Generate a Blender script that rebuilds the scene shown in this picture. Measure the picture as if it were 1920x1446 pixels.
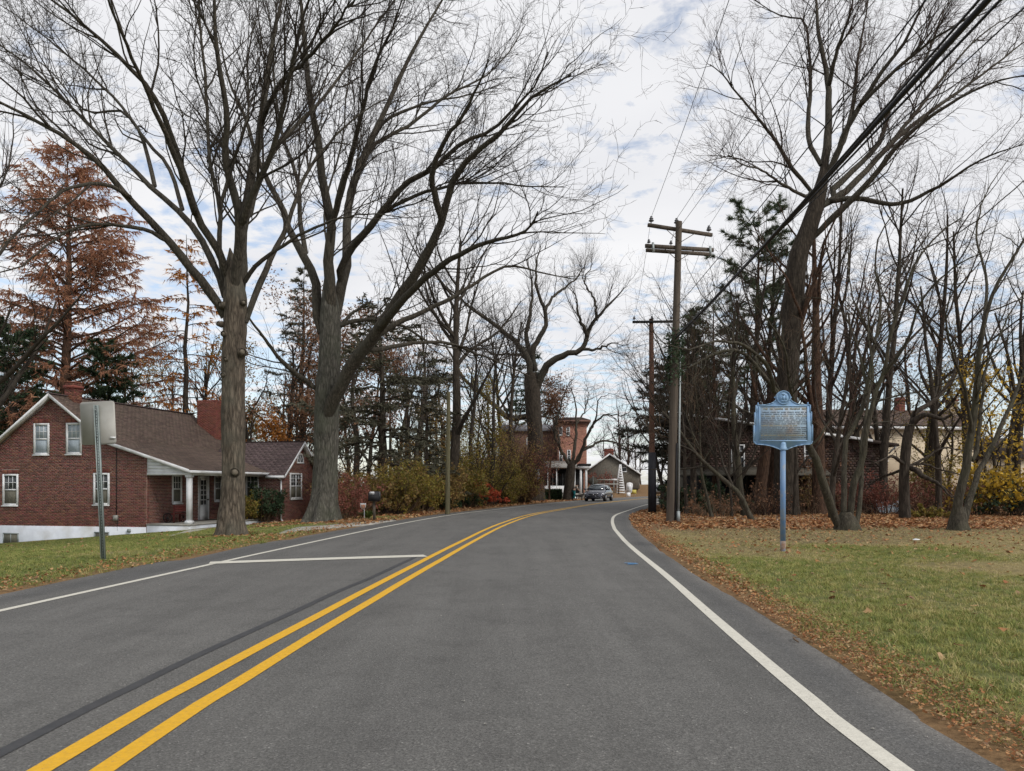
import bpy, bmesh, math, random
import numpy as np
from mathutils import Vector, Matrix, noise as mnoise

for o in list(bpy.data.objects):
    bpy.data.objects.remove(o)
scene = bpy.context.scene
COL = scene.collection
R = math.radians

# ------------------------------------------------------------ camera, sky, sun, exposure
F, CX, HY, EYE = 1443.0, 960.0, 911.0, 1.35
cam_d = bpy.data.cameras.new('camera')
cam_d.sensor_width = 36.0
cam_d.lens = 36.0 * F / 1920.0
cam_d.shift_y = (HY - 723.0) / 1920.0
cam_d.clip_start = 0.1
cam_d.clip_end = 3000
cam = bpy.data.objects.new('camera', cam_d)
cam.location = (0, 0, EYE)
cam.rotation_euler = (R(90), 0, 0)
COL.objects.link(cam)
scene.camera = cam

SUN_EL, SUN_AZ = R(40), R(128)      # azimuth measured from +y towards +x
world = bpy.data.worlds.new('World')
scene.world = world
world.use_nodes = True
wn = world.node_tree.nodes
wl = world.node_tree.links
wn.clear()
w_out = wn.new('ShaderNodeOutputWorld')
w_bg = wn.new('ShaderNodeBackground')
w_bg2 = wn.new('ShaderNodeBackground')
w_mix = wn.new('ShaderNodeMixShader')
w_sky = wn.new('ShaderNodeTexSky')
w_sky.sky_type = 'NISHITA'
w_sky.sun_disc = False
w_sky.sun_elevation = SUN_EL
w_sky.sun_rotation = SUN_AZ
wl.new(w_sky.outputs[0], w_bg.inputs['Color'])
w_bg.inputs['Strength'].default_value = 0.12
w_tc = wn.new('ShaderNodeTexCoord')
w_sep = wn.new('ShaderNodeSeparateXYZ')
wl.new(w_tc.outputs['Generated'], w_sep.inputs[0])
def wmath(op, a, b=None, clamp=False):
    n = wn.new('ShaderNodeMath'); n.operation = op; n.use_clamp = clamp
    for i, v in enumerate((a, b)):
        if v is None: continue
        if isinstance(v, (int, float)): n.inputs[i].default_value = v
        else: wl.new(v, n.inputs[i])
    return n.outputs[0]
zz = wmath('ADD', wmath('MAXIMUM', w_sep.outputs[2], 0.0), 0.07)
w_cmb = wn.new('ShaderNodeCombineXYZ')
wl.new(wmath('DIVIDE', w_sep.outputs[0], zz), w_cmb.inputs[0])
wl.new(wmath('DIVIDE', w_sep.outputs[1], zz), w_cmb.inputs[1])
def wnoise(scale, detail, rough, off=0.0, dist=0.0):
    n = wn.new('ShaderNodeTexNoise')
    n.inputs['Scale'].default_value = scale
    n.inputs['Detail'].default_value = detail
    n.inputs['Roughness'].default_value = rough
    n.inputs['Distortion'].default_value = dist
    m = wn.new('ShaderNodeMapping'); m.inputs['Location'].default_value = (off, off * 0.7, off * 0.3)
    wl.new(w_cmb.outputs[0], m.inputs[0]); wl.new(m.outputs[0], n.inputs['Vector'])
    return n.outputs['Fac']
n_small = wnoise(7.5, 7.0, 0.6, 3.1, 0.25)
n_big = wnoise(0.42, 3.0, 0.5, 11.3)
cov = wmath('ADD', wmath('ADD', wmath('MULTIPLY', n_small, 1.25), wmath('MULTIPLY', n_big, 1.0)), wmath('MULTIPLY', w_sep.outputs[2], 0.32))
w_r = wn.new('ShaderNodeValToRGB')
w_r.color_ramp.elements[0].position = 0.645
w_r.color_ramp.elements[0].color = (0.36, 0.36, 0.36, 1)
w_r.color_ramp.elements[1].position = 0.755
w_r.color_ramp.elements[1].color = (1, 1, 1, 1)
cov = wmath('MULTIPLY', cov, 0.6)
wl.new(cov, w_r.inputs[0])
# cloud layer brightness varies softly with its own thickness
w_r2 = wn.new('ShaderNodeValToRGB')
w_r2.color_ramp.elements[0].position = 0.30
w_r2.color_ramp.elements[0].color = (0.655, 0.655, 0.665, 1)
w_r2.color_ramp.elements[1].position = 0.72
w_r2.color_ramp.elements[1].color = (0.55, 0.555, 0.58, 1)
wl.new(wnoise(0.9, 4.0, 0.55, 7.7), w_r2.inputs[0])
wl.new(w_r2.outputs[0], w_bg2.inputs['Color'])
w_bg2.inputs['Strength'].default_value = 1.0
wl.new(w_r.outputs[0], w_mix.inputs[0])
wl.new(w_bg.outputs[0], w_mix.inputs[1])
wl.new(w_bg2.outputs[0], w_mix.inputs[2])
wl.new(w_mix.outputs[0], w_out.inputs[0])

sun_d = bpy.data.lights.new('sun', 'SUN')
sun_d.energy = 1.4
sun_d.angle = R(14)
sun_d.color = (1.0, 0.96, 0.90)
sun = bpy.data.objects.new('sun', sun_d)
COL.objects.link(sun)
sdir = Vector((math.sin(SUN_AZ) * math.cos(SUN_EL), math.cos(SUN_AZ) * math.cos(SUN_EL), math.sin(SUN_EL)))
sun.rotation_euler = (-sdir).to_track_quat('-Z', 'Y').to_euler()
sun.location = (20, -10, 60)

scene.view_settings.view_transform = 'Standard'
scene.view_settings.look = 'None'
scene.view_settings.gamma = 1
scene.view_settings.exposure = 0.56
scene.view_settings.use_curve_mapping = False
scene.cycles.max_bounces = 5
scene.cycles.diffuse_bounces = 3
scene.cycles.transparent_max_bounces = 6

# ------------------------------------------------------------ helpers
def at(px, py, d):
    return ((px - CX) / F * d, d, EYE - (py - HY) / F * d)

def link(name, me, mats, parent=None, loc=None):
    o = bpy.data.objects.new(name, me)
    COL.objects.link(o)
    if mats is not None:
        for m in (mats if isinstance(mats, (list, tuple)) else [mats]):
            me.materials.append(m)
    if parent is not None:
        o.parent = parent
    if loc is not None:
        o.location = loc
    return o

def tag(o, label=None, cat=None, group=None, kind=None):
    if label: o['label'] = label
    if cat: o['category'] = cat
    if group: o['group'] = group
    if kind: o['kind'] = kind
    return o

def thing(name, loc, label, cat, group=None, rz=0.0):
    o = bpy.data.objects.new(name, None)
    o.empty_display_size = 0.3
    COL.objects.link(o)
    o.location = loc
    o.rotation_euler = (0, 0, rz)
    return tag(o, label, cat, group)

def mesh_np(name, V, faces, smooth=False):
    """V (n,3); faces: list of int arrays (m,k)"""
    me = bpy.data.meshes.new(name)
    V = np.ascontiguousarray(V, dtype=np.float32)
    me.vertices.add(len(V))
    me.vertices.foreach_set('co', V.ravel())
    faces = [np.asarray(f, dtype=np.int32) for f in faces if len(f)]
    tot = sum(f.size for f in faces); npoly = sum(len(f) for f in faces)
    me.loops.add(tot); me.polygons.add(npoly)
    me.loops.foreach_set('vertex_index', np.concatenate([f.ravel() for f in faces]))
    starts = []; s = 0
    for f in faces:
        starts.append(s + np.arange(len(f), dtype=np.int32) * f.shape[1]); s += f.size
    me.polygons.foreach_set('loop_start', np.concatenate(starts).astype(np.int32))
    me.update(calc_edges=True)
    if smooth:
        me.polygons.foreach_set('use_smooth', np.ones(npoly, dtype=bool))
    return me

class Geo:
    """accumulates arrays of vertices and faces"""
    def __init__(s): s.V = []; s.F = {}; s.n = 0
    def add(s, V, F):
        V = np.asarray(V, dtype=float).reshape(-1, 3)
        for f in (F if isinstance(F, list) else [F]):
            f = np.asarray(f, dtype=np.int64)
            if f.size: s.F.setdefault(f.shape[1], []).append(f + s.n)
        s.V.append(V); s.n += len(V)
        return s
    def build(s, name, mats, parent=None, smooth=False, off=None):
        V = np.concatenate(s.V)
        if off is not None: V = V - np.asarray(off)
        me = mesh_np(name, V, [np.concatenate(f) for f in s.F.values()], smooth)
        return link(name, me, mats, parent)

BOXF = np.array([[0,1,3,2],[4,6,7,5],[0,4,5,1],[2,3,7,6],[0,2,6,4],[1,5,7,3]])
class MB(Geo):
    def box(s, x0, y0, z0, x1, y1, z1):
        x0, x1 = sorted((x0, x1)); y0, y1 = sorted((y0, y1)); z0, z1 = sorted((z0, z1))
        V = [(x, y, z) for x in (x0, x1) for y in (y0, y1) for z in (z0, z1)]
        return s.add(V, BOXF)
    def bar(s, p0, p1, w, h, up=(0, 0, 1)):
        p0 = Vector(p0); p1 = Vector(p1); t = (p1 - p0).normalized()
        u = t.cross(Vector(up))
        if u.length < 1e-4: u = t.cross(Vector((1, 0, 0)))
        u.normalize(); v = u.cross(t).normalized()
        V = [tuple(p + u * a * w / 2 + v * b * h / 2) for a in (-1, 1) for b in (-1, 1) for p in (p0, p1)]
        # ordering: x=a, y=b, z=p
        return s.add(V, BOXF)
    def cyl(s, p0, p1, r0, r1=None, n=12, caps=True):
        r1 = r0 if r1 is None else r1
        p0 = Vector(p0); p1 = Vector(p1); t = (p1 - p0).normalized()
        a = Vector((0, 0, 1)) if abs(t.z) < 0.9 else Vector((1, 0, 0))
        u = t.cross(a).normalized(); v = t.cross(u)
        V = []
        for p, r in ((p0, r0), (p1, r1)):
            for i in range(n):
                an = 2 * math.pi * i / n
                V.append(tuple(p + u * r * math.cos(an) + v * r * math.sin(an)))
        Fq = [(i, i + n, (i + 1) % n + n, (i + 1) % n) for i in range(n)]
        s.add(V, np.array(Fq))
        if caps:
            s.F.setdefault(n, []).append(np.array([list(range(n))]) + s.n - 2 * n)
            s.F.setdefault(n, []).append(np.array([list(range(2 * n - 1, n - 1, -1))]) + s.n - 2 * n)
        return s
    def lathe(s, prof, c=(0, 0, 0), n=16):
        V = []
        for r, z in prof:
            for i in range(n):
                an = 2 * math.pi * i / n
                V.append((c[0] + r * math.cos(an), c[1] + r * math.sin(an), c[2] + z))
        Fq = []
        for k in range(len(prof) - 1):
            for i in range(n):
                Fq.append((k * n + i, k * n + (i + 1) % n, (k + 1) * n + (i + 1) % n, (k + 1) * n + i))
        return s.add(V, np.array(Fq))
    def prism(s, pts, vec):
        """polygon pts (3D) extruded along vec"""
        n = len(pts); vec = Vector(vec)
        V = [tuple(Vector(p)) for p in pts] + [tuple(Vector(p) + vec) for p in pts]
        s.add(V, [np.array([list(range(n))]), np.array([list(range(2 * n - 1, n - 1, -1))]),
                  np.array([(i, i + n, (i + 1) % n + n, (i + 1) % n) for i in range(n)])])
        return s

def norm(a):
    return a / np.maximum(np.linalg.norm(a, axis=-1, keepdims=True), 1e-9)

def tube_arrays(P, Rr, S, wob=0.0, rng=None):
    """P (N,K,3), Rr (N,K) -> verts, quads"""
    N, K, _ = P.shape
    T = np.empty_like(P)
    T[:, 1:-1] = P[:, 2:] - P[:, :-2]; T[:, 0] = P[:, 1] - P[:, 0]; T[:, -1] = P[:, -1] - P[:, -2]
    T = norm(T)
    ref = np.zeros((N, 1, 3)); mt = np.abs(T.mean(1)); idx = np.argmin(mt, axis=1)
    ref[np.arange(N), 0, idx] = 1.0
    U = norm(np.cross(T, np.broadcast_to(ref, T.shape))); W = np.cross(T, U)
    a = np.arange(S) * 2 * np.pi / S
    ca = np.cos(a)[None, None, :, None]; sa = np.sin(a)[None, None, :, None]
    rr = Rr[:, :, None, None]
    if wob and rng is not None:
        rr = rr * (1 + wob * rng.standard_normal((N, K, S, 1)))
    V = P[:, :, None, :] + rr * (U[:, :, None, :] * ca + W[:, :, None, :] * sa)
    base = (np.arange(N) * K * S)[:, None, None] + (np.arange(K - 1) * S)[None, :, None]
    i = np.arange(S)[None, None, :]; j = (np.arange(S) + 1) % S; j = j[None, None, :]
    Fq = np.stack([base + i, base + j, base + S + j, base + S + i], axis=-1).reshape(-1, 4)
    return V.reshape(-1, 3), Fq

def resample(pts, K, rad=None):
    """Catmull-Rom through pts to K points at even arc length"""
    P = np.asarray(pts, dtype=float); n = len(P)
    X = np.vstack([2 * P[0] - P[1], P, 2 * P[-1] - P[-2]])
    out = []; rr = []
    for i in range(n - 1):
        p0, p1, p2, p3 = X[i:i + 4]
        for t in np.linspace(0, 1, 9)[:-1]:
            out.append(0.5 * (2 * p1 + (p2 - p0) * t + (2 * p0 - 5 * p1 + 4 * p2 - p3) * t * t + (3 * p1 - p0 - 3 * p2 + p3) * t ** 3))
            if rad is not None: rr.append(rad[i] * (1 - t) + rad[i + 1] * t)
    out.append(P[-1]); out = np.array(out)
    if rad is not None: rr.append(rad[-1])
    s = np.concatenate([[0], np.cumsum(np.linalg.norm(np.diff(out, axis=0), axis=1))])
    u = np.linspace(0, s[-1], K)
    Q = np.stack([np.interp(u, s, out[:, k]) for k in range(out.shape[1])], axis=1)
    if rad is None: return Q
    return Q, np.interp(u, s, np.array(rr))

# ------------------------------------------------------------ materials
def mat(name, c1, c2=None, scale=4.0, rough=0.8, bump=0.0, bscale=None, detail=6.0, stretch=(1, 1, 1),
        metallic=0.0, spec=0.3, contrast=(0.35, 0.65), dirt=None, dscale=0.7, island=0.0, bdist=0.02, trans=0.0):
    m = bpy.data.materials.new(name); m.use_nodes = True
    N = m.node_tree.nodes; L = m.node_tree.links
    b = N['Principled BSDF']
    b.inputs['Roughness'].default_value = rough
    b.inputs['Metallic'].default_value = metallic
    b.inputs['Specular IOR Level'].default_value = spec
    if c2 is None: c2 = tuple(x * 0.8 for x in c1)
    tc = N.new('ShaderNodeTexCoord'); mp = N.new('ShaderNodeMapping')
    mp.inputs['Scale'].default_value = stretch
    L.new(tc.outputs['Object'], mp.inputs[0])
    nz = N.new('ShaderNodeTexNoise'); nz.inputs['Scale'].default_value = scale
    nz.inputs['Detail'].default_value = detail; nz.inputs['Roughness'].default_value = 0.6
    L.new(mp.outputs[0], nz.inputs['Vector'])
    rp = N.new('ShaderNodeValToRGB')
    rp.color_ramp.elements[0].position = contrast[0]; rp.color_ramp.elements[0].color = (*c1, 1)
    rp.color_ramp.elements[1].position = contrast[1]; rp.color_ramp.elements[1].color = (*c2, 1)
    L.new(nz.outputs['Fac'], rp.inputs[0])
    col = rp.outputs[0]
    if island:
        g = N.new('ShaderNodeNewGeometry'); hs = N.new('ShaderNodeHueSaturation')
        mr = N.new('ShaderNodeMapRange'); mr.inputs['To Min'].default_value = 1 - island; mr.inputs['To Max'].default_value = 1 + island
        L.new(g.outputs['Random Per Island'], mr.inputs[0]); L.new(mr.outputs[0], hs.inputs['Value'])
        mh = N.new('ShaderNodeMapRange'); mh.inputs['To Min'].default_value = 0.5 - island * 0.05; mh.inputs['To Max'].default_value = 0.5 + island * 0.05
        mm = N.new('ShaderNodeMath'); mm.operation = 'FRACT'; m7 = N.new('ShaderNodeMath'); m7.operation = 'MULTIPLY'; m7.inputs[1].default_value = 7.31
        L.new(g.outputs['Random Per Island'], m7.inputs[0]); L.new(m7.outputs[0], mm.inputs[0]); L.new(mm.outputs[0], mh.inputs[0])
        L.new(mh.outputs[0], hs.inputs['Hue'])
        L.new(col, hs.inputs['Color']); col = hs.outputs[0]
    if dirt is not None:
        n2 = N.new('ShaderNodeTexNoise'); n2.inputs['Scale'].default_value = dscale; n2.inputs['Detail'].default_value = 8
        L.new(tc.outputs['Object'], n2.inputs['Vector'])
        r2 = N.new('ShaderNodeValToRGB'); r2.color_ramp.elements[0].position = 0.48; r2.color_ramp.elements[1].position = 0.72
        L.new(n2.outputs['Fac'], r2.inputs[0])
        mx = N.new('ShaderNodeMixRGB'); mx.inputs['Color2'].default_value = (*dirt, 1)
        L.new(r2.outputs[0], mx.inputs['Fac']); L.new(col, mx.inputs['Color1']); col = mx.outputs[0]
    L.new(col, b.inputs['Base Color'])
    if bump:
        bp = N.new('ShaderNodeBump'); bp.inputs['Strength'].default_value = bump; bp.inputs['Distance'].default_value = bdist
        if bscale:
            n3 = N.new('ShaderNodeTexNoise'); n3.inputs['Scale'].default_value = bscale; n3.inputs['Detail'].default_value = 5
            L.new(mp.outputs[0], n3.inputs['Vector']); L.new(n3.outputs['Fac'], bp.inputs['Height'])
        else:
            L.new(nz.outputs['Fac'], bp.inputs['Height'])
        L.new(bp.outputs[0], b.inputs['Normal'])
    if trans:
        b.inputs['Transmission Weight'].default_value = trans
    return m

def leafmat(name, cols, rough=0.7, transl=0.25, attr=None):
    """leaf colours picked per leaf (per island or per instance attribute)"""
    m = bpy.data.materials.new(name); m.use_nodes = True
    N = m.node_tree.nodes; L = m.node_tree.links
    b = N['Principled BSDF']; b.inputs['Roughness'].default_value = rough
    b.inputs['Specular IOR Level'].default_value = 0.2
    rp = N.new('ShaderNodeValToRGB'); rp.color_ramp.interpolation = 'LINEAR'
    e = rp.color_ramp.elements
    while len(e) < len(cols): e.new(0.5)
    for i, c in enumerate(cols):
        e[i].position = i / max(1, len(cols) - 1); e[i].color = (*c, 1)
    if attr:
        a = N.new('ShaderNodeAttribute'); a.attribute_type = 'INSTANCER'; a.attribute_name = attr
        L.new(a.outputs['Fac'], rp.inputs[0])
    else:
        g = N.new('ShaderNodeNewGeometry'); L.new(g.outputs['Random Per Island'], rp.inputs[0])
    L.new(rp.outputs[0], b.inputs['Base Color'])
    if transl:
        t = N.new('ShaderNodeBsdfTranslucent'); L.new(rp.outputs[0], t.inputs['Color'])
        mx = N.new('ShaderNodeMixShader'); mx.inputs[0].default_value = transl
        L.new(b.outputs[0], mx.inputs[1]); L.new(t.outputs[0], mx.inputs[2])
        L.new(mx.outputs[0], N['Material Output'].inputs[0])
    return m

def barkmat(name, dark, light, scale=9.0, moss=None, strength=0.9):
    m = bpy.data.materials.new(name); m.use_nodes = True
    N = m.node_tree.nodes; L = m.node_tree.links
    b = N['Principled BSDF']; b.inputs['Roughness'].default_value = 0.9; b.inputs['Specular IOR Level'].default_value = 0.15
    tc = N.new('ShaderNodeTexCoord'); mp = N.new('ShaderNodeMapping'); mp.inputs['Scale'].default_value = (1, 1, 0.22)
    L.new(tc.outputs['Object'], mp.inputs[0])
    n1 = N.new('ShaderNodeTexNoise'); n1.inputs['Scale'].default_value = scale; n1.inputs['Detail'].default_value = 10; n1.inputs['Roughness'].default_value = 0.7
    n1.inputs['Distortion'].default_value = 0.6
    v1 = N.new('ShaderNodeTexVoronoi'); v1.feature = 'DISTANCE_TO_EDGE'; v1.inputs['Scale'].default_value = scale * 1.4
    L.new(mp.outputs[0], n1.inputs['Vector'])
    mx0 = N.new('ShaderNodeMixRGB'); mx0.inputs['Fac'].default_value = 0.12
    L.new(mp.outputs[0], mx0.inputs['Color1']); L.new(n1.outputs['Color'], mx0.inputs['Color2']); L.new(mx0.outputs[0], v1.inputs['Vector'])
    mul = N.new('ShaderNodeMath'); mul.operation = 'MULTIPLY'; mul.inputs[1].default_value = 2.5; mul.use_clamp = True
    L.new(v1.outputs['Distance'], mul.inputs[0])
    add = N.new('ShaderNodeMath'); add.operation = 'MULTIPLY_ADD'; add.inputs[1].default_value = 0.35
    L.new(mul.outputs[0], add.inputs[0]); L.new(n1.outputs['Fac'], add.inputs[2])
    rp = N.new('ShaderNodeValToRGB'); rp.color_ramp.elements[0].position = 0.38; rp.color_ramp.elements[0].color = (*dark, 1)
    rp.color_ramp.elements[1].position = 0.88; rp.color_ramp.elements[1].color = (*light, 1)
    L.new(add.outputs[0], rp.inputs[0]); col = rp.outputs[0]
    if moss:
        n2 = N.new('ShaderNodeTexNoise'); n2.inputs['Scale'].default_value = 1.3; n2.inputs['Detail'].default_value = 8
        L.new(tc.outputs['Object'], n2.inputs['Vector'])
        r2 = N.new('ShaderNodeValToRGB'); r2.color_ramp.elements[0].position = 0.45; r2.color_ramp.elements[1].position = 0.7
        r2.color_ramp.elements[1].color = (0.7, 0.7, 0.7, 1)
        L.new(n2.outputs['Fac'], r2.inputs[0])
        mx = N.new('ShaderNodeMixRGB'); mx.inputs['Color2'].default_value = (*moss, 1)
        L.new(r2.outputs[0], mx.inputs['Fac']); L.new(col, mx.inputs['Color1']); col = mx.outputs[0]
    L.new(col, b.inputs['Base Color'])
    bp = N.new('ShaderNodeBump'); bp.inputs['Strength'].default_value = strength; bp.inputs['Distance'].default_value = 0.04
    L.new(add.outputs[0], bp.inputs['Height']); L.new(bp.outputs[0], b.inputs['Normal'])
    return m

M = {}
M['bark_a'] = barkmat('bark_brown', (0.030, 0.024, 0.019), (0.185, 0.15, 0.115), 10.0, moss=(0.105, 0.10, 0.078), strength=1.0)
M['bark_b'] = barkmat('bark_grey', (0.032, 0.030, 0.025), (0.15, 0.14, 0.118), 10.0, moss=(0.082, 0.088, 0.062), strength=1.0)
M['bark_c'] = barkmat('bark_smooth', (0.030, 0.026, 0.020), (0.098, 0.085, 0.064), 10.0, moss=(0.068, 0.066, 0.042), strength=0.8)
M['bark_d'] = barkmat('bark_dark', (0.022, 0.018, 0.014), (0.075, 0.06, 0.047), 8.0)
M['bark_r'] = barkmat('bark_reddish', (0.03, 0.02, 0.015), (0.13, 0.075, 0.05), 9.0)
M['twig'] = mat('twig', (0.030, 0.025, 0.021), (0.048, 0.039, 0.032), 3, rough=0.9, spec=0.1)
M['twig_r'] = mat('twig_reddish', (0.070, 0.042, 0.035), (0.055, 0.038, 0.031), 3, rough=0.9, spec=0.1)
M['twig_t'] = mat('twig_tan', (0.15, 0.105, 0.07), (0.11, 0.075, 0.05), 3, rough=0.9, spec=0.1)
M['limb'] = barkmat('limb_bark', (0.026, 0.023, 0.018), (0.112, 0.096, 0.076), 12.0, moss=(0.075, 0.07, 0.055), strength=0.9)
M['branch'] = mat('branch_bark', (0.032, 0.027, 0.022), (0.062, 0.052, 0.042), 6, rough=0.9, spec=0.1, bump=0.4, stretch=(1, 1, 0.4))
M['brick'] = mat('brick', (0.215, 0.078, 0.056), (0.145, 0.052, 0.041), 14, rough=0.9, island=0.42, bump=0.3)
M['brick_d'] = mat('brick_dull', (0.20, 0.11, 0.085), (0.13, 0.075, 0.06), 6, rough=0.9)
M['brick2'] = mat('brick_chimney', (0.24, 0.080, 0.056), (0.18, 0.060, 0.044), 10, rough=0.9, island=0.25)
M['brick_pink'] = mat('brick_pink', (0.58, 0.29, 0.21), (0.48, 0.23, 0.165), 6, rough=0.9, island=0.2)
M['mortar'] = mat('mortar', (0.46, 0.37, 0.32), (0.38, 0.30, 0.26), 9, rough=0.95)
M['white'] = mat('white_paint', (0.78, 0.79, 0.80), (0.70, 0.71, 0.73), 3, rough=0.5, dirt=(0.55, 0.54, 0.52), dscale=1.5)
M['found'] = mat('foundation_paint', (0.76, 0.79, 0.84), (0.66, 0.69, 0.74), 2.2, rough=0.8, bump=0.3, bscale=20, dirt=(0.5, 0.5, 0.48), dscale=0.9)
M['shingle'] = mat('roof_shingle', (0.135, 0.095, 0.075), (0.095, 0.068, 0.056), 20, rough=0.95, island=0.22)
M['shingle2'] = mat('roof_shingle_wing', (0.115, 0.082, 0.080), (0.080, 0.058, 0.058), 20, rough=0.95, island=0.22)
M['roofbase'] = mat('roof_felt', (0.06, 0.045, 0.038), None, 5, rough=0.95)
M['glass'] = mat('window_glass', (0.035, 0.04, 0.045), (0.06, 0.065, 0.07), 2, rough=0.08, spec=0.6)
M['curtain'] = mat('curtain', (0.42, 0.48, 0.53), (0.30, 0.35, 0.39), 9, rough=0.9, stretch=(6, 6, 0.6))
M['curtain2'] = mat('curtain_tan', (0.19, 0.18, 0.14), (0.10, 0.095, 0.075), 9, rough=0.9, stretch=(6, 6, 0.6))
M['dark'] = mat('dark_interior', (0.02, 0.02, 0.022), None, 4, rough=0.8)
M['galv'] = mat('galvanised_steel', (0.36, 0.39, 0.39), (0.28, 0.31, 0.31), 7, rough=0.5, metallic=0.35)
M['galv_g'] = mat('galvanised_post', (0.30, 0.34, 0.33), (0.22, 0.26, 0.255), 7, rough=0.5, metallic=0.25)
M['alu'] = mat('sign_back_aluminium', (0.36, 0.35, 0.32), (0.29, 0.285, 0.26), 2.0, rough=0.55, metallic=0.2, dirt=(0.30, 0.29, 0.26), dscale=3)
M['concrete'] = mat('concrete', (0.38, 0.36, 0.32), (0.28, 0.265, 0.235), 3, rough=0.9, bump=0.3, bscale=25, dirt=(0.2, 0.19, 0.17), dscale=1.3)
M['pole'] = mat('pole_wood', (0.115, 0.092, 0.072), (0.068, 0.055, 0.044), 6, rough=0.95, stretch=(3, 3, 0.15), bump=0.5)
M['pole_g'] = mat('pole_wood_mossy', (0.155, 0.145, 0.085), (0.10, 0.085, 0.05), 5, rough=0.95, stretch=(3, 3, 0.2), bump=0.5)
M['pole_r'] = mat('pole_wood_red', (0.16, 0.085, 0.06), (0.10, 0.055, 0.04), 6, rough=0.95, stretch=(3, 3, 0.15), bump=0.5)
M['black'] = mat('black_cable', (0.018, 0.018, 0.024), None, 3, rough=0.6)
M['insul'] = mat('insulator', (0.10, 0.10, 0.11), None, 3, rough=0.25, spec=0.5)
M['mark_w'] = None

# ------------------------------------------------------------ road geometry
CPTS = [(-2.12, -14), (-2.08, -4), (-2.03, 3.64), (-1.98, 5.14), (-1.87, 7), (-1.67, 10), (-1.08, 17.9), (-0.35, 26), (0.87, 34.8),
        (2.6, 42.3), (5.8, 55), (9.5, 67), (13.6, 79), (18.8, 91), (26, 103), (36, 114), (52, 125), (75, 134), (110, 142)]
CL = resample([(x, y, 0) for x, y in CPTS], 1400)
CT = norm(np.gradient(CL, axis=0)); CN = np.stack([CT[:, 1], -CT[:, 0], 0 * CT[:, 0]], axis=1)   # normal to the right
CS = np.concatenate([[0], np.cumsum(np.linalg.norm(np.diff(CL, axis=0), axis=1))])

def lateral(x, y):
    """signed offset from the road's centre line (+ right) and distance along it"""
    x = np.asarray(x, float).ravel(); y = np.asarray(y, float).ravel()
    out = np.empty(len(x)); ss = np.empty(len(x))
    C = CL[::3, :2]; Nn = CN[::3, :2]; S3 = CS[::3]
    for a in range(0, len(x), 4000):
        P = np.stack([x[a:a + 4000], y[a:a + 4000]], 1)
        D = P[:, None, :] - C[None]
        i = np.argmin((D ** 2).sum(-1), axis=1)
        dd = D[np.arange(len(P)), i]
        sg = np.sign((dd * Nn[i]).sum(-1))
        out[a:a + 4000] = sg * np.linalg.norm(dd, axis=1); ss[a:a + 4000] = S3[i]
    return out, ss

def sm(a, b, v):
    t = np.clip((v - a) / (b - a), 0, 1); return t * t * (3 - 2 * t)

def vnoise(x, y, sc, seed=0):
    """cheap smooth value noise"""
    x = np.asarray(x) / sc + seed * 17.31; y = np.asarray(y) / sc + seed * 5.77
    xi = np.floor(x); yi = np.floor(y); fx = x - xi; fy = y - yi
    fx = fx * fx * (3 - 2 * fx); fy = fy * fy * (3 - 2 * fy)
    def h(a, b):
        v = np.sin(a * 127.1 + b * 311.7 + seed * 74.7) * 43758.5453
        return v - np.floor(v)
    return (h(xi, yi) * (1 - fx) + h(xi + 1, yi) * fx) * (1 - fy) + (h(xi, yi + 1) * (1 - fx) + h(xi + 1, yi + 1) * fx) * fy

def fnoise(x, y, sc, seed=0):
    return 0.55 * vnoise(x, y, sc, seed) + 0.3 * vnoise(x, y, sc / 2.3, seed + 1) + 0.15 * vnoise(x, y, sc / 5.1, seed + 2)

def edge_off(y, side):
    """half width of the asphalt, uneven like a real edge"""
    s = np.asarray(y, float)
    if side < 0: b = 4.55 + 0.35 * np.exp(-((s - 15) / 6.0) ** 2)
    else: b = 4.45 - 0.1 * np.exp(-((s - 16) / 8.0) ** 2)
    return b + 0.08 * (vnoise(s, 0 * s, 2.4, 3 + side) - 0.5) + 0.03 * (vnoise(s, 0 * s, 0.25, 7 + side) - 0.5)

def height(x, y):
    shp = np.shape(x)
    x = np.asarray(x, float).ravel(); y = np.asarray(y, float).ravel()
    s, q = lateral(x, y)
    dl = -s - 4.6; dr = s - 4.4
    z = np.full(len(x), -0.05)
    zl = 0.015 - 0.075 * np.maximum(0, dl - 2.0)
    zl = np.maximum(zl, -1.75)
    k = 1 - sm(48, 75, y); zl = zl * (0.15 + 0.85 * k) * (y > -50)
    m = sm(76, 90, y) * sm(0.5, 9, dl) * (x > 0); zl = zl * (1 - m) + 1.55 * m
    zr = 0.015 + 0.02 * (vnoise(x, y, 2.2, 5) - 0.5) + 0.0 * dr
    z = np.where(dl > 0, zl + 0.03 * (vnoise(x, y, 1.3, 9) - 0.5) * np.clip(dl, 0, 1), z)
    z = np.where(dr > 0, zr, z)
    return z.reshape(shp)

def gz(x, y):
    return float(height(np.array([x]), np.array([y]))[0])

def axis_pts(spec):
    out = []
    for a, b, st in spec: out += list(np.arange(a, b, st))
    return np.array(out + [spec[-1][1]])

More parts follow.
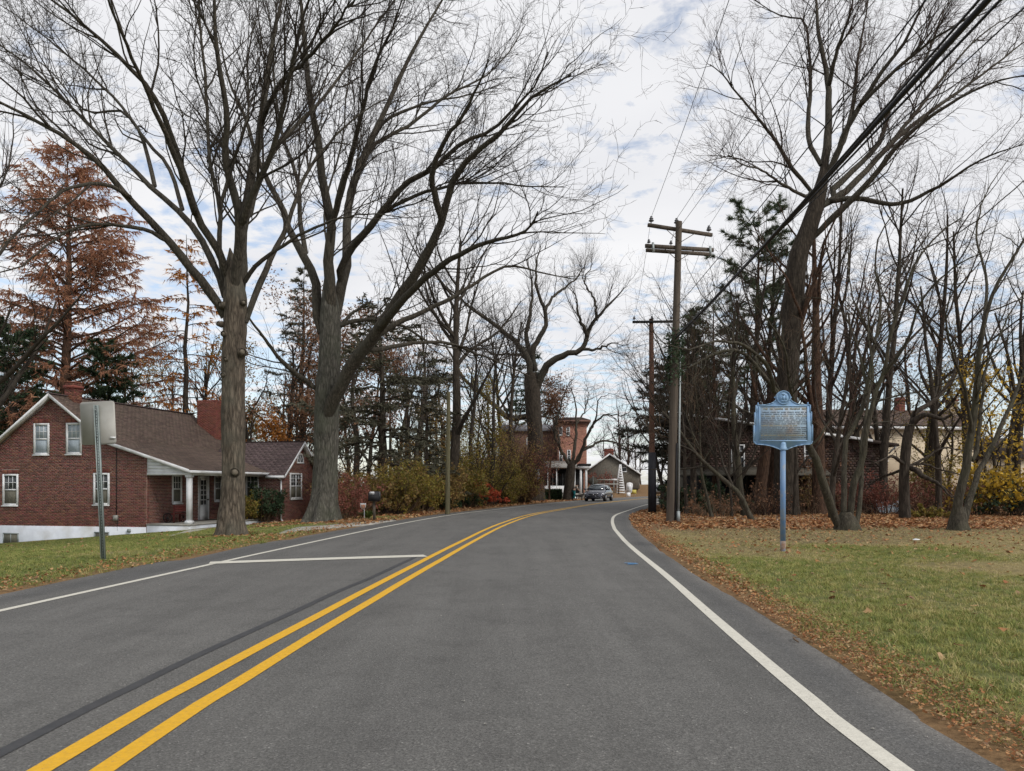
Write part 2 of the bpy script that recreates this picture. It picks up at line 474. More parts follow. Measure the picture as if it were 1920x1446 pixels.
gx = axis_pts([(-900, -160, 80), (-160, -40, 5), (-40, -26, 1.0), (-26, 20, 0.4), (20, 40, 1.0), (40, 160, 5), (160, 900, 80)])
gy = axis_pts([(-60, -12, 4), (-12, 2, 1.0), (2, 42, 0.4), (42, 110, 0.8), (110, 200, 5), (200, 1500, 80)])
GX, GY = np.meshgrid(gx, gy)
GZ = height(GX, GY)
sL, qL = lateral(GX, GY); sL = sL.reshape(GX.shape)
dl = -sL - 4.6; dr = sL - 4.4
V = np.stack([GX.ravel(), GY.ravel(), GZ.ravel()], 1)
nx = len(gx); ny = len(gy)
ii = (np.arange(ny - 1)[:, None] * nx + np.arange(nx - 1)[None, :]).ravel()
me = mesh_np('ground', V, [np.stack([ii, ii + 1, ii + nx + 1, ii + nx], 1)], smooth=True)

def green_amount(x, y, s):
    """0 straw, 1 lush green"""
    right = s > 0
    n = fnoise(x, y, 3.2, 21)
    gR = sm(0.42, 0.84, n + 0.26 * np.exp(-((y - 13) / 7.0) ** 2) * np.exp(-((s - 7.5) / 4.5) ** 2) + 0.22 * sm(11, 6, y) - 0.30 * sm(14, 22, y) + 0.0)
    gL = sm(0.22, 0.60, n + 0.18)
    return np.where(right, gR, gL)

def litter_amount(x, y, s):
    d = np.where(s > 0, s - 4.4, -s - 4.6)
    n = fnoise(x, y, 1.1, 33)
    e = np.where(s > 0, sm(0.75, 0.1, d + 0.5 * (n - 0.5)), sm(0.8, 0.1, d + 0.6 * (n - 0.5)))      # band of leaves along the asphalt
    wood = np.where(s > 0, sm(23.4, 25.6, y + 2.4 * (n - 0.5) + 0.10 * np.maximum(0, 12 - x)), sm(3.2, 1.5, np.hypot(x + 7.3, (y - 29.4))) + sm(32, 35, y) * sm(-14, -8, x))
    return np.clip(e + wood, 0, 1)

ga = green_amount(GX, GY, sL); la = litter_amount(GX, GY, sL)
bare = sm(0.40, 0.85, fnoise(GX, GY, 3.0, 44) + 0.50 * sm(15, 22, GY) * (sL > 0) - 0.1) * (sL > 0)
green = np.array([0.115, 0.125, 0.045]); straw = np.array([0.215, 0.175, 0.08]); litter = np.array([0.20, 0.11, 0.06]); soil = np.array([0.085, 0.060, 0.038])
C = straw[None, None] * (1 - ga[..., None]) + green[None, None] * ga[..., None]
C = C * (1 - 0.55 * bare[..., None]) + soil * 0.55 * bare[..., None]
C = C * (1 - 0.8 * la[..., None]) + litter * 0.8 * la[..., None]
far = sm(110, 160, GY)[..., None]; C = C * (1 - far) + np.array([0.10, 0.075, 0.04]) * far
ca = me.color_attributes.new('tone', 'FLOAT_COLOR', 'POINT')
ca.data.foreach_set('color', np.concatenate([C.reshape(-1, 3), np.ones((C.size // 3, 1))], 1).astype(np.float32).ravel())
gm = bpy.data.materials.new('ground'); gm.use_nodes = True
N = gm.node_tree.nodes; L = gm.node_tree.links; b = N['Principled BSDF']; b.inputs['Roughness'].default_value = 0.95; b.inputs['Specular IOR Level'].default_value = 0.1
a = N.new('ShaderNodeVertexColor'); a.layer_name = 'tone'
tc = N.new('ShaderNodeTexCoord'); nz = N.new('ShaderNodeTexNoise'); nz.inputs['Scale'].default_value = 9; nz.inputs['Detail'].default_value = 10; nz.inputs['Roughness'].default_value = 0.75
L.new(tc.outputs['Object'], nz.inputs['Vector'])
mr = N.new('ShaderNodeMapRange'); mr.inputs['From Min'].default_value = 0.3; mr.inputs['From Max'].default_value = 0.7; mr.inputs['To Min'].default_value = 0.45; mr.inputs['To Max'].default_value = 1.5
L.new(nz.outputs['Fac'], mr.inputs[0])
mx = N.new('ShaderNodeVectorMath'); mx.operation = 'SCALE'; L.new(a.outputs['Color'], mx.inputs[0]); L.new(mr.outputs[0], mx.inputs['Scale'])
L.new(mx.outputs[0], b.inputs['Base Color'])
bp = N.new('ShaderNodeBump'); bp.inputs['Strength'].default_value = 0.6; bp.inputs['Distance'].default_value = 0.03
L.new(nz.outputs['Fac'], bp.inputs['Height']); L.new(bp.outputs[0], b.inputs['Normal'])
tag(link('ground', me, gm), kind='structure')

# asphalt
am = bpy.data.materials.new('asphalt'); am.use_nodes = True
N = am.node_tree.nodes; L = am.node_tree.links; b = N['Principled BSDF']
b.inputs['Specular IOR Level'].default_value = 0.35
tc = N.new('ShaderNodeTexCoord')
def anoise(sc, det, rough=0.6, mapping=None):
    n = N.new('ShaderNodeTexNoise'); n.inputs['Scale'].default_value = sc; n.inputs['Detail'].default_value = det; n.inputs['Roughness'].default_value = rough
    if mapping: 
        m_ = N.new('ShaderNodeMapping'); m_.inputs['Scale'].default_value = mapping; L.new(tc.outputs['Object'], m_.inputs[0]); L.new(m_.outputs[0], n.inputs['Vector'])
    else: L.new(tc.outputs['Object'], n.inputs['Vector'])
    return n.outputs['Fac']
va = N.new('ShaderNodeVertexColor'); va.layer_name = 'tone'
big = anoise(0.55, 6, 0.6); fine = anoise(62, 3, 0.75)
vor = N.new('ShaderNodeTexVoronoi'); vor.inputs['Scale'].default_value = 105; L.new(tc.outputs['Object'], vor.inputs['Vector'])
sp = N.new('ShaderNodeSeparateColor'); L.new(vor.outputs['Color'], sp.inputs[0])
def mrange(src, a0, a1, b0, b1):
    r = N.new('ShaderNodeMapRange'); L.new(src, r.inputs[0])
    for nme, v in zip(('From Min', 'From Max', 'To Min', 'To Max'), (a0, a1, b0, b1)): r.inputs[nme].default_value = v
    return r.outputs[0]
def mul(a_, b_):
    n = N.new('ShaderNodeMath'); n.operation = 'MULTIPLY'; L.new(a_, n.inputs[0]); L.new(b_, n.inputs[1]); return n.outputs[0]
streak = anoise(1.0, 5, 0.65, (2.6, 0.22, 1)); blot = anoise(2.1, 7, 0.7)
fac = mul(mul(mrange(streak, 0.32, 0.68, 0.86, 1.13), mrange(blot, 0.52, 0.72, 1.03, 0.80)), mul(mul(mrange(big, 0.3, 0.7, 0.90, 1.10), mrange(fine, 0.3, 0.7, 0.62, 1.38)), mul(mrange(sp.outputs[0], 0, 1, 0.74, 1.24), mrange(sp.outputs[1], 0.955, 1.0, 1.0, 1.9))))
sc_ = N.new('ShaderNodeVectorMath'); sc_.operation = 'SCALE'; L.new(va.outputs['Color'], sc_.inputs[0]); L.new(fac, sc_.inputs['Scale'])
L.new(sc_.outputs[0], b.inputs['Base Color'])
L.new(mrange(sp.outputs[2], 0, 1, 0.62, 0.9), b.inputs['Roughness'])
bp = N.new('ShaderNodeBump'); bp.inputs['Strength'].default_value = 0.5; bp.inputs['Distance'].default_value = 0.006
L.new(vor.outputs['Distance'], bp.inputs['Height']); L.new(bp.outputs[0], b.inputs['Normal'])

smp = []; s = 0.0
while s < CS[-1] - 0.1:
    smp.append(s); y_ = np.interp(s, CS, CL[:, 1]); s += 0.09 if y_ < 25 else (0.3 if y_ < 60 else 1.2)
smp = np.array(smp)
def cl_at(s_):
    return np.stack([np.interp(s_, CS, CL[:, k]) for k in range(3)], 1), norm(np.stack([np.interp(s_, CS, CN[:, k]) for k in range(3)], 1))
Pc, Nc = cl_at(smp)
fr = np.array([0.0, 0.004, 0.02, 0.05, 0.09, 0.14, 0.2, 0.28, 0.36, 0.43, 0.47, 0.5, 0.53, 0.6, 0.68, 0.76, 0.84, 0.9, 0.94, 0.97, 0.985, 0.996, 1.0])
el = -edge_off(Pc[:, 1], -1); er = edge_off(Pc[:, 1], 1)
off = el[:, None] * (1 - fr)[None] + er[:, None] * fr[None]
RV = Pc[:, None, :] + Nc[:, None, :] * off[..., None]
RV[..., 2] = 0.030 * (1 - np.abs(off / 4.6) ** 2) - 0.035 * ((fr == 0) | (fr == 1))[None] + 0.004
K = len(fr); n_ = len(smp)
ii = (np.arange(n_ - 1)[:, None] * K + np.arange(K - 1)[None]).ravel()
me = mesh_np('road', RV.reshape(-1, 3), [np.stack([ii, ii + 1, ii + K + 1, ii + K], 1)], smooth=True)
ao = np.abs(off)
lane = np.array([0.098, 0.095, 0.089]); sho = np.array([0.074, 0.073, 0.071]); dust = np.array([0.20, 0.185, 0.165])
w_s = sm(3.85, 4.0, ao)[..., None]
wheel = (np.exp(-((np.abs(ao - 1.0)) / 0.38) ** 2) + np.exp(-((np.abs(ao - 2.75)) / 0.38) ** 2))[..., None]
Ca = lane * (1 - w_s) + sho * w_s
Ca = Ca * (1 + 0.10 * wheel)
yy = RV[..., 1]
dst = (sm(0.35, 0.0, np.where(off > 0, er[:, None] - off, off - el[:, None])) * (0.25 + 0.75 * vnoise(yy, off, 0.6, 61)))[..., None]
Ca = Ca * (1 - 0.55 * dst) + dust * 0.55 * dst
ca = me.color_attributes.new('tone', 'FLOAT_COLOR', 'POINT')
ca.data.foreach_set('color', np.concatenate([Ca.reshape(-1, 3), np.ones((Ca.size // 3, 1))], 1).astype(np.float32).ravel())
road = tag(link('road', me, am), kind='structure')

def road_z(off_): return 0.030 * (1 - (off_ / 4.6) ** 2) + 0.004

# painted lines: their own sheets, 4 mm above the asphalt
def paintmat(name, c, worn=0.5):
    m = mat(name, c, tuple(x * 0.86 for x in c), 25, rough=0.65, bump=0.25, bscale=80, detail=3)
    N = m.node_tree.nodes; L = m.node_tree.links
    b = N['Principled BSDF']; src = b.inputs['Base Color'].links[0].from_socket
    n = N.new('ShaderNodeTexNoise'); n.inputs['Scale'].default_value = 38; n.inputs['Detail'].default_value = 6; n.inputs['Roughness'].default_value = 0.75
    tc = N.new('ShaderNodeTexCoord'); L.new(tc.outputs['Object'], n.inputs['Vector'])
    r = N.new('ShaderNodeValToRGB'); r.color_ramp.elements[0].position = 0.57; r.color_ramp.elements[1].position = 0.68
    L.new(n.outputs['Fac'], r.inputs[0])
    mx = N.new('ShaderNodeMixRGB'); mx.inputs['Color2'].default_value = (0.16, 0.15, 0.13, 1)
    m2 = N.new('ShaderNodeMath'); m2.operation = 'MULTIPLY'; m2.inputs[1].default_value = worn
    L.new(r.outputs[0], m2.inputs[0]); L.new(m2.outputs[0], mx.inputs['Fac']); L.new(src, mx.inputs['Color1']); L.new(mx.outputs[0], b.inputs['Base Color'])
    return m
M['line_y'] = paintmat('line_yellow', (0.70, 0.385, 0.015))
M['line_w'] = paintmat('line_white', (0.60, 0.575, 0.50))
M['seam'] = mat('crack_sealer', (0.032, 0.033, 0.036), (0.05, 0.05, 0.052), 14, rough=0.6)
M['blue_paint'] = paintmat('spray_blue', (0.10, 0.32, 0.62), 1.0)

def strip(name, o0, w, mt, s0=0.0, s1=1e9, wob=0.0, dz=0.004, seed=1, label=None, y0=-5, y1=None):
    sel = (smp >= s0) & (smp <= s1) & (Pc[:, 1] >= y0)
    if y1: sel &= Pc[:, 1] <= y1
    P_ = Pc[sel]; N_ = Nc[sel]; t_ = P_[:, 1]
    o0 = (o0(t_) if callable(o0) else np.full(len(t_), o0)) + wob * (vnoise(t_, 0 * t_, 1.7, seed) - 0.5)
    wv = w * (1 + (1.2 * wob) * (vnoise(t_, 0 * t_, 0.8, seed + 4) - 0.5))
    A = P_ + N_ * (o0 - wv / 2)[:, None]; B = P_ + N_ * (o0 + wv / 2)[:, None]
    A[:, 2] = road_z(o0 - wv / 2) + dz; B[:, 2] = road_z(o0 + wv / 2) + dz
    Vv = np.stack([A, B], 1).reshape(-1, 3); k = len(P_)
    i = np.arange(k - 1) * 2
    o = link(name, mesh_np(name, Vv, [np.stack([i, i + 1, i + 3, i + 2], 1)]), mt, road)
    if label: o['label'] = label
    return o
strip('centre_line', -0.145, 0.115, M['line_y'], label='left stripe of the double yellow centre line', wob=0.01)
strip('centre_line', 0.145, 0.115, M['line_y'], label='right stripe of the double yellow centre line', seed=9, wob=0.01)
strip('edge_line', -3.66, 0.11, M['line_w'], label='white edge line on the left lane', seed=5, wob=0.012)
strip('edge_line', lambda t: 3.86 - 0.12 * sm(10, 20, t), 0.115, M['line_w'], label='white edge line on the right lane', seed=6, wob=0.012)
strip('sealed_seam', lambda t: -0.52 + 0.09 * sm(5, 11, t), 0.085, M['seam'], wob=0.09, seed=11, y1=14.6)
# stop bar across the left lane
A0 = np.array((-5.22, 13.28)); A1 = np.array((-1.62, 14.42))
dv = (A1 - A0) / np.linalg.norm(A1 - A0); nv = np.array((-dv[1], dv[0]))
pts = []
for t in np.linspace(0, 1, 16):
    for k in (-0.21, 0.21):
        p = A0 + (A1 - A0) * t + nv * k; so = float(lateral([p[0]], [p[1]])[0][0]); pts.append((p[0], p[1], road_z(so) + 0.008))
i = np.arange(15) * 2
link('stop_bar', mesh_np('stop_bar', np.array(pts), [np.stack([i, i + 2, i + 3, i + 1], 1)]), M['line_w'], road)
# sprayed utility mark
g = MB()
cx_, cy_, _ = at(1182, 1060, 13.1)
rg = random.Random(4)
for k in range(7):
    an = rg.uniform(-0.5, 0.5); l_ = rg.uniform(0.1, 0.22); ox = rg.uniform(-0.06, 0.06); oy = rg.uniform(-0.12, 0.12)
    so = float(lateral([cx_], [cy_])[0][0]); z_ = road_z(so) + 0.007 + 0.0008 * k
    c_, s_ = math.cos(an), math.sin(an); w_ = 0.022
    q = [(cx_ + ox + a_ * l_ / 2 * c_ - b_ * w_ * s_, cy_ + oy + a_ * l_ / 2 * s_ + b_ * w_ * c_, z_) for a_, b_ in ((-1, -1), (1, -1), (1, 1), (-1, 1))]
    g.add(q, np.array([[0, 1, 2, 3]]))
g.build('utility_mark', M['blue_paint'], road)

# ------------------------------------------------------------ scatter (uncountable ground cover) by geometry nodes
def proto(name, me, m):
    o = bpy.data.objects.new(name, me); me.materials.append(m)
    return o
def scatter(name, pts, rot, scl, tint, protos, kind='stuff', label=None, cat=None):
    me = bpy.data.meshes.new(name); me.vertices.add(len(pts)); me.vertices.foreach_set('co', np.asarray(pts, np.float32).ravel())
    a = me.attributes.new('rot', 'FLOAT_VECTOR', 'POINT'); a.data.foreach_set('vector', np.asarray(rot, np.float32).ravel())
    a = me.attributes.new('scl', 'FLOAT', 'POINT'); a.data.foreach_set('value', np.asarray(scl, np.float32))
    a = me.attributes.new('tint', 'FLOAT', 'POINT'); a.data.foreach_set('value', np.asarray(tint, np.float32))
    o = link(name, me, None)
    ng = bpy.data.node_groups.new(name, 'GeometryNodeTree')
    ng.interface.new_socket('Geometry', in_out='INPUT', socket_type='NodeSocketGeometry')
    ng.interface.new_socket('Geometry', in_out='OUTPUT', socket_type='NodeSocketGeometry')
    n = ng.nodes; l = ng.links
    gi = n.new('NodeGroupInput'); go = n.new('NodeGroupOutput')
    m2p = n.new('GeometryNodeMeshToPoints')
    l.new(gi.outputs[0], m2p.inputs[0])
    iop = n.new('GeometryNodeInstanceOnPoints'); l.new(m2p.outputs[0], iop.inputs['Points'])
    iop.inputs['Pick Instance'].default_value = True
    g2 = n.new('GeometryNodeGeometryToInstance')
    for p in protos:
        oi = n.new('GeometryNodeObjectInfo'); oi.inputs[0].default_value = p; l.new(oi.outputs['Geometry'], g2.inputs[0])
    l.new(g2.outputs[0], iop.inputs['Instance'])
    for nm, t in (('rot', 'FLOAT_VECTOR'), ('scl', 'FLOAT')):
        na = n.new('GeometryNodeInputNamedAttribute'); na.data_type = t; na.inputs[0].default_value = nm
        l.new(na.outputs[0], iop.inputs['Rotation' if nm == 'rot' else 'Scale'])
    l.new(iop.outputs[0], go.inputs[0])
    md = o.modifiers.new('scatter', 'NODES'); md.node_group = ng
    return tag(o, label, cat, kind=kind)

rng = np.random.default_rng(7)
def tuft_mesh(name, nb, h, spread, lean, w, r):
    g = Geo()
    for k in range(nb):
        an = r.uniform(0, 6.28); d_ = r.uniform(0, spread); x, y = d_ * math.cos(an), d_ * math.sin(an)
        la = r.uniform(0, 6.28); ln = lean * r.uniform(0.2, 1.2); hh = h * r.uniform(0.5, 1.15)
        dx, dy = math.cos(la) * ln * hh, math.sin(la) * ln * hh; px, py = -math.sin(la) * w, math.cos(la) * w
        Vv = [(x - px, y - py, -0.01), (x + px, y + py, -0.01), (x + dx * .45 - px * .8, y + dy * .45 - py * .8, hh * .62), (x + dx * .45 + px * .8, y + dy * .45 + py * .8, hh * .62), (x + dx * 1.4, y + dy * 1.4, hh)]
        g.add(Vv, [np.array([[0, 1, 3, 2]]), np.array([[2, 3, 4]])])
    return mesh_np(name, np.concatenate(g.V), [np.concatenate(f) for f in g.F.values()])
grass_m = leafmat('grass_blade', [(0.50, 0.40, 0.22), (0.44, 0.36, 0.16), (0.33, 0.31, 0.10), (0.22, 0.25, 0.065), (0.14, 0.185, 0.052)], transl=0.2, attr='tint')
pr = random.Random(3)
tufts = [proto('grass_tuft', tuft_mesh('grass_tuft', 15, 0.036, 0.06, 1.5, 0.0022, pr), grass_m) for _ in range(5)]
def cand(x0, x1, y0, y1, dens):
    n = int((x1 - x0) * (y1 - y0) * dens)
    return rng.uniform(x0, x1, n), rng.uniform(y0, y1, n)
X, Y = [], []
for x0, x1, y0, y1, dn in ((2.0, 8.5, 3.5, 9, 260), (3, 14, 9, 16, 170), (3, 19, 16, 26, 190), (-16, -4, 8.5, 22, 110), (-26, -10, 14, 34, 45), (-14, -3, 22, 36, 45)):
    a, b_ = cand(x0, x1, y0, y1, dn); ok = np.abs(a) < 0.70 * b_ + 0.6; X.append(a[ok]); Y.append(b_[ok])
X = np.concatenate(X); Y = np.concatenate(Y); S, _ = lateral(X, Y)
dd = np.where(S > 0, S - 4.4, -S - 4.6)
GA = np.clip(green_amount(X, Y, S) + 0.9 * (fnoise(X, Y, 0.8, 91) - 0.5), 0, 1); LA = litter_amount(X, Y, S)
inhouse = (X < -10.5) & (Y > 33.2)
ok = (dd > 0.12) & (rng.uniform(size=len(X)) < (1 - 0.75 * LA) * (0.45 + 0.55 * GA)) & ~inhouse
ok &= ~((S > 0) & (Y > 23) & (rng.uniform(size=len(X)) < 0.4))
X, Y, GA, S = X[ok], Y[ok], GA[ok], S[ok]
Z = height(X, Y)
sc = rng.uniform(0.6, 1.25, len(X)) * (0.65 + 0.5 * GA)
tint = np.clip(0.06 + GA * 0.58 + rng.normal(0, 0.22, len(X)) + 0.14 * (S < 0), 0, 1)
rot = np.stack([rng.normal(0, .12, len(X)), rng.normal(0, .12, len(X)), rng.uniform(0, 6.28, len(X))], 1)
scatter('grass', np.stack([X, Y, Z], 1), rot, sc, tint, tufts, label='short mown autumn lawn grass on both sides of the road, green and straw patches', cat='grass')

# fallen leaves
def leaf_mesh(name, s, r):
    pts = []
    n = 7
    for k in range(n):
        an = 2 * math.pi * k / n; rr = s * (1.0 if k % 2 == 0 else 0.62) * r.uniform(0.8, 1.15)
        pts.append((rr * math.cos(an) * 1.2, rr * math.sin(an), r.uniform(0, 0.35) * s + 0.2 * s * math.cos(an * 2)))
    Vv = [(0, 0, 0.0)] + pts
    Fq = np.array([(0, i + 1, (i + 1) % n + 1) for i in range(n)])
    return mesh_np(name, np.array(Vv), [Fq])
litter_m = leafmat('fallen_leaf', [(0.15, 0.065, 0.032), (0.25, 0.10, 0.042), (0.34, 0.15, 0.06), (0.42, 0.22, 0.095), (0.44, 0.30, 0.16), (0.19, 0.11, 0.065)], transl=0.15, attr='tint')
leaves = [proto('leaf', leaf_mesh('leaf', 0.05, pr), litter_m) for _ in range(5)]
X, Y, SC = [], [], []
def addl(x0, x1, y0, y1, dn, f, s0):
    a, b_ = cand(x0, x1, y0, y1, dn); S_, _ = lateral(a, b_)
    ok = (rng.uniform(size=len(a)) < f(a, b_, S_)) & (np.abs(a) < 0.74 * b_ + 1)
    X.append(a[ok]); Y.append(b_[ok]); SC.append(rng.uniform(0.55, 1.3, ok.sum()) * s0)
edgeR = lambda a, b_, s_: sm(0.48, 0.0, np.abs(s_ - 4.62 - 0.35 * (fnoise(a, b_, 1.3, 71) - .5)) - 0.05) * (0.7 + 0.3 * vnoise(a, b_, .5, 72)) * (s_ > 4.3)
edgeL = lambda a, b_, s_: sm(0.65, 0.0, np.abs(s_ + 5.25 - 0.6 * (fnoise(a, b_, 1.5, 73) - .5)) - 0.1) * (0.4 + 0.6 * vnoise(a, b_, .6, 74)) * (s_ < -4.4)
addl(1.8, 3.6, 3.5, 9, 1900, edgeR, 0.22); addl(2.4, 4.2, 9, 24, 430, edgeR, 0.38); addl(3, 9, 24, 42, 100, edgeR, 0.9)
addl(-8, -4.5, 8.5, 18, 240, edgeL, 0.42); addl(-7.5, -3, 18, 32, 120, edgeL, 0.6)
addl(5, 24, 22.5, 35, 95, lambda a, b_, s_: np.clip(litter_amount(a, b_, s_), 0, 1) * (s_ > 4.5), 1.25)
addl(5, 26, 35, 52, 22, lambda a, b_, s_: 0.8 * (s_ > 4.7), 1.5)
addl(-13, -2, 26, 42, 40, lambda a, b_, s_: np.clip(litter_amount(a, b_, s_) * 0.9, 0, 1) * (s_ < -4.6), 1.1)
addl(-6, 16, 42, 78, 14, lambda a, b_, s_: 0.9 * ((s_ < -4.7) & (s_ > -9)), 1.6)
addl(2, 19, 15, 26, 11.0, lambda a, b_, s_: 0.8 * (s_ > 5.0), 0.7)
addl(2, 19, 4, 26, 3.0, lambda a, b_, s_: 0.8 * (s_ > 5.0), 0.85)
addl(-22, -4, 9, 32, 1.1, lambda a, b_, s_: 0.8 * (s_ < -5.4), 0.9)
addl(-9.6, -6.2, 19.6, 22.6, 60, lambda a, b_, s_: sm(1.5, 0.4, np.hypot(a + 7.7, b_ - 20.8)), 0.9)
X = np.concatenate(X); Y = np.concatenate(Y); SC = np.concatenate(SC)
Z = height(X, Y) + 0.012 + 0.02 * rng.uniform(size=len(X))
rot = np.stack([rng.normal(0, .35, len(X)), rng.normal(0, .35, len(X)), rng.uniform(0, 6.28, len(X))], 1)
scatter('fallen_leaves', np.stack([X, Y, Z], 1), rot, SC, rng.uniform(0, 1, len(X)), leaves, label='brown and orange fallen leaves along the asphalt edges and under the trees', cat='leaves')
# pale grit and a few leaves on the road
X, Y = cand(-9, 9, 3.5, 26, 2.2); S_, _ = lateral(X, Y); ok = (np.abs(S_) < 4.5) & ((np.abs(S_) > 3.9) | (rng.uniform(size=len(X)) < .25)); X, Y, S_ = X[ok], Y[ok], S_[ok]
peb = proto('grit', leaf_mesh('grit', 0.009, pr), leafmat('grit', [(0.3, 0.29, 0.26), (0.2, 0.19, 0.17), (0.42, 0.40, 0.36)], transl=0, attr='tint'))
scatter('road_grit', np.stack([X, Y, road_z(S_) + 0.006], 1), np.stack([0 * X, 0 * X, rng.uniform(0, 6, len(X))], 1), rng.uniform(.5, 1.6, len(X)), rng.uniform(0, 1, len(X)), [peb], label='pale grit scattered over the asphalt shoulders', cat='grit')

# ------------------------------------------------------------ branching generator
def spawn(P, Rr, rng, per_m, lo, hi, ang, K, ratio=0.7, slim=0.013, up=0.05, jit=0.16, t0=0.15, fall=0.45, tip=0.3, rmin=0.003, flat=0.0, tend=1.0, term=0):
    N, Kp, _ = P.shape
    L = np.linalg.norm(np.diff(P, axis=1), axis=2).sum(1)
    n = rng.poisson(per_m * L * (tend - t0))
    n = np.maximum(n, 1)
    pid = np.repeat(np.arange(N), n); m = len(pid)
    t = rng.uniform(t0, tend, m)
    if term:
        pid = np.concatenate([pid, np.repeat(np.arange(N), term)]); t = np.concatenate([t, rng.uniform(0.94, 0.995, N * term)]); m = len(pid)
    f = t * (Kp - 1); i = np.minimum(f.astype(int), Kp - 2); fr = (f - i)[:, None]
    p0 = P[pid, i] * (1 - fr) + P[pid, i + 1] * fr
    tg = norm(P[pid, i + 1] - P[pid, i])
    rp = Rr[pid, i] * (1 - fr[:, 0]) + Rr[pid, i + 1] * fr[:, 0]
    v = rng.standard_normal((m, 3)); v[:, 2] += 0.25
    v -= (v * tg).sum(1, keepdims=True) * tg; v = norm(v)
    a = np.radians(rng.uniform(ang[0], ang[1], m))[:, None]
    if term: a[-N * term:] *= 0.6
    d = tg * np.cos(a) + v * np.sin(a)
    if flat: d[:, 2] *= (1 - flat)
    ln = rng.uniform(lo, hi, m) * (1 - fall * t)
    if term: ln[-N * term:] = rng.uniform(lo * .4, lo * .9, N * term)
    ln = np.minimum(ln, 0.75 * L[pid] + 0.05)
    st = (ln / (K - 1))[:, None]
    Q = np.empty((m, K, 3)); Q[:, 0] = p0; d = norm(d)
    for k in range(1, K):
        Q[:, k] = Q[:, k - 1] + d * st
        d = d + rng.standard_normal((m, 3)) * jit; d[:, 2] += up
        d = norm(d)
    r0 = np.maximum(np.minimum(rp * ratio, ln * slim), rmin)
    R2 = r0[:, None] * np.linspace(1, tip, K)[None]
    return Q, R2

def limb3d(pts, d0, off, Kn=22, r0=10, r1=3, rng=None, rad=None, wav=0.0):
    """a limb given by its outline in the photograph, placed in depth: it starts at depth d0+off[0] and drifts to d0+off[1]"""
    n = len(pts); P3 = []
    cum = [0.0]
    for a, b_ in zip(pts[:-1], pts[1:]): cum.append(cum[-1] + math.hypot(b_[0] - a[0], b_[1] - a[1]))
    for (px, py), c in zip(pts, cum):
        t = c / cum[-1]
        P3.append(at(px, py, d0 + off[0] * (1 - t) + off[1] * t))
    if rad is None: rad = [r0 * (0.72 if c == 0 else 1.0) + (r1 * 0.42 - r0) * (c / cum[-1]) ** 0.85 for c in cum]
    rm = [r * 0.82 * d0 / F for r in rad]
    Q, rr = resample(P3, Kn, rm)
    if rng is not None and wav:
        Q[1:-1] += rng.normal(0, wav, (Kn - 2, 3))
    return Q, rr

def trunk_mesh(name, pts, radii, m, parent, off, seed=0, flare=0.5, S=40, rows=90, rough=0.05, lobes=6):
    Q, rr = resample(pts, rows, radii)
    V, Fq = tube_arrays(Q[None], rr[None], S)
    V = V.reshape(rows, S, 3)
    rg = np.random.default_rng(seed)
    z0 = Q[0, 2]; an = np.arange(S) * 2 * np.pi / S
    ph = rg.uniform(0, 6.28); L1 = 0.5 + 0.5 * np.cos(an * lobes + ph) ; L1 = L1 * (0.6 + 0.4 * np.cos(an * 2 + ph * 2))
    for i in range(rows):
        h = Q[i, 2] - z0
        fl = flare * math.exp(-max(h, 0) / (0.9 * radii[0] + 0.12))
        rid = np.array([mnoise.noise((math.cos(a) * 3.1, math.sin(a) * 3.1, h * 0.8 + seed)) for a in an])
        rid2 = np.array([mnoise.noise((math.cos(a) * 9, math.sin(a) * 9, h * 2.2 + seed + 5)) for a in an])
        k = 1 + fl * (0.35 + 1.0 * L1) + rough * 1.4 * rid + rough * rid2
        V[i] = Q[i] + (V[i] - Q[i]) * k[:, None]
    g = Geo(); g.add(V.reshape(-1, 3), Fq)
    return g.build(name, m, parent, smooth=True, off=off)

def build_branches(parent, off, levels, name, mats, sides):
    g = Geo()
    for (P_, R_), S_ in zip(levels, sides):
        V_, F_ = tube_arrays(P_, R_, S_); g.add(V_, F_)
    return g.build(name, mats, parent, smooth=False, off=off)

def crown(limbs, rng, spec):
    """limbs: list of (K,3),(K,) -> levels grown from them"""
    P_ = np.stack([l[0] for l in limbs]); R_ = np.stack([l[1] for l in limbs])
    lv = []; cur = (P_, R_)
    for s in spec:
        nx_ = spawn(cur[0], cur[1], rng, **s)
        lv.append(nx_); cur = nx_
    return lv

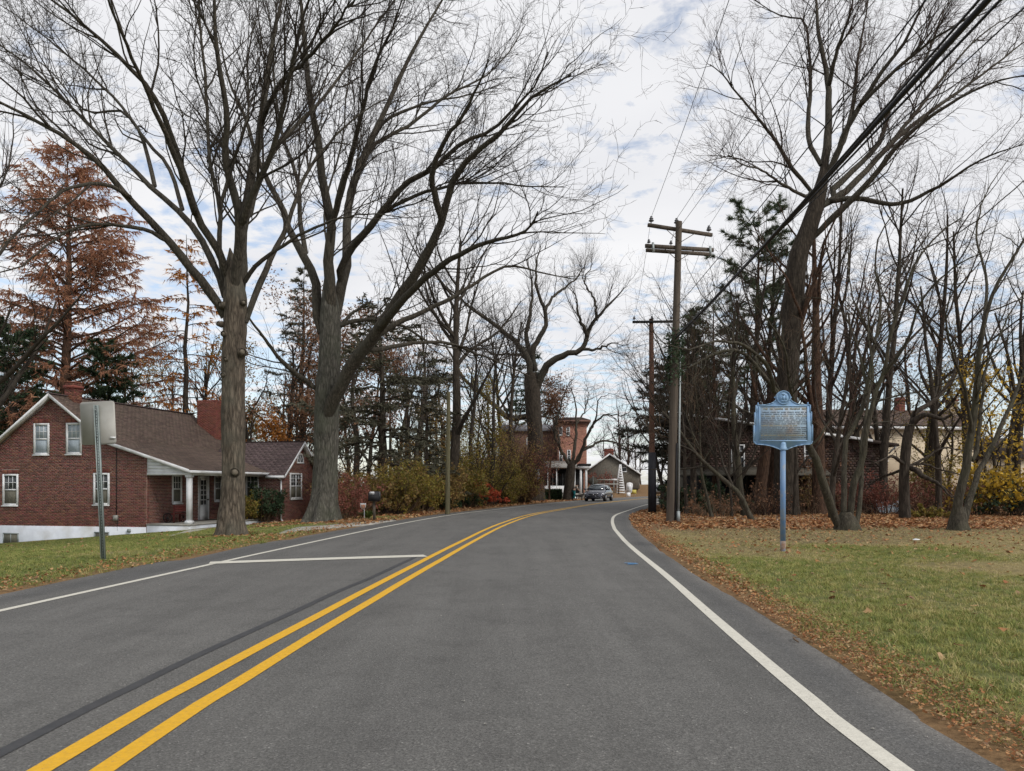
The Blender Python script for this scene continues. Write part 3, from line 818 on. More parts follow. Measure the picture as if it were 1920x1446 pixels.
# ------------------------------------------------------------ the big bare trees
def hero_tree(name, label, d, trunk, limbs, spec, sides, mb, ml, mt, seed, group=None, flare=0.5, extra=None, trunk_kw={}, wav=0.02, limbK=22, cat='tree', crown_label=None, rs=1.0):
    """trunk: [(px,py,r_px)...] from the foot up; limbs: [(off0,off1,r0,r1,[(px,py)...])]"""
    rng = np.random.default_rng(seed)
    bx, by, bz = at(trunk[0][0], trunk[0][1], d)
    off = (bx, by, bz)
    root = thing(name, off, label, cat, group)
    pts = [at(x, y, d) for x, y, r in trunk]; rad = [r * d / F for x, y, r in trunk]
    pts[0] = (pts[0][0], pts[0][1], pts[0][2] - 0.12)
    trunk_mesh('trunk', pts, rad, mb, root, off, seed, flare=flare, **trunk_kw)
    L3 = []; known = []
    tq, tr_ = resample(pts, 40, rad); known.append((tq, tr_))
    for l in limbs:
        o0, o1, r0, r1, p = l[:5]; r0 *= rs; r1 *= rs; p = list(p)
        # a limb begins inside the trunk or limb it grows from: take up that point's own depth and thickness
        A_ = np.concatenate([k_[0] for k_ in known]); B_ = np.concatenate([k_[1] for k_ in known])
        qx = CX + A_[:, 0] / A_[:, 1] * F; qy = HY - (A_[:, 2] - EYE) / A_[:, 1] * F
        dd_ = np.hypot(qx - p[0][0], qy - p[0][1]) + 4.0 * (np.arange(len(A_)) >= 40); i_ = int(np.argmin(dd_))
        if dd_[i_] > 3 and i_ >= 40: p.insert(0, (float(qx[i_]), float(qy[i_])))
        if i_ >= 40: o0 = float(A_[i_, 1] - d)
        r0 = min(r0, float(B_[i_]) * F / d / 0.76 * 0.92)
        Q, rr = limb3d(p, d, (o0, o1), limbK, r0, r1, rng, wav=wav * 0.6)
        known.append((Q, rr))
        L3.append((Q, rr))
    for Q, rr in L3:
        g = Geo(); V_, F_ = tube_arrays(Q[None], rr[None], 9, 0.03, rng); g.add(V_, F_)
        g.build('limb', M['limb'] if ml is M['branch'] else ml, root, smooth=True, off=off)
    lv = crown(L3, rng, spec)
    big = [l for l, s in zip(lv, sides) if s >= 5]; small = [l for l, s in zip(lv, sides) if s < 5]
    if big: build_branches(root, off, big, 'branches', ml, [s for s in sides if s >= 5])
    if small: build_branches(root, off, small, 'crown', mt, [s for s in sides if s < 5])
    return root, L3, lv, off

OAK = [dict(per_m=2.1, lo=1.8, hi=4.6, ang=(16, 42), K=9, ratio=0.62, slim=0.0092, up=0.04, jit=0.12, t0=0.18, fall=0.35, tip=0.25, term=3),
       dict(per_m=2.15, lo=0.9, hi=2.6, ang=(22, 50), K=6, ratio=0.62, slim=0.0115, up=0.03, jit=0.20, t0=0.15, fall=0.35, tip=0.3, rmin=0.004),
       dict(per_m=2.9, lo=0.35, hi=1.2, ang=(25, 60), K=4, ratio=0.75, slim=0.0105, up=0.01, jit=0.32, t0=0.2, fall=0.2, tip=0.4, rmin=0.0058),
       dict(per_m=3.6, lo=0.12, hi=0.42, ang=(30, 65), K=2, ratio=0.8, slim=0.008, up=0.0, jit=0.25, t0=0.3, fall=0.1, tip=0.5, rmin=0.0042)]
OAKS = [6, 4, 3, 3]

z1 = lambda l: [(x / 2.0657, y / 2.0657) for x, y in l]               # traced on an enlarged crop from (0,0)
z2 = lambda l: [(x / 2.0657 + 500, y / 2.0657) for x, y in l]
z3 = lambda l: [(x / 2.0657 + 1220, y / 2.0657) for x, y in l]
z7 = lambda l: [(x / 2.677 + 700, y / 2.677 + 420) for x, y in l]

T1, T1L, _, T1off = hero_tree('oak_tree', 'large bare tree with pruning scars on its brown trunk, in front of the brick porch', 21.0,
    [(433, 1003, 23.22), (434, 975, 22.36), (437, 930, 21.07), (438, 860, 20.64), (437, 760, 20.21), (437, 680, 20.64), (440, 620, 21.50), (441, 560, 20.64), (437, 520, 15), (434, 490, 9), (431, 465, 1)],
    [(0, -3.5, 12, 2.5, z1([(870, 1230), (820, 1140), (700, 990), (590, 860), (480, 745), (380, 630), (250, 530), (100, 450), (-60, 370), (-200, 330)])),
     (0.2, 2.5, 9.5, 2.5, z1([(870, 1150), (840, 1050), (740, 870), (600, 740), (450, 590), (330, 470), (150, 290), (0, 175), (-140, 80)])),
     (0, -5.0, 10, 2.5, z1([(880, 1080), (850, 980), (760, 830), (690, 600), (610, 400), (500, 260), (330, 100), (200, 0), (60, -110)])),
     (0.1, 1.0, 17, 4, z1([(880, 1160), (858, 1040), (850, 960), (850, 800), (810, 600), (800, 380), (780, 150), (770, -50), (760, -250)])),
     (0, -3.0, 13, 3, z1([(905, 1170), (915, 1040), (925, 850), (870, 600), (880, 450), (840, 200), (830, -40), (840, -240)])),
     (0.1, 3.5, 17, 4.5, z1([(925, 1190), (932, 1040), (938, 900), (970, 700), (1010, 480), (1040, 250), (1090, 0), (1120, -200)])),
     (0, -4.0, 8, 3, z1([(940, 880), (965, 780), (1040, 620), (1090, 450), (1140, 200), (1200, -20), (1250, -180)])),
     (0, 2.0, 9, 3, z1([(950, 1250), (1000, 1120), (1050, 1000), (1110, 880), (1180, 680), (1290, 540), (1400, 440), (1500, 380)])),
     (0, 4.5, 9, 3, z1([(960, 860), (1000, 720), (1080, 560), (1250, 380), (1400, 180), (1500, 40), (1600, -80)])),
     (-1.6, -4.0, 5, 1.5, z1([(650, 940), (600, 905), (520, 880), (380, 870), (250, 900), (100, 1020), (0, 1060), (-120, 1100)])),
     (-2.2, -5.0, 5, 1.5, z1([(500, 765), (440, 730), (380, 715), (260, 730), (120, 850), (0, 960), (-80, 1040)])),
     (0.8, 4.0, 6, 2, z1([(710, 840), (690, 760), (650, 640), (560, 540), (470, 430), (330, 430), (180, 260), (40, 200)])),
     (0, -1.5, 6, 1.5, z1([(945, 1100), (985, 1030), (1040, 990), (1200, 890), (1400, 830), (1560, 840)])),
     (-0.4, -6.0, 8, 2.5, z1([(760, 830), (700, 660), (640, 520), (560, 330), (480, 150), (420, 0), (380, -140)])),
     (0.3, 4.5, 7, 2, z1([(850, 800), (900, 640), (960, 440), (960, 220), (1000, 40), (1020, -120)])),
     (0.6, 6.0, 6, 2, z1([(600, 745), (560, 560), (480, 420), (360, 300), (220, 180), (60, 60), (-60, -20)])),
     (-0.5, -6.5, 7, 2, z1([(1010, 480), (1080, 330), (1200, 220), (1330, 60), (1420, -80)]))],
    OAK, OAKS, M['bark_a'], M['branch'], M['twig'], 11, flare=0.7, trunk_kw=dict(rough=0.085, rows=130, S=56))
# pruning scars on tree 1
for (px, py, r, sx) in ((447, 886, 12, 0.3), (460, 663, 10, 0.5), (427, 630, 8, -0.2), (417, 611, 6.5, -0.5), (431, 677, 6, -0.1), (426, 706, 6.5, -0.3), (421, 576, 8, -0.4), (462, 571, 7, 0.6)):
    p = Vector(at(px, py, 21.0)) - Vector(T1off)
    rr = r * 0.78 * 21.0 / F; tr = 0.285
    c = Vector((p.x, -math.sqrt(max(0.05, tr ** 2 - (sx * tr) ** 2)) - 0.0, p.z)); nrm = Vector((sx, -1, -0.05)).normalized()
    g = MB(); g.cyl(c - nrm * 0.10, c + nrm * 0.045, rr * 1.25, rr * 0.84, 16, caps=False); g.cyl(c - nrm * 0.05, c + nrm * 0.02, rr * .9, rr * 0.9, 16); g.build('pruning_scar', M['bark_a'], T1, smooth=False)
    g = MB(); g.cyl(c - nrm * 0.0, c + nrm * 0.03, rr * 0.62, rr * 0.58, 12); g.build('pruning_scar', mat('cut_wood%d' % px, (0.20, 0.17, 0.13), (0.12, 0.10, 0.075), 14) if 'cut' not in M else M['cut'], T1)
    M['cut'] = bpy.data.materials.get('cut_wood%d' % px) or M['cut']

T2, T2L, _, T2off = hero_tree('oak_tree', 'massive bare grey-trunked tree with flared foot by the driveway mouth', 30.0,
    [(606, 977, 25.60), (607, 955, 24.80), (609, 920, 22.40), (611, 860, 21.60), (612, 800, 22.40), (614, 740, 23.20), (617, 690, 20.00), (619, 630, 19.20), (619, 580, 17.60), (617, 545, 12.00), (616, 510, 6.40), (616, 470, 0.80)],
    [(0, 3, 13, 3, z2([(215, 1290), (190, 1200), (195, 1110), (150, 1000), (90, 900), (60, 800), (20, 730), (-40, 600), (-90, 440), (-150, 300), (-190, 120)])),
     (0, -2, 15, 5, z2([(250, 1280), (250, 1180), (240, 1000), (250, 870), (215, 700), (200, 550), (170, 400), (150, 200), (130, 0), (110, -200)])),
     (0, 5, 14, 4, z2([(260, 1260), (285, 1130), (310, 1000), (310, 850), (340, 700), (380, 600), (470, 400), (540, 250), (620, 100), (680, 0), (760, -130)])),
     (0, -5, 10, 2.5, z2([(280, 1080), (310, 990), (400, 880), (530, 720), (650, 650), (750, 560), (880, 500), (960, 420), (1040, 330), (1090, 200)])),
     (-0.5, -4, 6, 1.8, z2([(330, 960), (440, 830), (600, 750), (740, 715), (880, 710), (1020, 722), (1150, 725)])),
     (-0.2, -7, 17, 3, z2([(232, 1620), (262, 1545), (340, 1400), (420, 1300), (500, 1170), (600, 1020), (680, 850), (720, 700), (800, 600), (900, 520), (1000, 400), (1090, 340), (1180, 290)])),
     (-2.0, -9, 10, 3, z2([(440, 1275), (520, 1170), (600, 1090), (720, 1000), (850, 940), (1000, 900), (1040, 850), (1050, 820)])),
     (-1.0, 1.0, 8, 2.5, z2([(360, 1370), (470, 1270), (600, 1210), (740, 1140), (850, 1070), (940, 1030), (1080, 1060), (1180, 1080)])),
     (0, 2, 6, 1.5, z2([(270, 1270), (310, 1250), (370, 1240), (450, 1240), (540, 1270), (640, 1330), (760, 1350), (880, 1340)])),
     (0, -2.5, 7, 4, [(592, 728), (575, 716), (552, 699), (519, 666), (486, 620), (469, 600), (455, 582)]),
     (0.5, 6, 8, 2.5, z2([(310, 850), (335, 700), (450, 480), (560, 420), (650, 390), (780, 370), (900, 330)])),
     (0.5, 7, 8, 2.5, z2([(340, 700), (420, 560), (560, 480), (700, 370), (840, 300), (940, 200), (1000, 100)])),
     (0, -6, 8, 2.5, z2([(250, 870), (300, 700), (360, 480), (400, 300), (480, 120), (540, -40)])),
     (0.3, 6, 9, 2.5, z2([(240, 1000), (225, 800), (290, 560), (310, 350), (350, 150), (400, -40)])),
     (0.3, 5, 7, 2.5, z2([(155, 1000), (130, 860), (120, 700), (60, 520), (30, 320), (20, 150), (0, 0)])),
     (-1.5, -8, 8, 2.2, z2([(680, 850), (640, 700), (680, 560), (760, 450), (820, 330), (860, 230)])),
     (0, 3, 6, 1.5, z2([(400, 1360), (560, 1330), (700, 1330), (840, 1380), (980, 1440), (1100, 1500)])),
     (0, 1, 6, 5, z2([(280, 1270), (330, 1215), (404, 1165)]))],
    OAK, OAKS, M['bark_b'], M['branch'], M['twig'], 12, flare=1.0, trunk_kw=dict(rough=0.05, lobes=7, rows=130, S=56))

WIL = [dict(per_m=2.3, lo=1.6, hi=4.6, ang=(15, 50), K=8, ratio=0.5, slim=0.011, up=0.10, jit=0.14, t0=0.25, fall=0.3, tip=0.25, term=4),
       dict(per_m=2.6, lo=0.8, hi=2.6, ang=(15, 40), K=5, ratio=0.6, slim=0.010, up=0.09, jit=0.12, t0=0.1, fall=0.3, tip=0.3, rmin=0.006),
       dict(per_m=2.8, lo=0.5, hi=1.4, ang=(15, 45), K=3, ratio=0.7, slim=0.009, up=0.05, jit=0.15, t0=0.2, fall=0.2, tip=0.4, rmin=0.005)]
hero_tree('willow_tree', 'tall bare willow with two thick crooked limbs, beyond the yellow-green hedge', 68.0,
    [(1006, 938, 15), (1006, 880, 14), (1004, 820, 14), (1000, 770, 14.5), (998, 730, 15), (995, 700, 12)],
    [(0, -3, 11, 3, z7([(790, 800), (780, 700), (740, 620), (600, 500), (500, 430), (430, 370), (330, 290)])),
     (0, 2, 10, 3, z7([(800, 780), (785, 680), (770, 560), (790, 430), (800, 350), (790, 260), (770, 180)])),
     (0, -2, 10, 3, z7([(815, 740), (800, 640), (860, 520), (860, 430), (820, 340), (820, 200), (840, 110)])),
     (0, 3, 6, 2, z7([(865, 430), (900, 370), (960, 320), (1040, 250), (1070, 170)])),
     (0, -4, 13, 3, z7([(820, 830), (850, 755), (880, 700), (960, 660), (1050, 620), (1100, 500), (1180, 410), (1260, 320)])),
     (-2, -5, 6, 2, z7([(1075, 560), (1030, 460), (1020, 380), (990, 310)])),
     (-2.5, -2, 6, 2, z7([(1120, 480), (1110, 380), (1060, 290), (1100, 200)])),
     (0, 3, 7, 2, z7([(790, 760), (760, 670), (690, 655), (600, 650), (520, 590)])),
     (-2.5, -4, 5, 1.5, z7([(1060, 628), (1120, 630), (1200, 600), (1260, 610)])),
     (0, 4, 10, 3, z7([(800, 960), (690, 975), (600, 905), (540, 850), (450, 770), (380, 640), (300, 560)]))],
    WIL, [5, 3, 3], M['bark_d'], M['branch'], M['twig'], 13, flare=0.2, wav=0.07, rs=.82)

hero_tree('street_tree', 'small dark spreading tree standing right in front of the pillared porch', 72.0,
    [(1066, 937, 11), (1067, 915, 9.5), (1069, 895, 9), (1071, 876, 8), (1073, 862, 6)],
    [(0, -2, 4.5, 1.5, z7([(985, 1220), (970, 1180), (940, 1130), (910, 1050), (930, 950), (960, 850), (1000, 780)])),
     (0, 2, 5, 1.5, z7([(1000, 1210), (1010, 1120), (1020, 1000), (1010, 880), (980, 800)])),
     (0, -3, 5, 1.5, z7([(1000, 1215), (1040, 1160), (1080, 1050), (1150, 965), (1250, 960), (1300, 930)])),
     (0, 2, 5, 1.5, z7([(1000, 1220), (1040, 1150), (1100, 1110), (1180, 1090), (1260, 1120), (1300, 1180)])),
     (0, -3, 3.5, 1, z7([(1085, 1050), (1120, 960), (1130, 880), (1190, 850)])),
     (0, 3, 3.5, 1, z7([(1020, 1000), (1060, 940), (1080, 860), (1060, 790)])),
     (0, 1, 3, 1, z7([(935, 1100), (900, 960), (870, 880)]))],
    [dict(per_m=1.5, lo=1.5, hi=3.8, ang=(20, 60), K=7, ratio=0.5, slim=0.014, up=0.02, jit=0.2, t0=0.2, fall=0.3, tip=0.3, rmin=0.012),
     dict(per_m=1.8, lo=0.7, hi=2.0, ang=(25, 60), K=4, ratio=0.6, slim=0.011, up=0.0, jit=0.2, t0=0.15, fall=0.2, tip=0.4, rmin=0.008),
     dict(per_m=1.8, lo=0.4, hi=1.0, ang=(25, 60), K=3, ratio=0.7, slim=0.011, up=0.0, jit=0.2, t0=0.15, fall=0.2, tip=0.5, rmin=0.006)],
    [5, 3, 3], M['bark_d'], M['branch'], M['twig'], 14, flare=0.15, wav=0.08)

# right-hand group
hero_tree('maple_tree', 'tallest bare tree on the right, its thick trunk rising behind the blue marker', 35.0,
    [(1474, 968, 23), (1474, 930, 22), (1474, 860, 21), (1474, 780, 20), (1476, 720, 19), (1481, 660, 18), (1486, 590, 18), (1491, 532, 18), (1497, 480, 17), (1512, 440, 16), (1526, 400, 15), (1537, 360, 13), (1545, 320, 8), (1550, 280, 2)],
    [(0, 2, 12, 3, z3([(655, 745), (680, 600), (690, 400), (680, 280), (650, 130), (640, 0), (630, -150)])),
     (0, -3, 6, 2, z3([(620, 740), (540, 640), (480, 540), (400, 440), (340, 370), (280, 290), (230, 250)])),
     (0, 3, 7, 2, z3([(660, 640), (610, 530), (620, 330), (610, 160), (590, 80), (500, 60), (400, 0)])),
     (0, -4, 8, 2.5, z3([(680, 680), (720, 600), (770, 480), (880, 300), (990, 150), (1060, 0), (1120, -140)])),
     (0, 4, 9, 2.5, z3([(660, 800), (700, 775), (760, 740), (900, 590), (1020, 480), (1200, 350), (1400, 200), (1520, 100)])),
     (0, -2, 6, 2, z3([(690, 330), (720, 200), (770, 60), (800, -80)])),
     (0, 4, 7, 2, z3([(740, 560), (780, 430), (800, 250), (830, 80), (850, -60)])),
     (0, -5, 7, 2, z3([(820, 400), (960, 260), (1100, 150), (1240, 60), (1340, -60)])),
     (0, 5, 7, 2, z3([(900, 590), (1040, 420), (1180, 240), (1300, 120), (1440, 40)])),
     (0, -5, 9, 2.5, z3([(630, 920), (720, 830), (860, 690), (960, 560), (1100, 440), (1300, 330), (1460, 290)])),
     (0, -5, 7, 2, z3([(690, 780), (800, 770), (960, 790), (1120, 720), (1280, 620), (1440, 560)])),
     (0, 6, 8, 2, z3([(700, 740), (880, 560), (940, 380), (1060, 240), (1120, 80), (1200, -60)])),
     (0, -6, 6, 1.8, z3([(600, 760), (520, 720), (430, 660), (360, 640), (300, 600)]))],
    OAK[:3] + [dict(per_m=3.4, lo=0.2, hi=0.6, ang=(25, 60), K=2, ratio=0.8, slim=0.008, up=0.0, jit=0.25, t0=0.3, fall=0.1, tip=0.5, rmin=0.004)], OAKS, M['bark_d'], M['branch'], M['twig_r'], 15, flare=0.25)

SCRUB = [dict(per_m=1.8, lo=1.2, hi=3.4, ang=(25, 65), K=8, ratio=0.5, slim=0.011, up=0.02, jit=0.2, t0=0.25, fall=0.3, tip=0.25, term=3),
         dict(per_m=2.2, lo=0.6, hi=1.7, ang=(30, 65), K=5, ratio=0.6, slim=0.008, up=0.0, jit=0.24, t0=0.15, fall=0.3, tip=0.3, rmin=0.004),
         dict(per_m=3.4, lo=0.25, hi=0.9, ang=(30, 65), K=3, ratio=0.7, slim=0.007, up=0.0, jit=0.25, t0=0.2, fall=0.2, tip=0.4, rmin=0.003)]
SCS = [5, 3, 3]
hero_tree('clump_tree', 'bare multi-stemmed tree leaning left, just right of the blue marker', 23.2,
    [(1590, 998, 22), (1588, 985, 19), (1587, 972, 15), (1586, 960, 9)],
    [(0, -3.0, 13, 5, [(1573, 990), (1563, 965), (1554, 939), (1537, 883), (1520, 838), (1486, 775), (1451, 730), (1431, 705), (1400, 668), (1365, 655), (1330, 668), (1290, 690)]),
     (0.4, 2.5, 9, 3, [(1583, 985), (1580, 953), (1582, 897), (1586, 826), (1605, 798), (1619, 756), (1626, 720), (1640, 640), (1652, 560), (1640, 500), (1650, 440), (1690, 380)]),
     (0, -1.0, 10, 3.5, [(1595, 990), (1595, 950), (1600, 910), (1613, 874), (1624, 812), (1641, 742), (1656, 700), (1672, 620), (1700, 540), (1712, 500), (1760, 440), (1800, 410)]),
     (0.3, 2.0, 9, 3, [(1606, 992), (1611, 950), (1616, 897), (1616, 830), (1626, 760), (1636, 690), (1628, 620), (1638, 540), (1660, 505)]),
     (0.3, -3.0, 7, 3, [(1632, 545), (1650, 515), (1685, 489), (1733, 465), (1782, 445), (1840, 407), (1869, 382), (1920, 339), (1980, 300)]),
     (-1.0, -5.0, 6, 2, [(1452, 732), (1440, 690), (1412, 660), (1380, 642), (1340, 640), (1290, 655), (1240, 640)]),
     (-2, -4, 5, 2, [(1500, 800), (1480, 720), (1470, 650), (1440, 600), (1400, 560)]),
     (0.5, 3, 6, 2, [(1626, 720), (1605, 640), (1580, 590), (1540, 560), (1500, 560)]),
     (0, -3, 5, 2, [(1660, 700), (1700, 640), (1730, 560), (1790, 500), (1850, 470)]),
     (0, 3, 5, 1.5, [(1640, 640), (1600, 560), (1590, 480), (1600, 400), (1640, 330)])],
    SCRUB, SCS, M['bark_c'], M['bark_c'], M['twig'], 16, rs=.86, flare=0.3, trunk_kw=dict(rows=24))
hero_tree('clump_tree', 'bare forked tree with two smooth grey stems near the right edge of the lawn', 23.2,
    [(1797, 998, 22), (1796, 985, 17), (1797, 968, 14), (1798, 950, 10)],
    [(0, -1, 13, 4, [(1790, 990), (1793, 960), (1797, 935), (1813, 869), (1823, 800), (1829, 742), (1833, 690), (1845, 605), (1862, 550), (1883, 508), (1920, 450), (1960, 400)]),
     (0.3, 2, 10, 3.5, [(1806, 990), (1810, 965), (1820, 930), (1836, 883), (1858, 841), (1886, 779), (1914, 714), (1935, 650), (1950, 580)]),
     (0.2, 1, 6, 2.5, [(1828, 860), (1838, 790), (1843, 720), (1852, 680), (1898, 581), (1930, 540)]),
     (0, -3, 5, 2, [(1822, 810), (1812, 740), (1795, 690), (1775, 620), (1780, 560), (1800, 500)]),
     (0, 3, 5, 2, [(1845, 605), (1850, 520), (1830, 440), (1850, 360), (1890, 300)]),
     (0, 3, 4.5, 2, [(1872, 805), (1900, 760), (1940, 745), (1980, 700)])],
    SCRUB, SCS, M['bark_c'], M['bark_c'], M['twig'], 17, rs=.88, flare=0.3, trunk_kw=dict(rows=24))
hero_tree('broken_tree', 'dark dead-looking tree with a snapped arching top, between the two forked trees', 31.0,
    [(1697, 974, 10.5), (1696, 940, 9.5), (1695, 900, 9), (1697, 865, 9), (1700, 830, 8.5), (1706, 800, 8)],
    [(0, -1, 8.5, 6, [(1706, 805), (1715, 790), (1734, 778), (1757, 783), (1768, 786), (1776, 781), (1785, 776)]),
     (0, 1.5, 7, 3, [(1708, 795), (1717, 773), (1745, 756), (1774, 728), (1790, 700), (1800, 660), (1820, 630)]),
     (0, -1, 4, 3, [(1713, 780), (1719, 760), (1724, 746)]),
     (0, -1.5, 5.5, 2.5, [(1698, 872), (1685, 862), (1672, 856), (1655, 862), (1638, 869)]),
     (0, 1.5, 5, 2, [(1697, 878), (1672, 888), (1650, 896), (1630, 910)]),
     (0, -2, 8, 3, [(1702, 874), (1718, 882), (1732, 894), (1760, 908), (1785, 933)]),
     (0, 1, 4, 2, [(1702, 874), (1730, 870), (1760, 880), (1800, 890)]),
     (0, 1, 4, 2, [(1702, 874), (1730, 862), (1770, 840), (1820, 850)]),
     (-0.6, -1, 3, 1.5, [(1768, 788), (1772, 800), (1776, 806), (1790, 818), (1800, 826)])],
    SCRUB, SCS, M['bark_d'], M['bark_d'], M['twig'], 18, flare=0.2, trunk_kw=dict(rows=40, S=20))

# ------------------------------------------------------------ trees built by rule
TREE_TW = 1.25
def auto_tree(name, label, foot, h, r0, seed, nl=9, lean=(0, 0), mb='bark_d', mt='twig', fork=0.3, spec=None, sides=None, up=0.10, ang=(20, 50), group=None, leafy=None, limb_len=0.45, wig=0.05, kind_crown=False, cat='tree', trunkS=14):
    rng = np.random.default_rng(seed)
    K = 16
    d = np.array([lean[0], lean[1], 1.0]); d /= np.linalg.norm(d); Q = np.zeros((K, 3)); Q[0] = foot
    for k in range(1, K):
        Q[k] = Q[k - 1] + d * h * 0.92 / (K - 1)
        d = d + np.array([rng.normal(0, wig), rng.normal(0, wig), 0.02]); d /= np.linalg.norm(d)
    rr = r0 * np.linspace(1, 0.16, K) ** 0.85
    rr[0] *= 1.25
    root = thing(name, tuple(foot), label, cat, group)
    g = Geo(); V_, F_ = tube_arrays(Q[None], rr[None], trunkS, 0.03, rng); g.add(V_, F_); g.build('trunk', M[mb], root, smooth=True, off=foot)
    P_, R_ = spawn(Q[None], rr[None], rng, nl / h, h * limb_len * 0.7, h * limb_len * 1.25, ang, 10, 0.62, 0.02, up, 0.10, fork, 0.35, 0.2, rmin=0.015)
    spec = spec or [dict(per_m=1.6, lo=h * .08, hi=h * .22, ang=(20, 50), K=6, ratio=0.6, slim=0.012, up=0.05, jit=0.14, t0=0.15, fall=0.3, tip=0.3, rmin=0.008),
                    dict(per_m=1.8, lo=h * .035, hi=h * .09, ang=(20, 55), K=4, ratio=0.7, slim=0.010, up=0.03, jit=0.18, t0=0.15, fall=0.2, tip=0.4, rmin=0.006),
                    dict(per_m=1.9, lo=h * .02, hi=h * .045, ang=(20, 55), K=2, ratio=0.7, slim=0.010, up=0.02, jit=0.2, t0=0.2, fall=0.2, tip=0.5, rmin=0.005)]
    sides = sides or [3, 3, 3]
    lv = [(P_, R_)]; cur = lv[0]
    for s in spec:
        cur = spawn(cur[0], cur[1], rng, **s); lv.append(cur)
    g = Geo(); V_, F_ = tube_arrays(P_, R_, 6); g.add(V_, F_); g.build('branches', M['branch'] if mt == 'twig' else M[mb], root, smooth=True, off=foot)
    build_branches(root, foot, lv[1:], 'crown', M[mt], sides)
    if leafy:
        ends = np.concatenate([l[0][:, -1] for l in lv[2:]] + [l[0][:, 1] for l in lv[2:]])
        ln, lm, sz = leafy
        idx = rng.integers(0, len(ends), ln)
        add_leaves(root, ends[idx] + rng.normal(0, sz * 2.5, (ln, 3)), sz, lm, rng, foot)
    return root, lv

def leaf_quads(P, sz, rng, aspect=0.8, droop=0.0):
    n = len(P)
    u = norm(rng.standard_normal((n, 3))); u[:, 2] -= droop; u = norm(u); v = norm(np.cross(u, rng.standard_normal((n, 3))))
    s = (sz * rng.uniform(0.6, 1.35, n))[:, None]
    V_ = np.stack([P - v * s * aspect * .5, P + v * s * aspect * .5, P + u * s], 1).reshape(-1, 3)
    return V_, np.arange(n * 3).reshape(-1, 3)
def add_leaves(root, P, sz, m, rng, off, name='foliage', aspect=0.8, droop=0.0):
    V_, F_ = leaf_quads(np.asarray(P), sz, rng, aspect, droop)
    g = Geo(); g.add(V_, F_); return g.build(name, m, root, off=off)

LM = {
 'green': leafmat('leaf_green', [(0.05, 0.085, 0.02), (0.08, 0.12, 0.03), (0.12, 0.15, 0.04), (0.16, 0.165, 0.04)]),
 'yg': leafmat('leaf_yellow_green', [(0.10, 0.105, 0.03), (0.20, 0.175, 0.035), (0.29, 0.23, 0.04), (0.16, 0.13, 0.045), (0.30, 0.19, 0.05), (0.13, 0.085, 0.045)]),
 'yellow': leafmat('leaf_yellow', [(0.48, 0.33, 0.04), (0.60, 0.38, 0.04), (0.34, 0.23, 0.04), (0.20, 0.15, 0.05)]),
 'orange': leafmat('leaf_orange', [(0.40, 0.15, 0.03), (0.30, 0.11, 0.03), (0.46, 0.21, 0.04), (0.20, 0.085, 0.03)]),
 'brown': leafmat('leaf_brown', [(0.22, 0.11, 0.062), (0.15, 0.08, 0.05), (0.27, 0.145, 0.08), (0.12, 0.07, 0.045)]),
 'red': leafmat('leaf_red', [(0.48, 0.085, 0.04), (0.36, 0.06, 0.035), (0.50, 0.14, 0.05)]),
 'maroon': leafmat('leaf_maroon', [(0.19, 0.065, 0.05), (0.24, 0.09, 0.065), (0.15, 0.06, 0.045)]),
 'mix': leafmat('leaf_mixed', [(0.16, 0.09, 0.05), (0.24, 0.16, 0.06), (0.30, 0.20, 0.06), (0.14, 0.13, 0.045), (0.24, 0.11, 0.055)]),
 'rust': leafmat('leaf_rust', [(0.42, 0.205, 0.13), (0.34, 0.16, 0.10), (0.46, 0.25, 0.145), (0.28, 0.135, 0.09)], transl=0.45),
 'spruce': leafmat('needle_spruce', [(0.06, 0.060, 0.042), (0.085, 0.084, 0.056), (0.11, 0.105, 0.072), (0.085, 0.07, 0.048)], transl=0.1),
 'cedar': leafmat('needle_cedar', [(0.024, 0.045, 0.026), (0.038, 0.062, 0.03), (0.052, 0.072, 0.036)], transl=0.05),
 'pine': leafmat('needle_pine', [(0.05, 0.085, 0.05), (0.075, 0.11, 0.06), (0.10, 0.13, 0.08), (0.12, 0.12, 0.055)], transl=0.15),
 'dim': leafmat('needle_dull', [(0.06, 0.06, 0.045), (0.08, 0.075, 0.052), (0.05, 0.053, 0.04)], transl=0.05),
 'box': leafmat('leaf_boxwood', [(0.02, 0.042, 0.018), (0.032, 0.058, 0.024), (0.045, 0.07, 0.03)], transl=0.05),
}

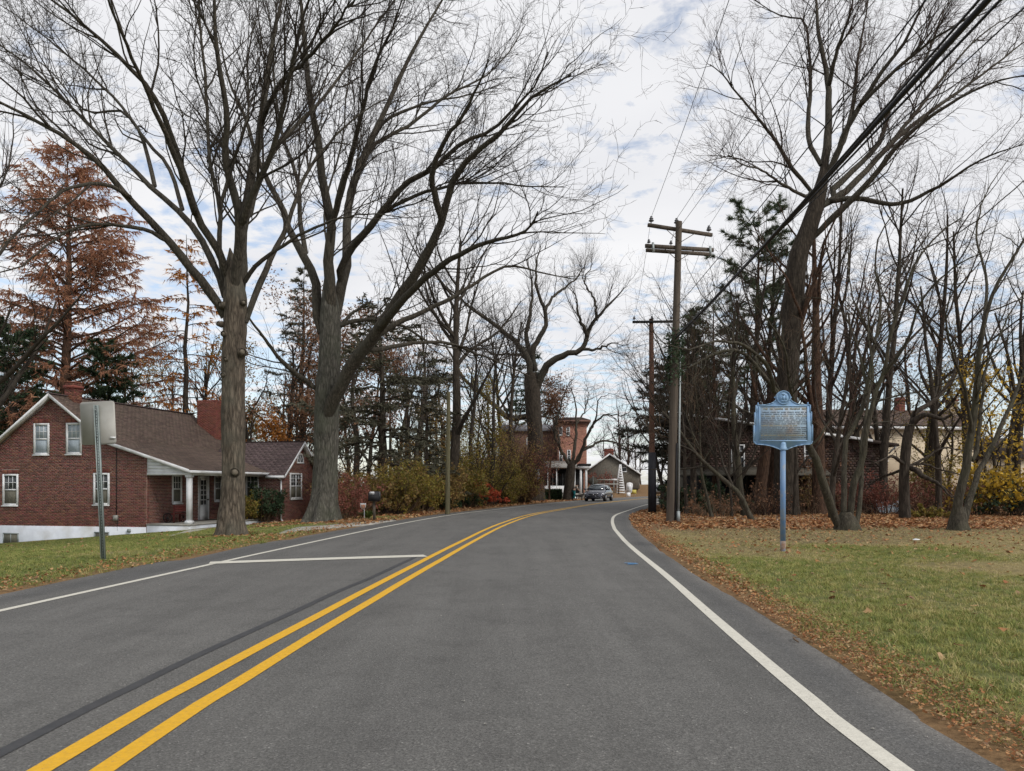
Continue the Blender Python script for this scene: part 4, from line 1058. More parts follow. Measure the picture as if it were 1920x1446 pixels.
def conifer(name, label, foot, h, rad, seed, m='spruce', base=0.12, nb=60, up0=-0.1, droop=0.06, dens=1.0, needle=0.16, mb='bark_d', group=None, shape=0.9, hang=0.0, tr=None, cut=None, blf=1.0, top_up=0.3, aspect=0.16, cat='tree'):
    rng = np.random.default_rng(seed)
    root = thing(name, tuple(foot), label, cat, group)
    K = 14; Q = np.zeros((K, 3)); Q[:, 2] = np.linspace(0, h, K); Q[:, 0] = np.cumsum(rng.normal(0, h * 0.003, K)); Q += np.array(foot)
    tr = tr or h * 0.016
    rr = tr * np.linspace(1.15, 0.05, K)
    g = Geo(); V_, F_ = tube_arrays(Q[None], rr[None], 12, 0.03, rng); g.add(V_, F_); g.build('trunk', M[mb], root, smooth=True, off=foot)
    t = base + (1 - base) * (np.arange(nb) + rng.uniform(0, 1, nb)) / nb; t = np.clip(t, 0, 0.985)
    az = rng.uniform(0, 2 * np.pi, nb)
    ln = rad * ((1 - t) / (1 - base)) ** shape * rng.uniform(0.7, 1.12, nb) + 0.25
    K2 = 9
    P_ = np.empty((nb, K2, 3)); P_[:, 0] = np.stack([np.interp(t, np.linspace(0, 1, K), Q[:, k]) for k in range(3)], 1)
    el = up0 + (top_up - up0) * t + rng.normal(0, 0.08, nb)
    dcur = np.stack([np.cos(az) * np.cos(el), np.sin(az) * np.cos(el), np.sin(el)], 1)
    for k in range(1, K2):
        P_[:, k] = P_[:, k - 1] + dcur * (ln / (K2 - 1))[:, None]
        dcur[:, 2] += -droop if k < 5 else droop * 0.9
        dcur += rng.normal(0, 0.05, dcur.shape); dcur = norm(dcur)
    R_ = (np.clip(ln * 0.013, 0.012, tr * .5))[:, None] * np.linspace(1, 0.2, K2)[None]
    g = Geo(); V_, F_ = tube_arrays(P_, R_, 4); g.add(V_, F_)
    S1 = spawn(P_, R_, rng, 2.6 * blf, rad * 0.12, rad * 0.36, (35, 70), 5, 0.5, 0.012, -0.03, 0.12, 0.08, 0.55, 0.4, rmin=0.006, flat=0.75)
    V_, F_ = tube_arrays(S1[0], S1[1], 3); g.add(V_, F_)
    g.build('branches', M[mb], root, off=foot)
    # needles: slim faces all along the side shoots and the outer half of the branches
    A = np.concatenate([S1[0][:, :-1].reshape(-1, 3), P_[:, 3:-1].reshape(-1, 3)]); B = np.concatenate([S1[0][:, 1:].reshape(-1, 3), P_[:, 4:].reshape(-1, 3)])
    per = max(1, int(5 * dens)); n = len(A) * per
    tt = rng.uniform(0, 1, (n, 1)); A = np.repeat(A, per, 0); B = np.repeat(B, per, 0)
    p = A * (1 - tt) + B * tt; tg = norm(B - A)
    u = norm(tg * 0.8 + 0.75 * norm(rng.standard_normal((n, 3))) + np.array([0, 0, -hang]))
    v = norm(np.cross(u, rng.standard_normal((n, 3)))); s = (needle * rng.uniform(0.6, 1.4, n))[:, None]
    V_ = np.stack([p - v * s * aspect * .5, p + v * s * aspect * .5, p + u * s], 1).reshape(-1, 3)
    g = Geo(); g.add(V_, np.arange(n * 3).reshape(-1, 3)); g.build('foliage', LM[m], root, off=foot)
    return root

def bush(name, label, c, rx, ry, h, nleaf, lm, seed, sz=0.07, stems=26, tw='twig_t', group=None, cat='bush', solid=0.0, mb='bark_d', upright=0.9):
    """c = point on the ground; stems fan out, leaves sit around their ends in uneven clumps"""
    rng = np.random.default_rng(seed); c = np.array([c[0], c[1], gz(c[0], c[1]) if len(c) < 3 else c[2]])
    root = thing(name, tuple(c), label, cat, group)
    K = 7; P_ = np.zeros((stems, K, 3)); a = rng.uniform(0, 6.28, stems); q = np.sqrt(rng.uniform(0, 1, stems))
    P_[:, 0] = c + np.stack([np.cos(a) * q * rx * .45, np.sin(a) * q * ry * .45, -0.03 + 0 * a], 1)
    d = norm(np.stack([np.cos(a) * q * rx / h * 1.1, np.sin(a) * q * ry / h * 1.1, upright + 0 * a], 1) + rng.normal(0, .12, (stems, 3)))
    ln = h * rng.uniform(0.6, 1.1, stems) * (1.05 - 0.25 * q)
    for k in range(1, K):
        P_[:, k] = P_[:, k - 1] + d * (ln / (K - 1))[:, None]; d = norm(d + rng.normal(0, .12, d.shape) + np.stack([np.cos(a) * q, np.sin(a) * q, -0.3 + 0 * a], 1) * .06)
    R_ = (0.012 + 0.006 * h * rng.uniform(.4, 1, stems))[:, None] * np.linspace(1, .25, K)[None]
    g = Geo(); V_, F_ = tube_arrays(P_, R_, 4); g.add(V_, F_)
    S1 = spawn(P_, R_, rng, 3.2, h * .14, h * .38, (20, 60), 5, .5, .012, .02, .2, .15, .3, .4, rmin=.005)
    S2 = spawn(S1[0], S1[1], rng, 4.0, h * .06, h * .16, (25, 65), 2, .6, .012, .02, .2, .15, .3, .5, rmin=.004)
    for s_ in (S1, S2):
        V_, F_ = tube_arrays(s_[0], s_[1], 3); g.add(V_, F_)
    g.build('stems', M[tw], root, off=c)
    if nleaf:
        nleaf = int(nleaf * 1.8); sz = sz * 1.35
        ends = np.concatenate([S1[0][:, 2:].reshape(-1, 3), S2[0][:, 1:].reshape(-1, 3)])
        wgt = fnoise(ends[:, 0] * 1.0 + ends[:, 2] * .7, ends[:, 1] - ends[:, 2] * .9, h * .3, seed) ** 2.2; wgt /= wgt.sum()
        idx = rng.choice(len(ends), nleaf, p=wgt)
        P = ends[idx] + rng.normal(0, 0.06 * h * (1 - solid), (nleaf, 3)) * .6
        P[:, 2] = np.maximum(P[:, 2], c[2] + .02)
        add_leaves(root, P, sz, LM[lm], rng, c)
    return root

# ------------------------------------------------------------ house-building helpers
def rects_free(A, B, tw, th, openings, pad=0.0):
    k = np.ones(len(A), bool)
    for a0, a1, z0, z1 in openings:
        k &= ~((A + tw > a0 - pad) & (A < a1 + pad) & (B + th > z0 - pad) & (B < z1 + pad))
    return k
def tiles(T, a0, a1, z0, z1, tw, th, gap, thick, seed=0, openings=(), keep=None, alt=0.5, tilt=0.0, jit=0.0, back=0.0, clip=True):
    """rows of separate blocks on the plane mapped by T(a, outward, z); returns a Geo"""
    rng = np.random.default_rng(seed)
    rows = np.arange(z0, z1 - th * 0.3, th); A_, B_, W_ = [], [], []
    for i, z in enumerate(rows):
        st = a0 - (tw * alt if i % 2 else 0)
        aa = np.arange(st, a1, tw)
        lo = np.maximum(aa, a0); hi = np.minimum(aa + tw - gap, a1)
        for o0, o1, oz0, oz1 in openings:
            if z + th * .75 > oz0 and z + th * .25 < oz1:          # cut the blocks at the opening's edges
                l1, h1 = lo, np.minimum(hi, o0); l2, h2 = np.maximum(lo, o1), hi
                lo = np.concatenate([l1, l2]); hi = np.concatenate([h1, h2])
                m_ = hi - lo > 0.02; lo, hi = lo[m_], hi[m_]
        ok = hi - lo > 0.03
        A_.append(lo[ok]); W_.append((hi - lo)[ok]); B_.append(np.full(ok.sum(), z))
    A_ = np.concatenate(A_); B_ = np.concatenate(B_); W_ = np.concatenate(W_)
    k = np.ones(len(A_), bool)
    if keep is not None: k &= keep(A_ + W_ / 2, B_ + th / 2)
    A_, B_, W_ = A_[k], B_[k], W_[k]; n = len(A_)
    jz = rng.uniform(-jit, jit, n); o1 = thick + rng.uniform(-0.2, 0.2, n) * thick
    H = th - gap
    loc = []
    for a in (0, 1):
        for z in (0, 1):
            for o in (0, 1):
                out = back + o * o1 + (tilt * (1 - z) if o else 0)
                loc.append(np.stack(T(A_ + a * W_, out * np.ones(n), B_ + z * H + jz), 1))
    V_ = np.stack(loc, 1)
    fc = np.array([[0, 4, 6, 2], [1, 3, 7, 5], [0, 1, 5, 4], [2, 6, 7, 3], [0, 2, 3, 1], [4, 5, 7, 6]])[1:]
    F_ = (np.arange(n)[:, None, None] * 8 + fc[None]).reshape(-1, 4)
    g = Geo(); g.add(V_.reshape(-1, 3), F_); return g
class TB(MB):
    """boxes in wall coordinates (a along, o outward, z up)"""
    def __init__(s, T): super().__init__(); s.T = T
    def wb(s, a0, a1, o0, o1, z0, z1):
        p = s.T(a0, o0, z0); q = s.T(a1, o1, z1); return s.box(p[0], p[1], p[2], q[0], q[1], q[2])
    def wpoly(s, pts, o0, o1):
        P_ = [s.T(a, o0, z) for a, z in pts]; Q_ = [s.T(a, o1, z) for a, z in pts]
        v = Vector(Q_[0]) - Vector(P_[0]); return s.prism(P_, v)
def window(root, T, a0, a1, z0, z1, fw=0.09, frame='white', cur=None, mun=(3, 2), both=False, name='window', depth=0.10, sill=True, mid=True, split=False):
    g = TB(T); q = -.02
    g.wb(a0, a0 + fw, q, 0.05, z0, z1); g.wb(a1 - fw, a1, q, 0.05, z0, z1)
    g.wb(a0 + fw, a1 - fw, q, 0.048, z1 - fw, z1); g.wb(a0 + fw, a1 - fw, q, 0.048, z0, z0 + fw)
    zm = (z0 + z1) / 2
    if mid: g.wb(a0 + fw, a1 - fw, 0.004, 0.034, zm - .03, zm + .03)
    if split:
        am = (a0 + a1) / 2; g.wb(am - .045, am + .045, 0.004, 0.04, z0 + fw, z1 - fw)
    w = g.build(name, M[frame], root)
    if sill:
        g = TB(T); g.wb(a0 - .03, a1 + .03, 0.051, 0.09, z0 - .05, z0 + .012); g.build('sill', M[frame], w)
    halves = [(zm + .03, z1 - fw), (z0 + fw, zm - .03)] if mid else [(z0 + fw, z1 - fw)]
    cols = [(a0 + fw, (a0 + a1) / 2 - .045), ((a0 + a1) / 2 + .045, a1 - fw)] if split else [(a0 + fw, a1 - fw)]
    for k, (b0, b1) in enumerate(halves):
        for ca0, ca1 in cols:
            g = TB(T); g.wb(ca0, ca1, .004, .010, b0, b1); g.build('pane', M[(cur if (k == 1 or cur == 'curtain') else None) or 'glass'], w)
            if k == 0 or both:
                g = TB(T)
                for i in range(1, mun[0]):
                    a = ca0 + (ca1 - ca0) * i / mun[0]; g.wb(a - .012, a + .012, .010, .024, b0, b1)
                for i in range(1, mun[1]):
                    z = b0 + (b1 - b0) * i / mun[1]; g.wb(ca0, ca1, .0101, .026, z - .012, z + .012)
                if g.n: g.build('muntins', M[frame], w)
    return w

# ------------------------------------------------------------ brick house on the left
TH = R(12); C0 = (-16.38, 34.5); cT, sT = math.cos(TH), math.sin(TH)
HB = -1.10                                      # level of the house's origin
def solve(k, X0, d0, ux, ud): return (k * d0 - X0) / (ux - k * ud)
def ga_(px, b=0.0):                              # along the front gable (local x) at local y=b
    X0 = C0[0] + b * sT; d0 = C0[1] + b * cT; return solve((px - CX) / F, X0, d0, cT, -sT)
def gs_(px, a=0.0):                              # along a side wall (local y) at local x=a
    X0 = C0[0] + a * cT; d0 = C0[1] - a * sT; return solve((px - CX) / F, X0, d0, sT, cT)
def dep(a, b): return C0[1] - a * sT + b * cT
def zpx(py, a, b): return EYE - (py - HY) / F * dep(a, b)
H = thing('brick_house', (C0[0], C0[1], HB), 'red brick house with white porch and white basement wall on the left', 'house', rz=-TH)
Zh = lambda z: z - HB
Tg = lambda a, o, z: (a, -o, z - HB)             # gable wall, faces the camera
Ts = lambda a, o, z: (o, a, z - HB)              # side wall at local x=0, faces the porch
aA = ga_(100); zA = zpx(738, aA, -.3); aK = ga_(204); zK = zpx(826, aK, -.3); aE = ga_(362); zE = zpx(881, aE, -.3)
s1 = (zA - zK) / (aK - aA); s2 = (zK - zE) / (aE - aK)
zFL = -0.505
def rooftop(a):
    a = np.asarray(a, float); return np.where(a < aA, zA - s1 * (aA - a), np.where(a < aK, zA - s1 * (a - aA), zK - s2 * (a - aK)))
aL = aA - (zA - 2.1) / s1
LWALL = aL + 0.45
ops = []
def gwin(x0, x1, y0, y1, **k):
    a0, a1 = ga_(x0), ga_(x1); z1_, z0_ = zpx(y0, (a0 + a1) / 2, 0), zpx(y1, (a0 + a1) / 2, 0)
    ops.append((a0, a1, z0_, z1_)); window(H, Tg, a0, a1, z0_, z1_, **k)
gwin(64, 93, 794, 853, cur='curtain'); gwin(125, 154, 793, 852, cur='curtain')
gwin(6, 35, 889, 948, cur='curtain2'); gwin(176, 206, 887, 947, cur='curtain2')
hd = [(a0 - .04, a1 + .04, z1_ + 0.002, z1_ + .2) for a0, a1, z0_, z1_ in ops]
# header bricks standing on end over each window
for (a0, a1, z0_, z1_) in hd:
    tiles(Tg, a0, a1, z0_, z1_, 0.0677, 0.2, 0.012, 0.014, 3).build('lintel', M['brick'], H)
aPF = ga_(275)  # right corner of the gable wall
top = lambda A, B: B < rooftop(A) - 0.13
tiles(Tg, LWALL, 0.0, zFL, zA, 0.203, 0.0677, 0.019, 0.012, 1, ops + hd, top).build('brick', M['brick'], H); bpy.context.view_layer.update()
g = TB(Tg)
P_ = [(LWALL, zFL), (0, zFL), (0, float(rooftop(0)) - .12), (aK, zK - .12), (aA, zA - .12), (LWALL, float(rooftop(LWALL)) - .12)]
g.wpoly(P_, -0.16, -0.001); g.build('wall', M['mortar'], H)
g = TB(Tg); g.wb(LWALL, -.02, -0.12, 0.03, -2.6, zFL)
g.build('foundation', M['found'], H)
for x0, x1, y0, y1 in ((7, 36, 999, 1021), (178, 206, 997, 1016)):
    a0, a1 = ga_(x0), ga_(x1); z1_, z0_ = zpx(y0, a0, 0), zpx(y1, a0, 0)
    g = TB(lambda a, o, z: Tg(a, o + .035, z)); fw = .05
    g.wb(a0, a1, -.02, .02, z1_ - fw, z1_); g.wb(a0, a1, -.02, .02, z0_, z0_ + fw); g.wb(a0, a0 + fw, -.02, .019, z0_ + fw, z1_ - fw); g.wb(a1 - fw, a1, -.02, .019, z0_ + fw, z1_ - fw)
    g.wb((a0 + a1) / 2 - .015, (a0 + a1) / 2 + .015, -.02, .015, z0_ + fw, z1_ - fw)
    w = g.build('basement_window', M['galv'], H)
    g = TB(Tg); g.wb(a0 + fw, a1 - fw, .032, .038, z0_ + fw, z1_ - fw); g.build('pane', M['curtain2'], w)
# side wall with its porch door and window
W6 = 6.5
sops = []
s0, s1_ = gs_(322), gs_(340); zt, zb = zpx(890, 0, s0), zpx(944, 0, s0); sops.append((s0, s1_, zb, zt)); window(H, Ts, s0, s1_, zb, zt, cur='curtain2')
s0, s1_ = gs_(401), gs_(415); zt, zb = zpx(892, 0, s0), zpx(940, 0, s0); s1_ = min(s1_, 6.3); sops.append((s0, s1_, zb, zt)); window(H, Ts, s0, s1_, zb, zt, cur='curtain2')
d0_, d1_ = gs_(371), gs_(391); zD0, zD1 = -.35, zpx(892, 0, d0_)
sops.append((d0_, d1_, zD0, zD1))
ztop_s = float(rooftop(0)) - 0.2
tiles(Ts, 0, W6, zFL, ztop_s, 0.203, 0.0677, 0.019, 0.012, 2, sops).build('brick', M['brick'], H)
g = TB(Ts); g.wb(0.0, W6 + 3.5, -.15, -.001, -1.9, ztop_s); g.build('wall', M['mortar'], H)
g = TB(Ts); fr_ = .09
g.wb(d0_, d0_ + fr_, 0, .05, zD0, zD1); g.wb(d1_ - fr_, d1_, 0, .05, zD0, zD1); g.wb(d0_ + fr_, d1_ - fr_, 0, .048, zD1 - fr_, zD1)
D = g.build('door', M['white'], H)
g = TB(Ts); a0, a1 = d0_ + fr_, d1_ - fr_; zc = zD0 + .75
g.wb(a0, a1, .0, .03, zD0, zc); g.wb(a0, a0 + .12, 0, .03, zc, zD1 - fr_); g.wb(a1 - .12, a1, 0, .03, zc, zD1 - fr_); g.wb(a0 + .12, a1 - .12, 0, .03, zD1 - fr_ - .14, zD1 - fr_)
for i in range(1, 5): z_ = zc + (zD1 - fr_ - .14 - zc) * i / 5; g.wb(a0 + .12, a1 - .12, .005, .028, z_ - .02, z_ + .02)
g.wb((a0 + a1) / 2 - .015, (a0 + a1) / 2 + .015, .005, .027, zc, zD1 - fr_ - .14)
g.build('door_leaf', M['white'], D)
g = TB(Ts); g.wb(a0 + .12, a1 - .12, .001, .006, zc, zD1 - fr_ - .14); g.build('pane', M['glass'], D)
g = MB(); p = Ts(a1 - .06, .03, zD0 + 1.0); g.cyl(p, (p[0] + .07, p[1], p[2]), .03, .035, 8); g.build('handle', M['black'], D)
# porch: slab, post, beam, gable boards, gutter
PX = aE - 0.12
g = MB(); g.box(0.02, -.05, Zh(-.42), PX + .02, W6, Zh(-.35)); g.build('porch_floor', M['concrete'], H)
g = MB(); g.box(0.031, -.03, Zh(-1.9), PX, W6 - .02, Zh(-.424)); g.build('porch_base', M['found'], H)
def post(x, y, z0, z1, w=.19):
    g = MB(); g.box(x - w / 2, y - w / 2, z0 + .16, x + w / 2, y + w / 2, z1 - .1)
    g.box(x - w * .75, y - w * .75, z0, x + w * .75, y + w * .75, z0 + .14); g.box(x - w * .62, y - w * .62, z0 + .14, x + w * .62, y + w * .62, z0 + .165)
    g.box(x - w * .7, y - w * .7, z1 - .1, x + w * .7, y + w * .7, z1); return g.build('porch_post', M['white'], H)
BZ0 = zpx(891, PX, 0)
post(PX - .13, .1, Zh(-.35), Zh(BZ0)); post(PX - .13, 3.6, Zh(-.35), Zh(BZ0))
g = MB(); g.box(0.03, -.02, Zh(BZ0), PX, .16, Zh(BZ0 + .12)); g.box(PX - .2, .16, Zh(BZ0), PX - .001, W6, Zh(BZ0 + .15)); g.build('beam', M['white'], H)
z_ = BZ0 + .12; k = 0
while z_ < float(rooftop(0)) - .16:
    z2_ = z_ + .155; am = min(PX, aK + (zK - .14 - min(z2_, 9)) / s2); ab = min(PX, aK + (zK - .14 - z_) / s2); am = max(am, .06)
    if ab > .1:
        g = TB(Tg); g.wpoly([(0.035, z_ + .004), (ab, z_ + .004), (am, z2_ - .002), (0.035, z2_ - .002)], -.04, .0 + .002 * (k % 2)); g.build('siding_board', M['white'], H)
    z_ = z2_; k += 1
g = MB(); g.box(.02, .1, Zh(BZ0 + .16), PX, W6, Zh(BZ0 + .18)); g.build('porch_ceiling', M['white'], H)
# roof: slabs with separate shingles
YR = gs_(360, aA)
def roof_plane(pa, pb, y0, y1, m, seed, cut=None, name='roof'):
    """slope from ridge point pa=(x,z) down to pb=(x,z), between y0 and y1; world z"""
    dx = pb[0] - pa[0]; dz = pb[1] - pa[1]; Ls = math.hypot(dx, dz); ux, uz = dx / Ls, dz / Ls
    nx_, nz_ = (-uz, ux) if ux > 0 else (uz, -ux)
    g = MB(); P_ = [(pa[0], y0, Zh(pa[1])), (pb[0], y0, Zh(pb[1])), (pb[0] - nx_ * .1, y0, Zh(pb[1] - nz_ * .1)), (pa[0] - nx_ * .1, y0, Zh(pa[1] - nz_ * .1))]
    g.prism(P_, (0, y1 - y0, 0)); r = g.build(name, M['roofbase'], H)
    T = lambda a, o, z: (pb[0] - ux * z + nx_ * o, a, Zh(pb[1] - uz * z + nz_ * o))
    gg = tiles(T, y0 + .01, y1 - .01, 0.0, Ls, .30, .145, .006, .008, seed, keep=cut, tilt=.008, back=.002)
    gg.build('shingles', M[m], r); return r
roof_plane((aA, zA), (aK, zK), -.28, YR, 'shingle', 5); roof_plane((aK, zK), (aE, zE), -.28, W6 + 1.2, 'shingle', 6); roof_plane((aA, zA), (aL, 2.1), -.28, YR, 'shingle', 7)
roof_plane((aK, zK), (aK + 3.4, zK - s1 * 3.4 * .8), W6 + 1.2, YR, 'shingle', 8)
g = MB(); g.bar((aA, -.28, Zh(zA) + .02), (aA, YR, Zh(zA) + .02), .22, .05); g.build('ridge_cap', M['shingle2'], H)
# white rakes
for (p, q) in (((aA, zA), (aK, zK)), ((aK, zK), (aE, zE)), ((aL, 2.1), (aA, zA))):
    g = MB(); dx = q[0] - p[0]; dz = q[1] - p[1]; l_ = math.hypot(dx, dz)
    P_ = [(p[0], -.31, Zh(p[1] + .02)), (q[0], -.31, Zh(q[1] + .02)), (q[0], -.31, Zh(q[1] - .13)), (p[0], -.31, Zh(p[1] - .13))]
    g.prism(P_, (0, .028, 0)); g.build('rake_board', M['white'], H)
    P_ = [(p[0], -.281, Zh(p[1] - .105)), (q[0], -.281, Zh(q[1] - .105)), (q[0], -.281, Zh(q[1] - .125)), (p[0], -.281, Zh(p[1] - .125))]
    g = MB(); g.prism(P_, (0, .25, 0)); g.build('soffit', M['white'], H)
g = MB(); g.box(aE - .02, -.3, Zh(zE - .14), aE + .1, W6 + .3, Zh(zE - .02)); g.build('gutter', M['white'], H)
# chimneys
def chimney(x0, x1, y0, y1, z0, z1, m, corbel=True, parent=H, name='chimney', f=Zh):
    g = MB(); g.box(x0 + .01, y0 + .01, f(z0), x1 - .01, y1 - .01, f(z1) - .02); c = g.build(name, M['mortar'], parent)
    for T, a0, a1 in ((lambda a, o, z: (a, y0 + .01 - o, f(z)), x0, x1), (lambda a, o, z: (x1 - .01 + o, a, f(z)), y0, y1), (lambda a, o, z: (x0 + .01 - o, a, f(z)), y0, y1)):
        tiles(T, a0, a1, z0, z1, .203, .0677, .011, .012, 4).build('brick', M[m], c)
    if corbel:
        g = MB(); g.box(x0 - .05, y0 - .05, f(z1) - .28, x1 + .05, y1 + .05, f(z1) - .16); g.box(x0 - .02, y0 - .02, f(z1) - .019, x1 + .02, y1 + .02, f(z1) + .03); g.build('cap', M['brick2'], c)
    return c
chimney(aA - .08, aA + .44, .75, 1.27, zA - .55, zA + .66, 'brick')
cx0 = ga_(384, YR); cx1 = ga_(419, YR)
chimney(cx0, cx1, YR - .75, YR + .02, 1.6, zpx(754, cx0, YR), 'brick2', False)
# wing
WX = ga_(530, W6); yA = gs_(563, WX); yF = gs_(586, WX); zWA = zpx(829, WX, yA); zWE = zpx(884, WX, W6)
Tw = lambda a, o, z: (a, W6 - o, Zh(z)); Te = lambda a, o, z: (WX + o, a, Zh(z))
wops = []
a0, a1 = ga_(461, W6), ga_(486, W6); zt, zb = zpx(890, a0, W6), zpx(938, a0, W6); wops.append((a0, a1, zb, zt)); window(H, Tw, a0, a1, zb, zt, cur='curtain2')
tiles(Tw, 0.02, WX, zFL, zWE, .203, .0677, .019, .012, 8, wops).build('brick', M['brick'], H)
g = TB(Tw); g.wb(.0, WX, -.15, -.001, -1.6, zWE); g.build('wall', M['mortar'], H)
eops = []
b0, b1 = gs_(543, WX), gs_(565, WX); zt, zb = zpx(887, WX, b0), zpx(936, WX, b0); eops.append((b0, b1, zb, zt)); window(H, Te, b0, b1, zb, zt, cur='curtain2', mun=(2, 3), split=True)
bm = yA - .03; fz = zpx(868, WX, bm); fw_ = .38; eops.append((bm - fw_, bm + fw_, fz, fz + .5))
sw = (zWA - zWE) / (yA - W6)
etop = lambda A, B: B < zWA - sw * np.abs(A - yA) - .1
tiles(Te, W6, yF, zFL, zWA, .203, .0677, .019, .012, 9, eops, etop).build('brick', M['brick'], H)
g = TB(Te); g.wpoly([(W6, -1.6), (yF, -1.6), (yF, zWA - sw * (yF - yA) - .1), (yA, zWA - .1), (W6, zWE - .02)], -.15, -.001); g.build('wall', M['mortar'], H)
# fan window
g = TB(Te); n_f = 12
for i in range(n_f):
    a_, b_ = math.pi * i / n_f, math.pi * (i + 1) / n_f
    g.wpoly([(bm + fw_ * math.cos(a_), fz + .48 * math.sin(a_) + .04), (bm + fw_ * math.cos(b_), fz + .48 * math.sin(b_) + .04), (bm + (fw_ - .08) * math.cos(b_), fz + .4 * math.sin(b_) + .04), (bm + (fw_ - .08) * math.cos(a_), fz + .4 * math.sin(a_) + .04)], .0, .045)
g.wb(bm - fw_ - .02, bm + fw_ + .02, 0, .05, fz - .05, fz + .04)
for an in (45, 90, 135):
    c_, s_ = math.cos(R(an)), math.sin(R(an)); g.wpoly([(bm - .015, fz + .04), (bm + .015, fz + .04), (bm + .3 * c_ + .012, fz + .04 + .38 * s_), (bm + .3 * c_ - .012, fz + .04 + .38 * s_)], .012, .03)
fwn = g.build('fan_window', M['white'], H)
g = TB(Te); g.wpoly([(bm + (fw_ - .06) * math.cos(math.pi * i / n_f), fz + .04 + .41 * math.sin(math.pi * i / n_f)) for i in range(n_f + 1)], .003, .011); g.build('pane', M['glass'], fwn)
def xroof(y_r, y_e, zr, ze, x0, x1, m, seed):
    dy = y_e - y_r; dz = ze - zr; Ls = math.hypot(dy, dz); uy, uz = dy / Ls, dz / Ls; ny_, nz_ = (uz, -uy) if uy < 0 else (-uz, uy)
    g = MB(); g.prism([(x0, y_r, Zh(zr)), (x0, y_e, Zh(ze)), (x0, y_e - ny_ * .08, Zh(ze - nz_ * .08)), (x0, y_r - ny_ * .08, Zh(zr - nz_ * .08))], (x1 - x0, 0, 0)); r = g.build('roof', M['roofbase'], H)
    T = lambda a, o, z: (a, y_e - uy * z + ny_ * o, Zh(ze - uz * z + nz_ * o))
    tiles(T, x0, x1 - .01, 0, Ls, .30, .145, .006, .008, seed, tilt=.008, back=.002).build('shingles', M[m], r)
    return r
ov = .25
xroof(yA, W6 - ov, zWA, zWE - sw * ov + .0, -1.5, WX + .28, 'shingle2', 12)
xroof(yA, yF + ov, zWA, zWA - sw * (yF + ov - yA), -1.5, WX + .28, 'shingle2', 13)
for (y_, z_) in ((W6 - ov, zWE - sw * ov), (yF + ov, zWA - sw * (yF + ov - yA))):
    g = MB(); g.prism([(WX + .30, yA, Zh(zWA + .02)), (WX + .30, y_, Zh(z_ + .02)), (WX + .30, y_, Zh(z_ - .12)), (WX + .30, yA, Zh(zWA - .14))], (-.03, 0, 0)); g.build('rake_board', M['white'], H)
    g = MB(); g.prism([(WX + .27, yA, Zh(zWA - .10)), (WX + .27, y_, Zh(z_ - .09)), (WX + .27, y_, Zh(z_ - .11)), (WX + .27, yA, Zh(zWA - .12))], (-.26, 0, 0)); g.build('soffit', M['white'], H)
g = MB(); g.box(PX + .1, W6 - ov - .12, Zh(zWE - sw * ov - .14), WX + .25, W6 - ov - .005, Zh(zWE - sw * ov - .01)); g.build('gutter', M['white'], H)
g = MB(); xd = ga_(525, W6); g.bar((xd, W6 - .3, Zh(zWE - .3)), (xd + .1, W6 - .06, Zh(zWE - .45)), .07, .06); g.bar((xd + .1, W6 - .06, Zh(zWE - .42)), (xd + .1, W6 - .06, Zh(-.42)), .07, .06); g.bar((xd + .1, W6 - .06, Zh(-.42)), (xd + .3, W6 - .3, Zh(-.48)), .07, .06); g.build('downspout', M['white'], H)
g = MB(); g.box(-.1, W6 - .03, Zh(-1.7), WX + .03, yF + .02, Zh(zFL - .002)); g.build('foundation', M['concrete'], H)
g = TB(Tg); mx_ = ga_(219); zm_ = zpx(971, mx_, 0); g.wb(mx_ - .1, mx_ + .1, .015, .13, zm_ - .12, zm_ + .12); g.build('meter_box', M['alu'], H)
g = TB(Tg); g.wb(mx_ - .012, mx_ + .012, .012, .035, zm_ + .12, zpx(836, mx_, 0)); g.wb(mx_ + .05, mx_ + .065, .012, .03, zm_ - .6, zm_ - .12); g.build('conduit', M['dark'], H)
g = TB(Tg); vx = ga_(244); g.wb(vx - .08, vx + .06, .03, .10, zpx(998, vx, 0), zpx(992, vx, 0)); g.build('vent_hood', M['galv'], H)

# porch bench
def Hw(x, y, z): return (C0[0] + x * cT + y * sT, C0[1] - x * sT + y * cT, z)
bpos = Hw(.55, 1.35, -.35)
B_ = thing('bench', bpos, 'dark red slatted cart bench standing in the shade of the brick house porch', 'bench', rz=R(-12 - 90))
M['redwood'] = mat('red_paint_wood', (0.16, 0.035, 0.03), (0.10, 0.025, 0.022), 8, rough=0.7)
for i in range(5): g = MB(); g.box(-.55, -.22 + i * .09, .40, .55, -.145 + i * .09, .425); g.build('slat', M['redwood'], B_)
for i in range(3): g = MB(); g.box(-.55, .24, .5 + i * .11, .55, .262, .59 + i * .11); g.build('slat', M['redwood'], B_)
for x in (-.5, .5):
    g = MB(); g.box(x - .03, -.2, 0, x + .03, -.15, .40); g.box(x - .03, .2, 0, x + .03, .24, .82); g.build('leg', M['redwood'], B_)
    g = MB()
    for k in range(18):
        a_, b_ = 2 * math.pi * k / 18, 2 * math.pi * (k + 1) / 18
        g.bar((x * 1.16, -.05 + .22 * math.cos(a_), .23 + .22 * math.sin(a_)), (x * 1.16, -.05 + .22 * math.cos(b_), .23 + .22 * math.sin(b_)), .03, .03, (1, 0, 0))
    for k in range(6): a_ = math.pi * k / 6; g.bar((x * 1.16, -.05 - .21 * math.cos(a_), .23 - .21 * math.sin(a_)), (x * 1.16, -.05 + .21 * math.cos(a_), .23 + .21 * math.sin(a_)), .015, .015, (1, 0, 0))
    g.build('wheel', M['dark'], B_)

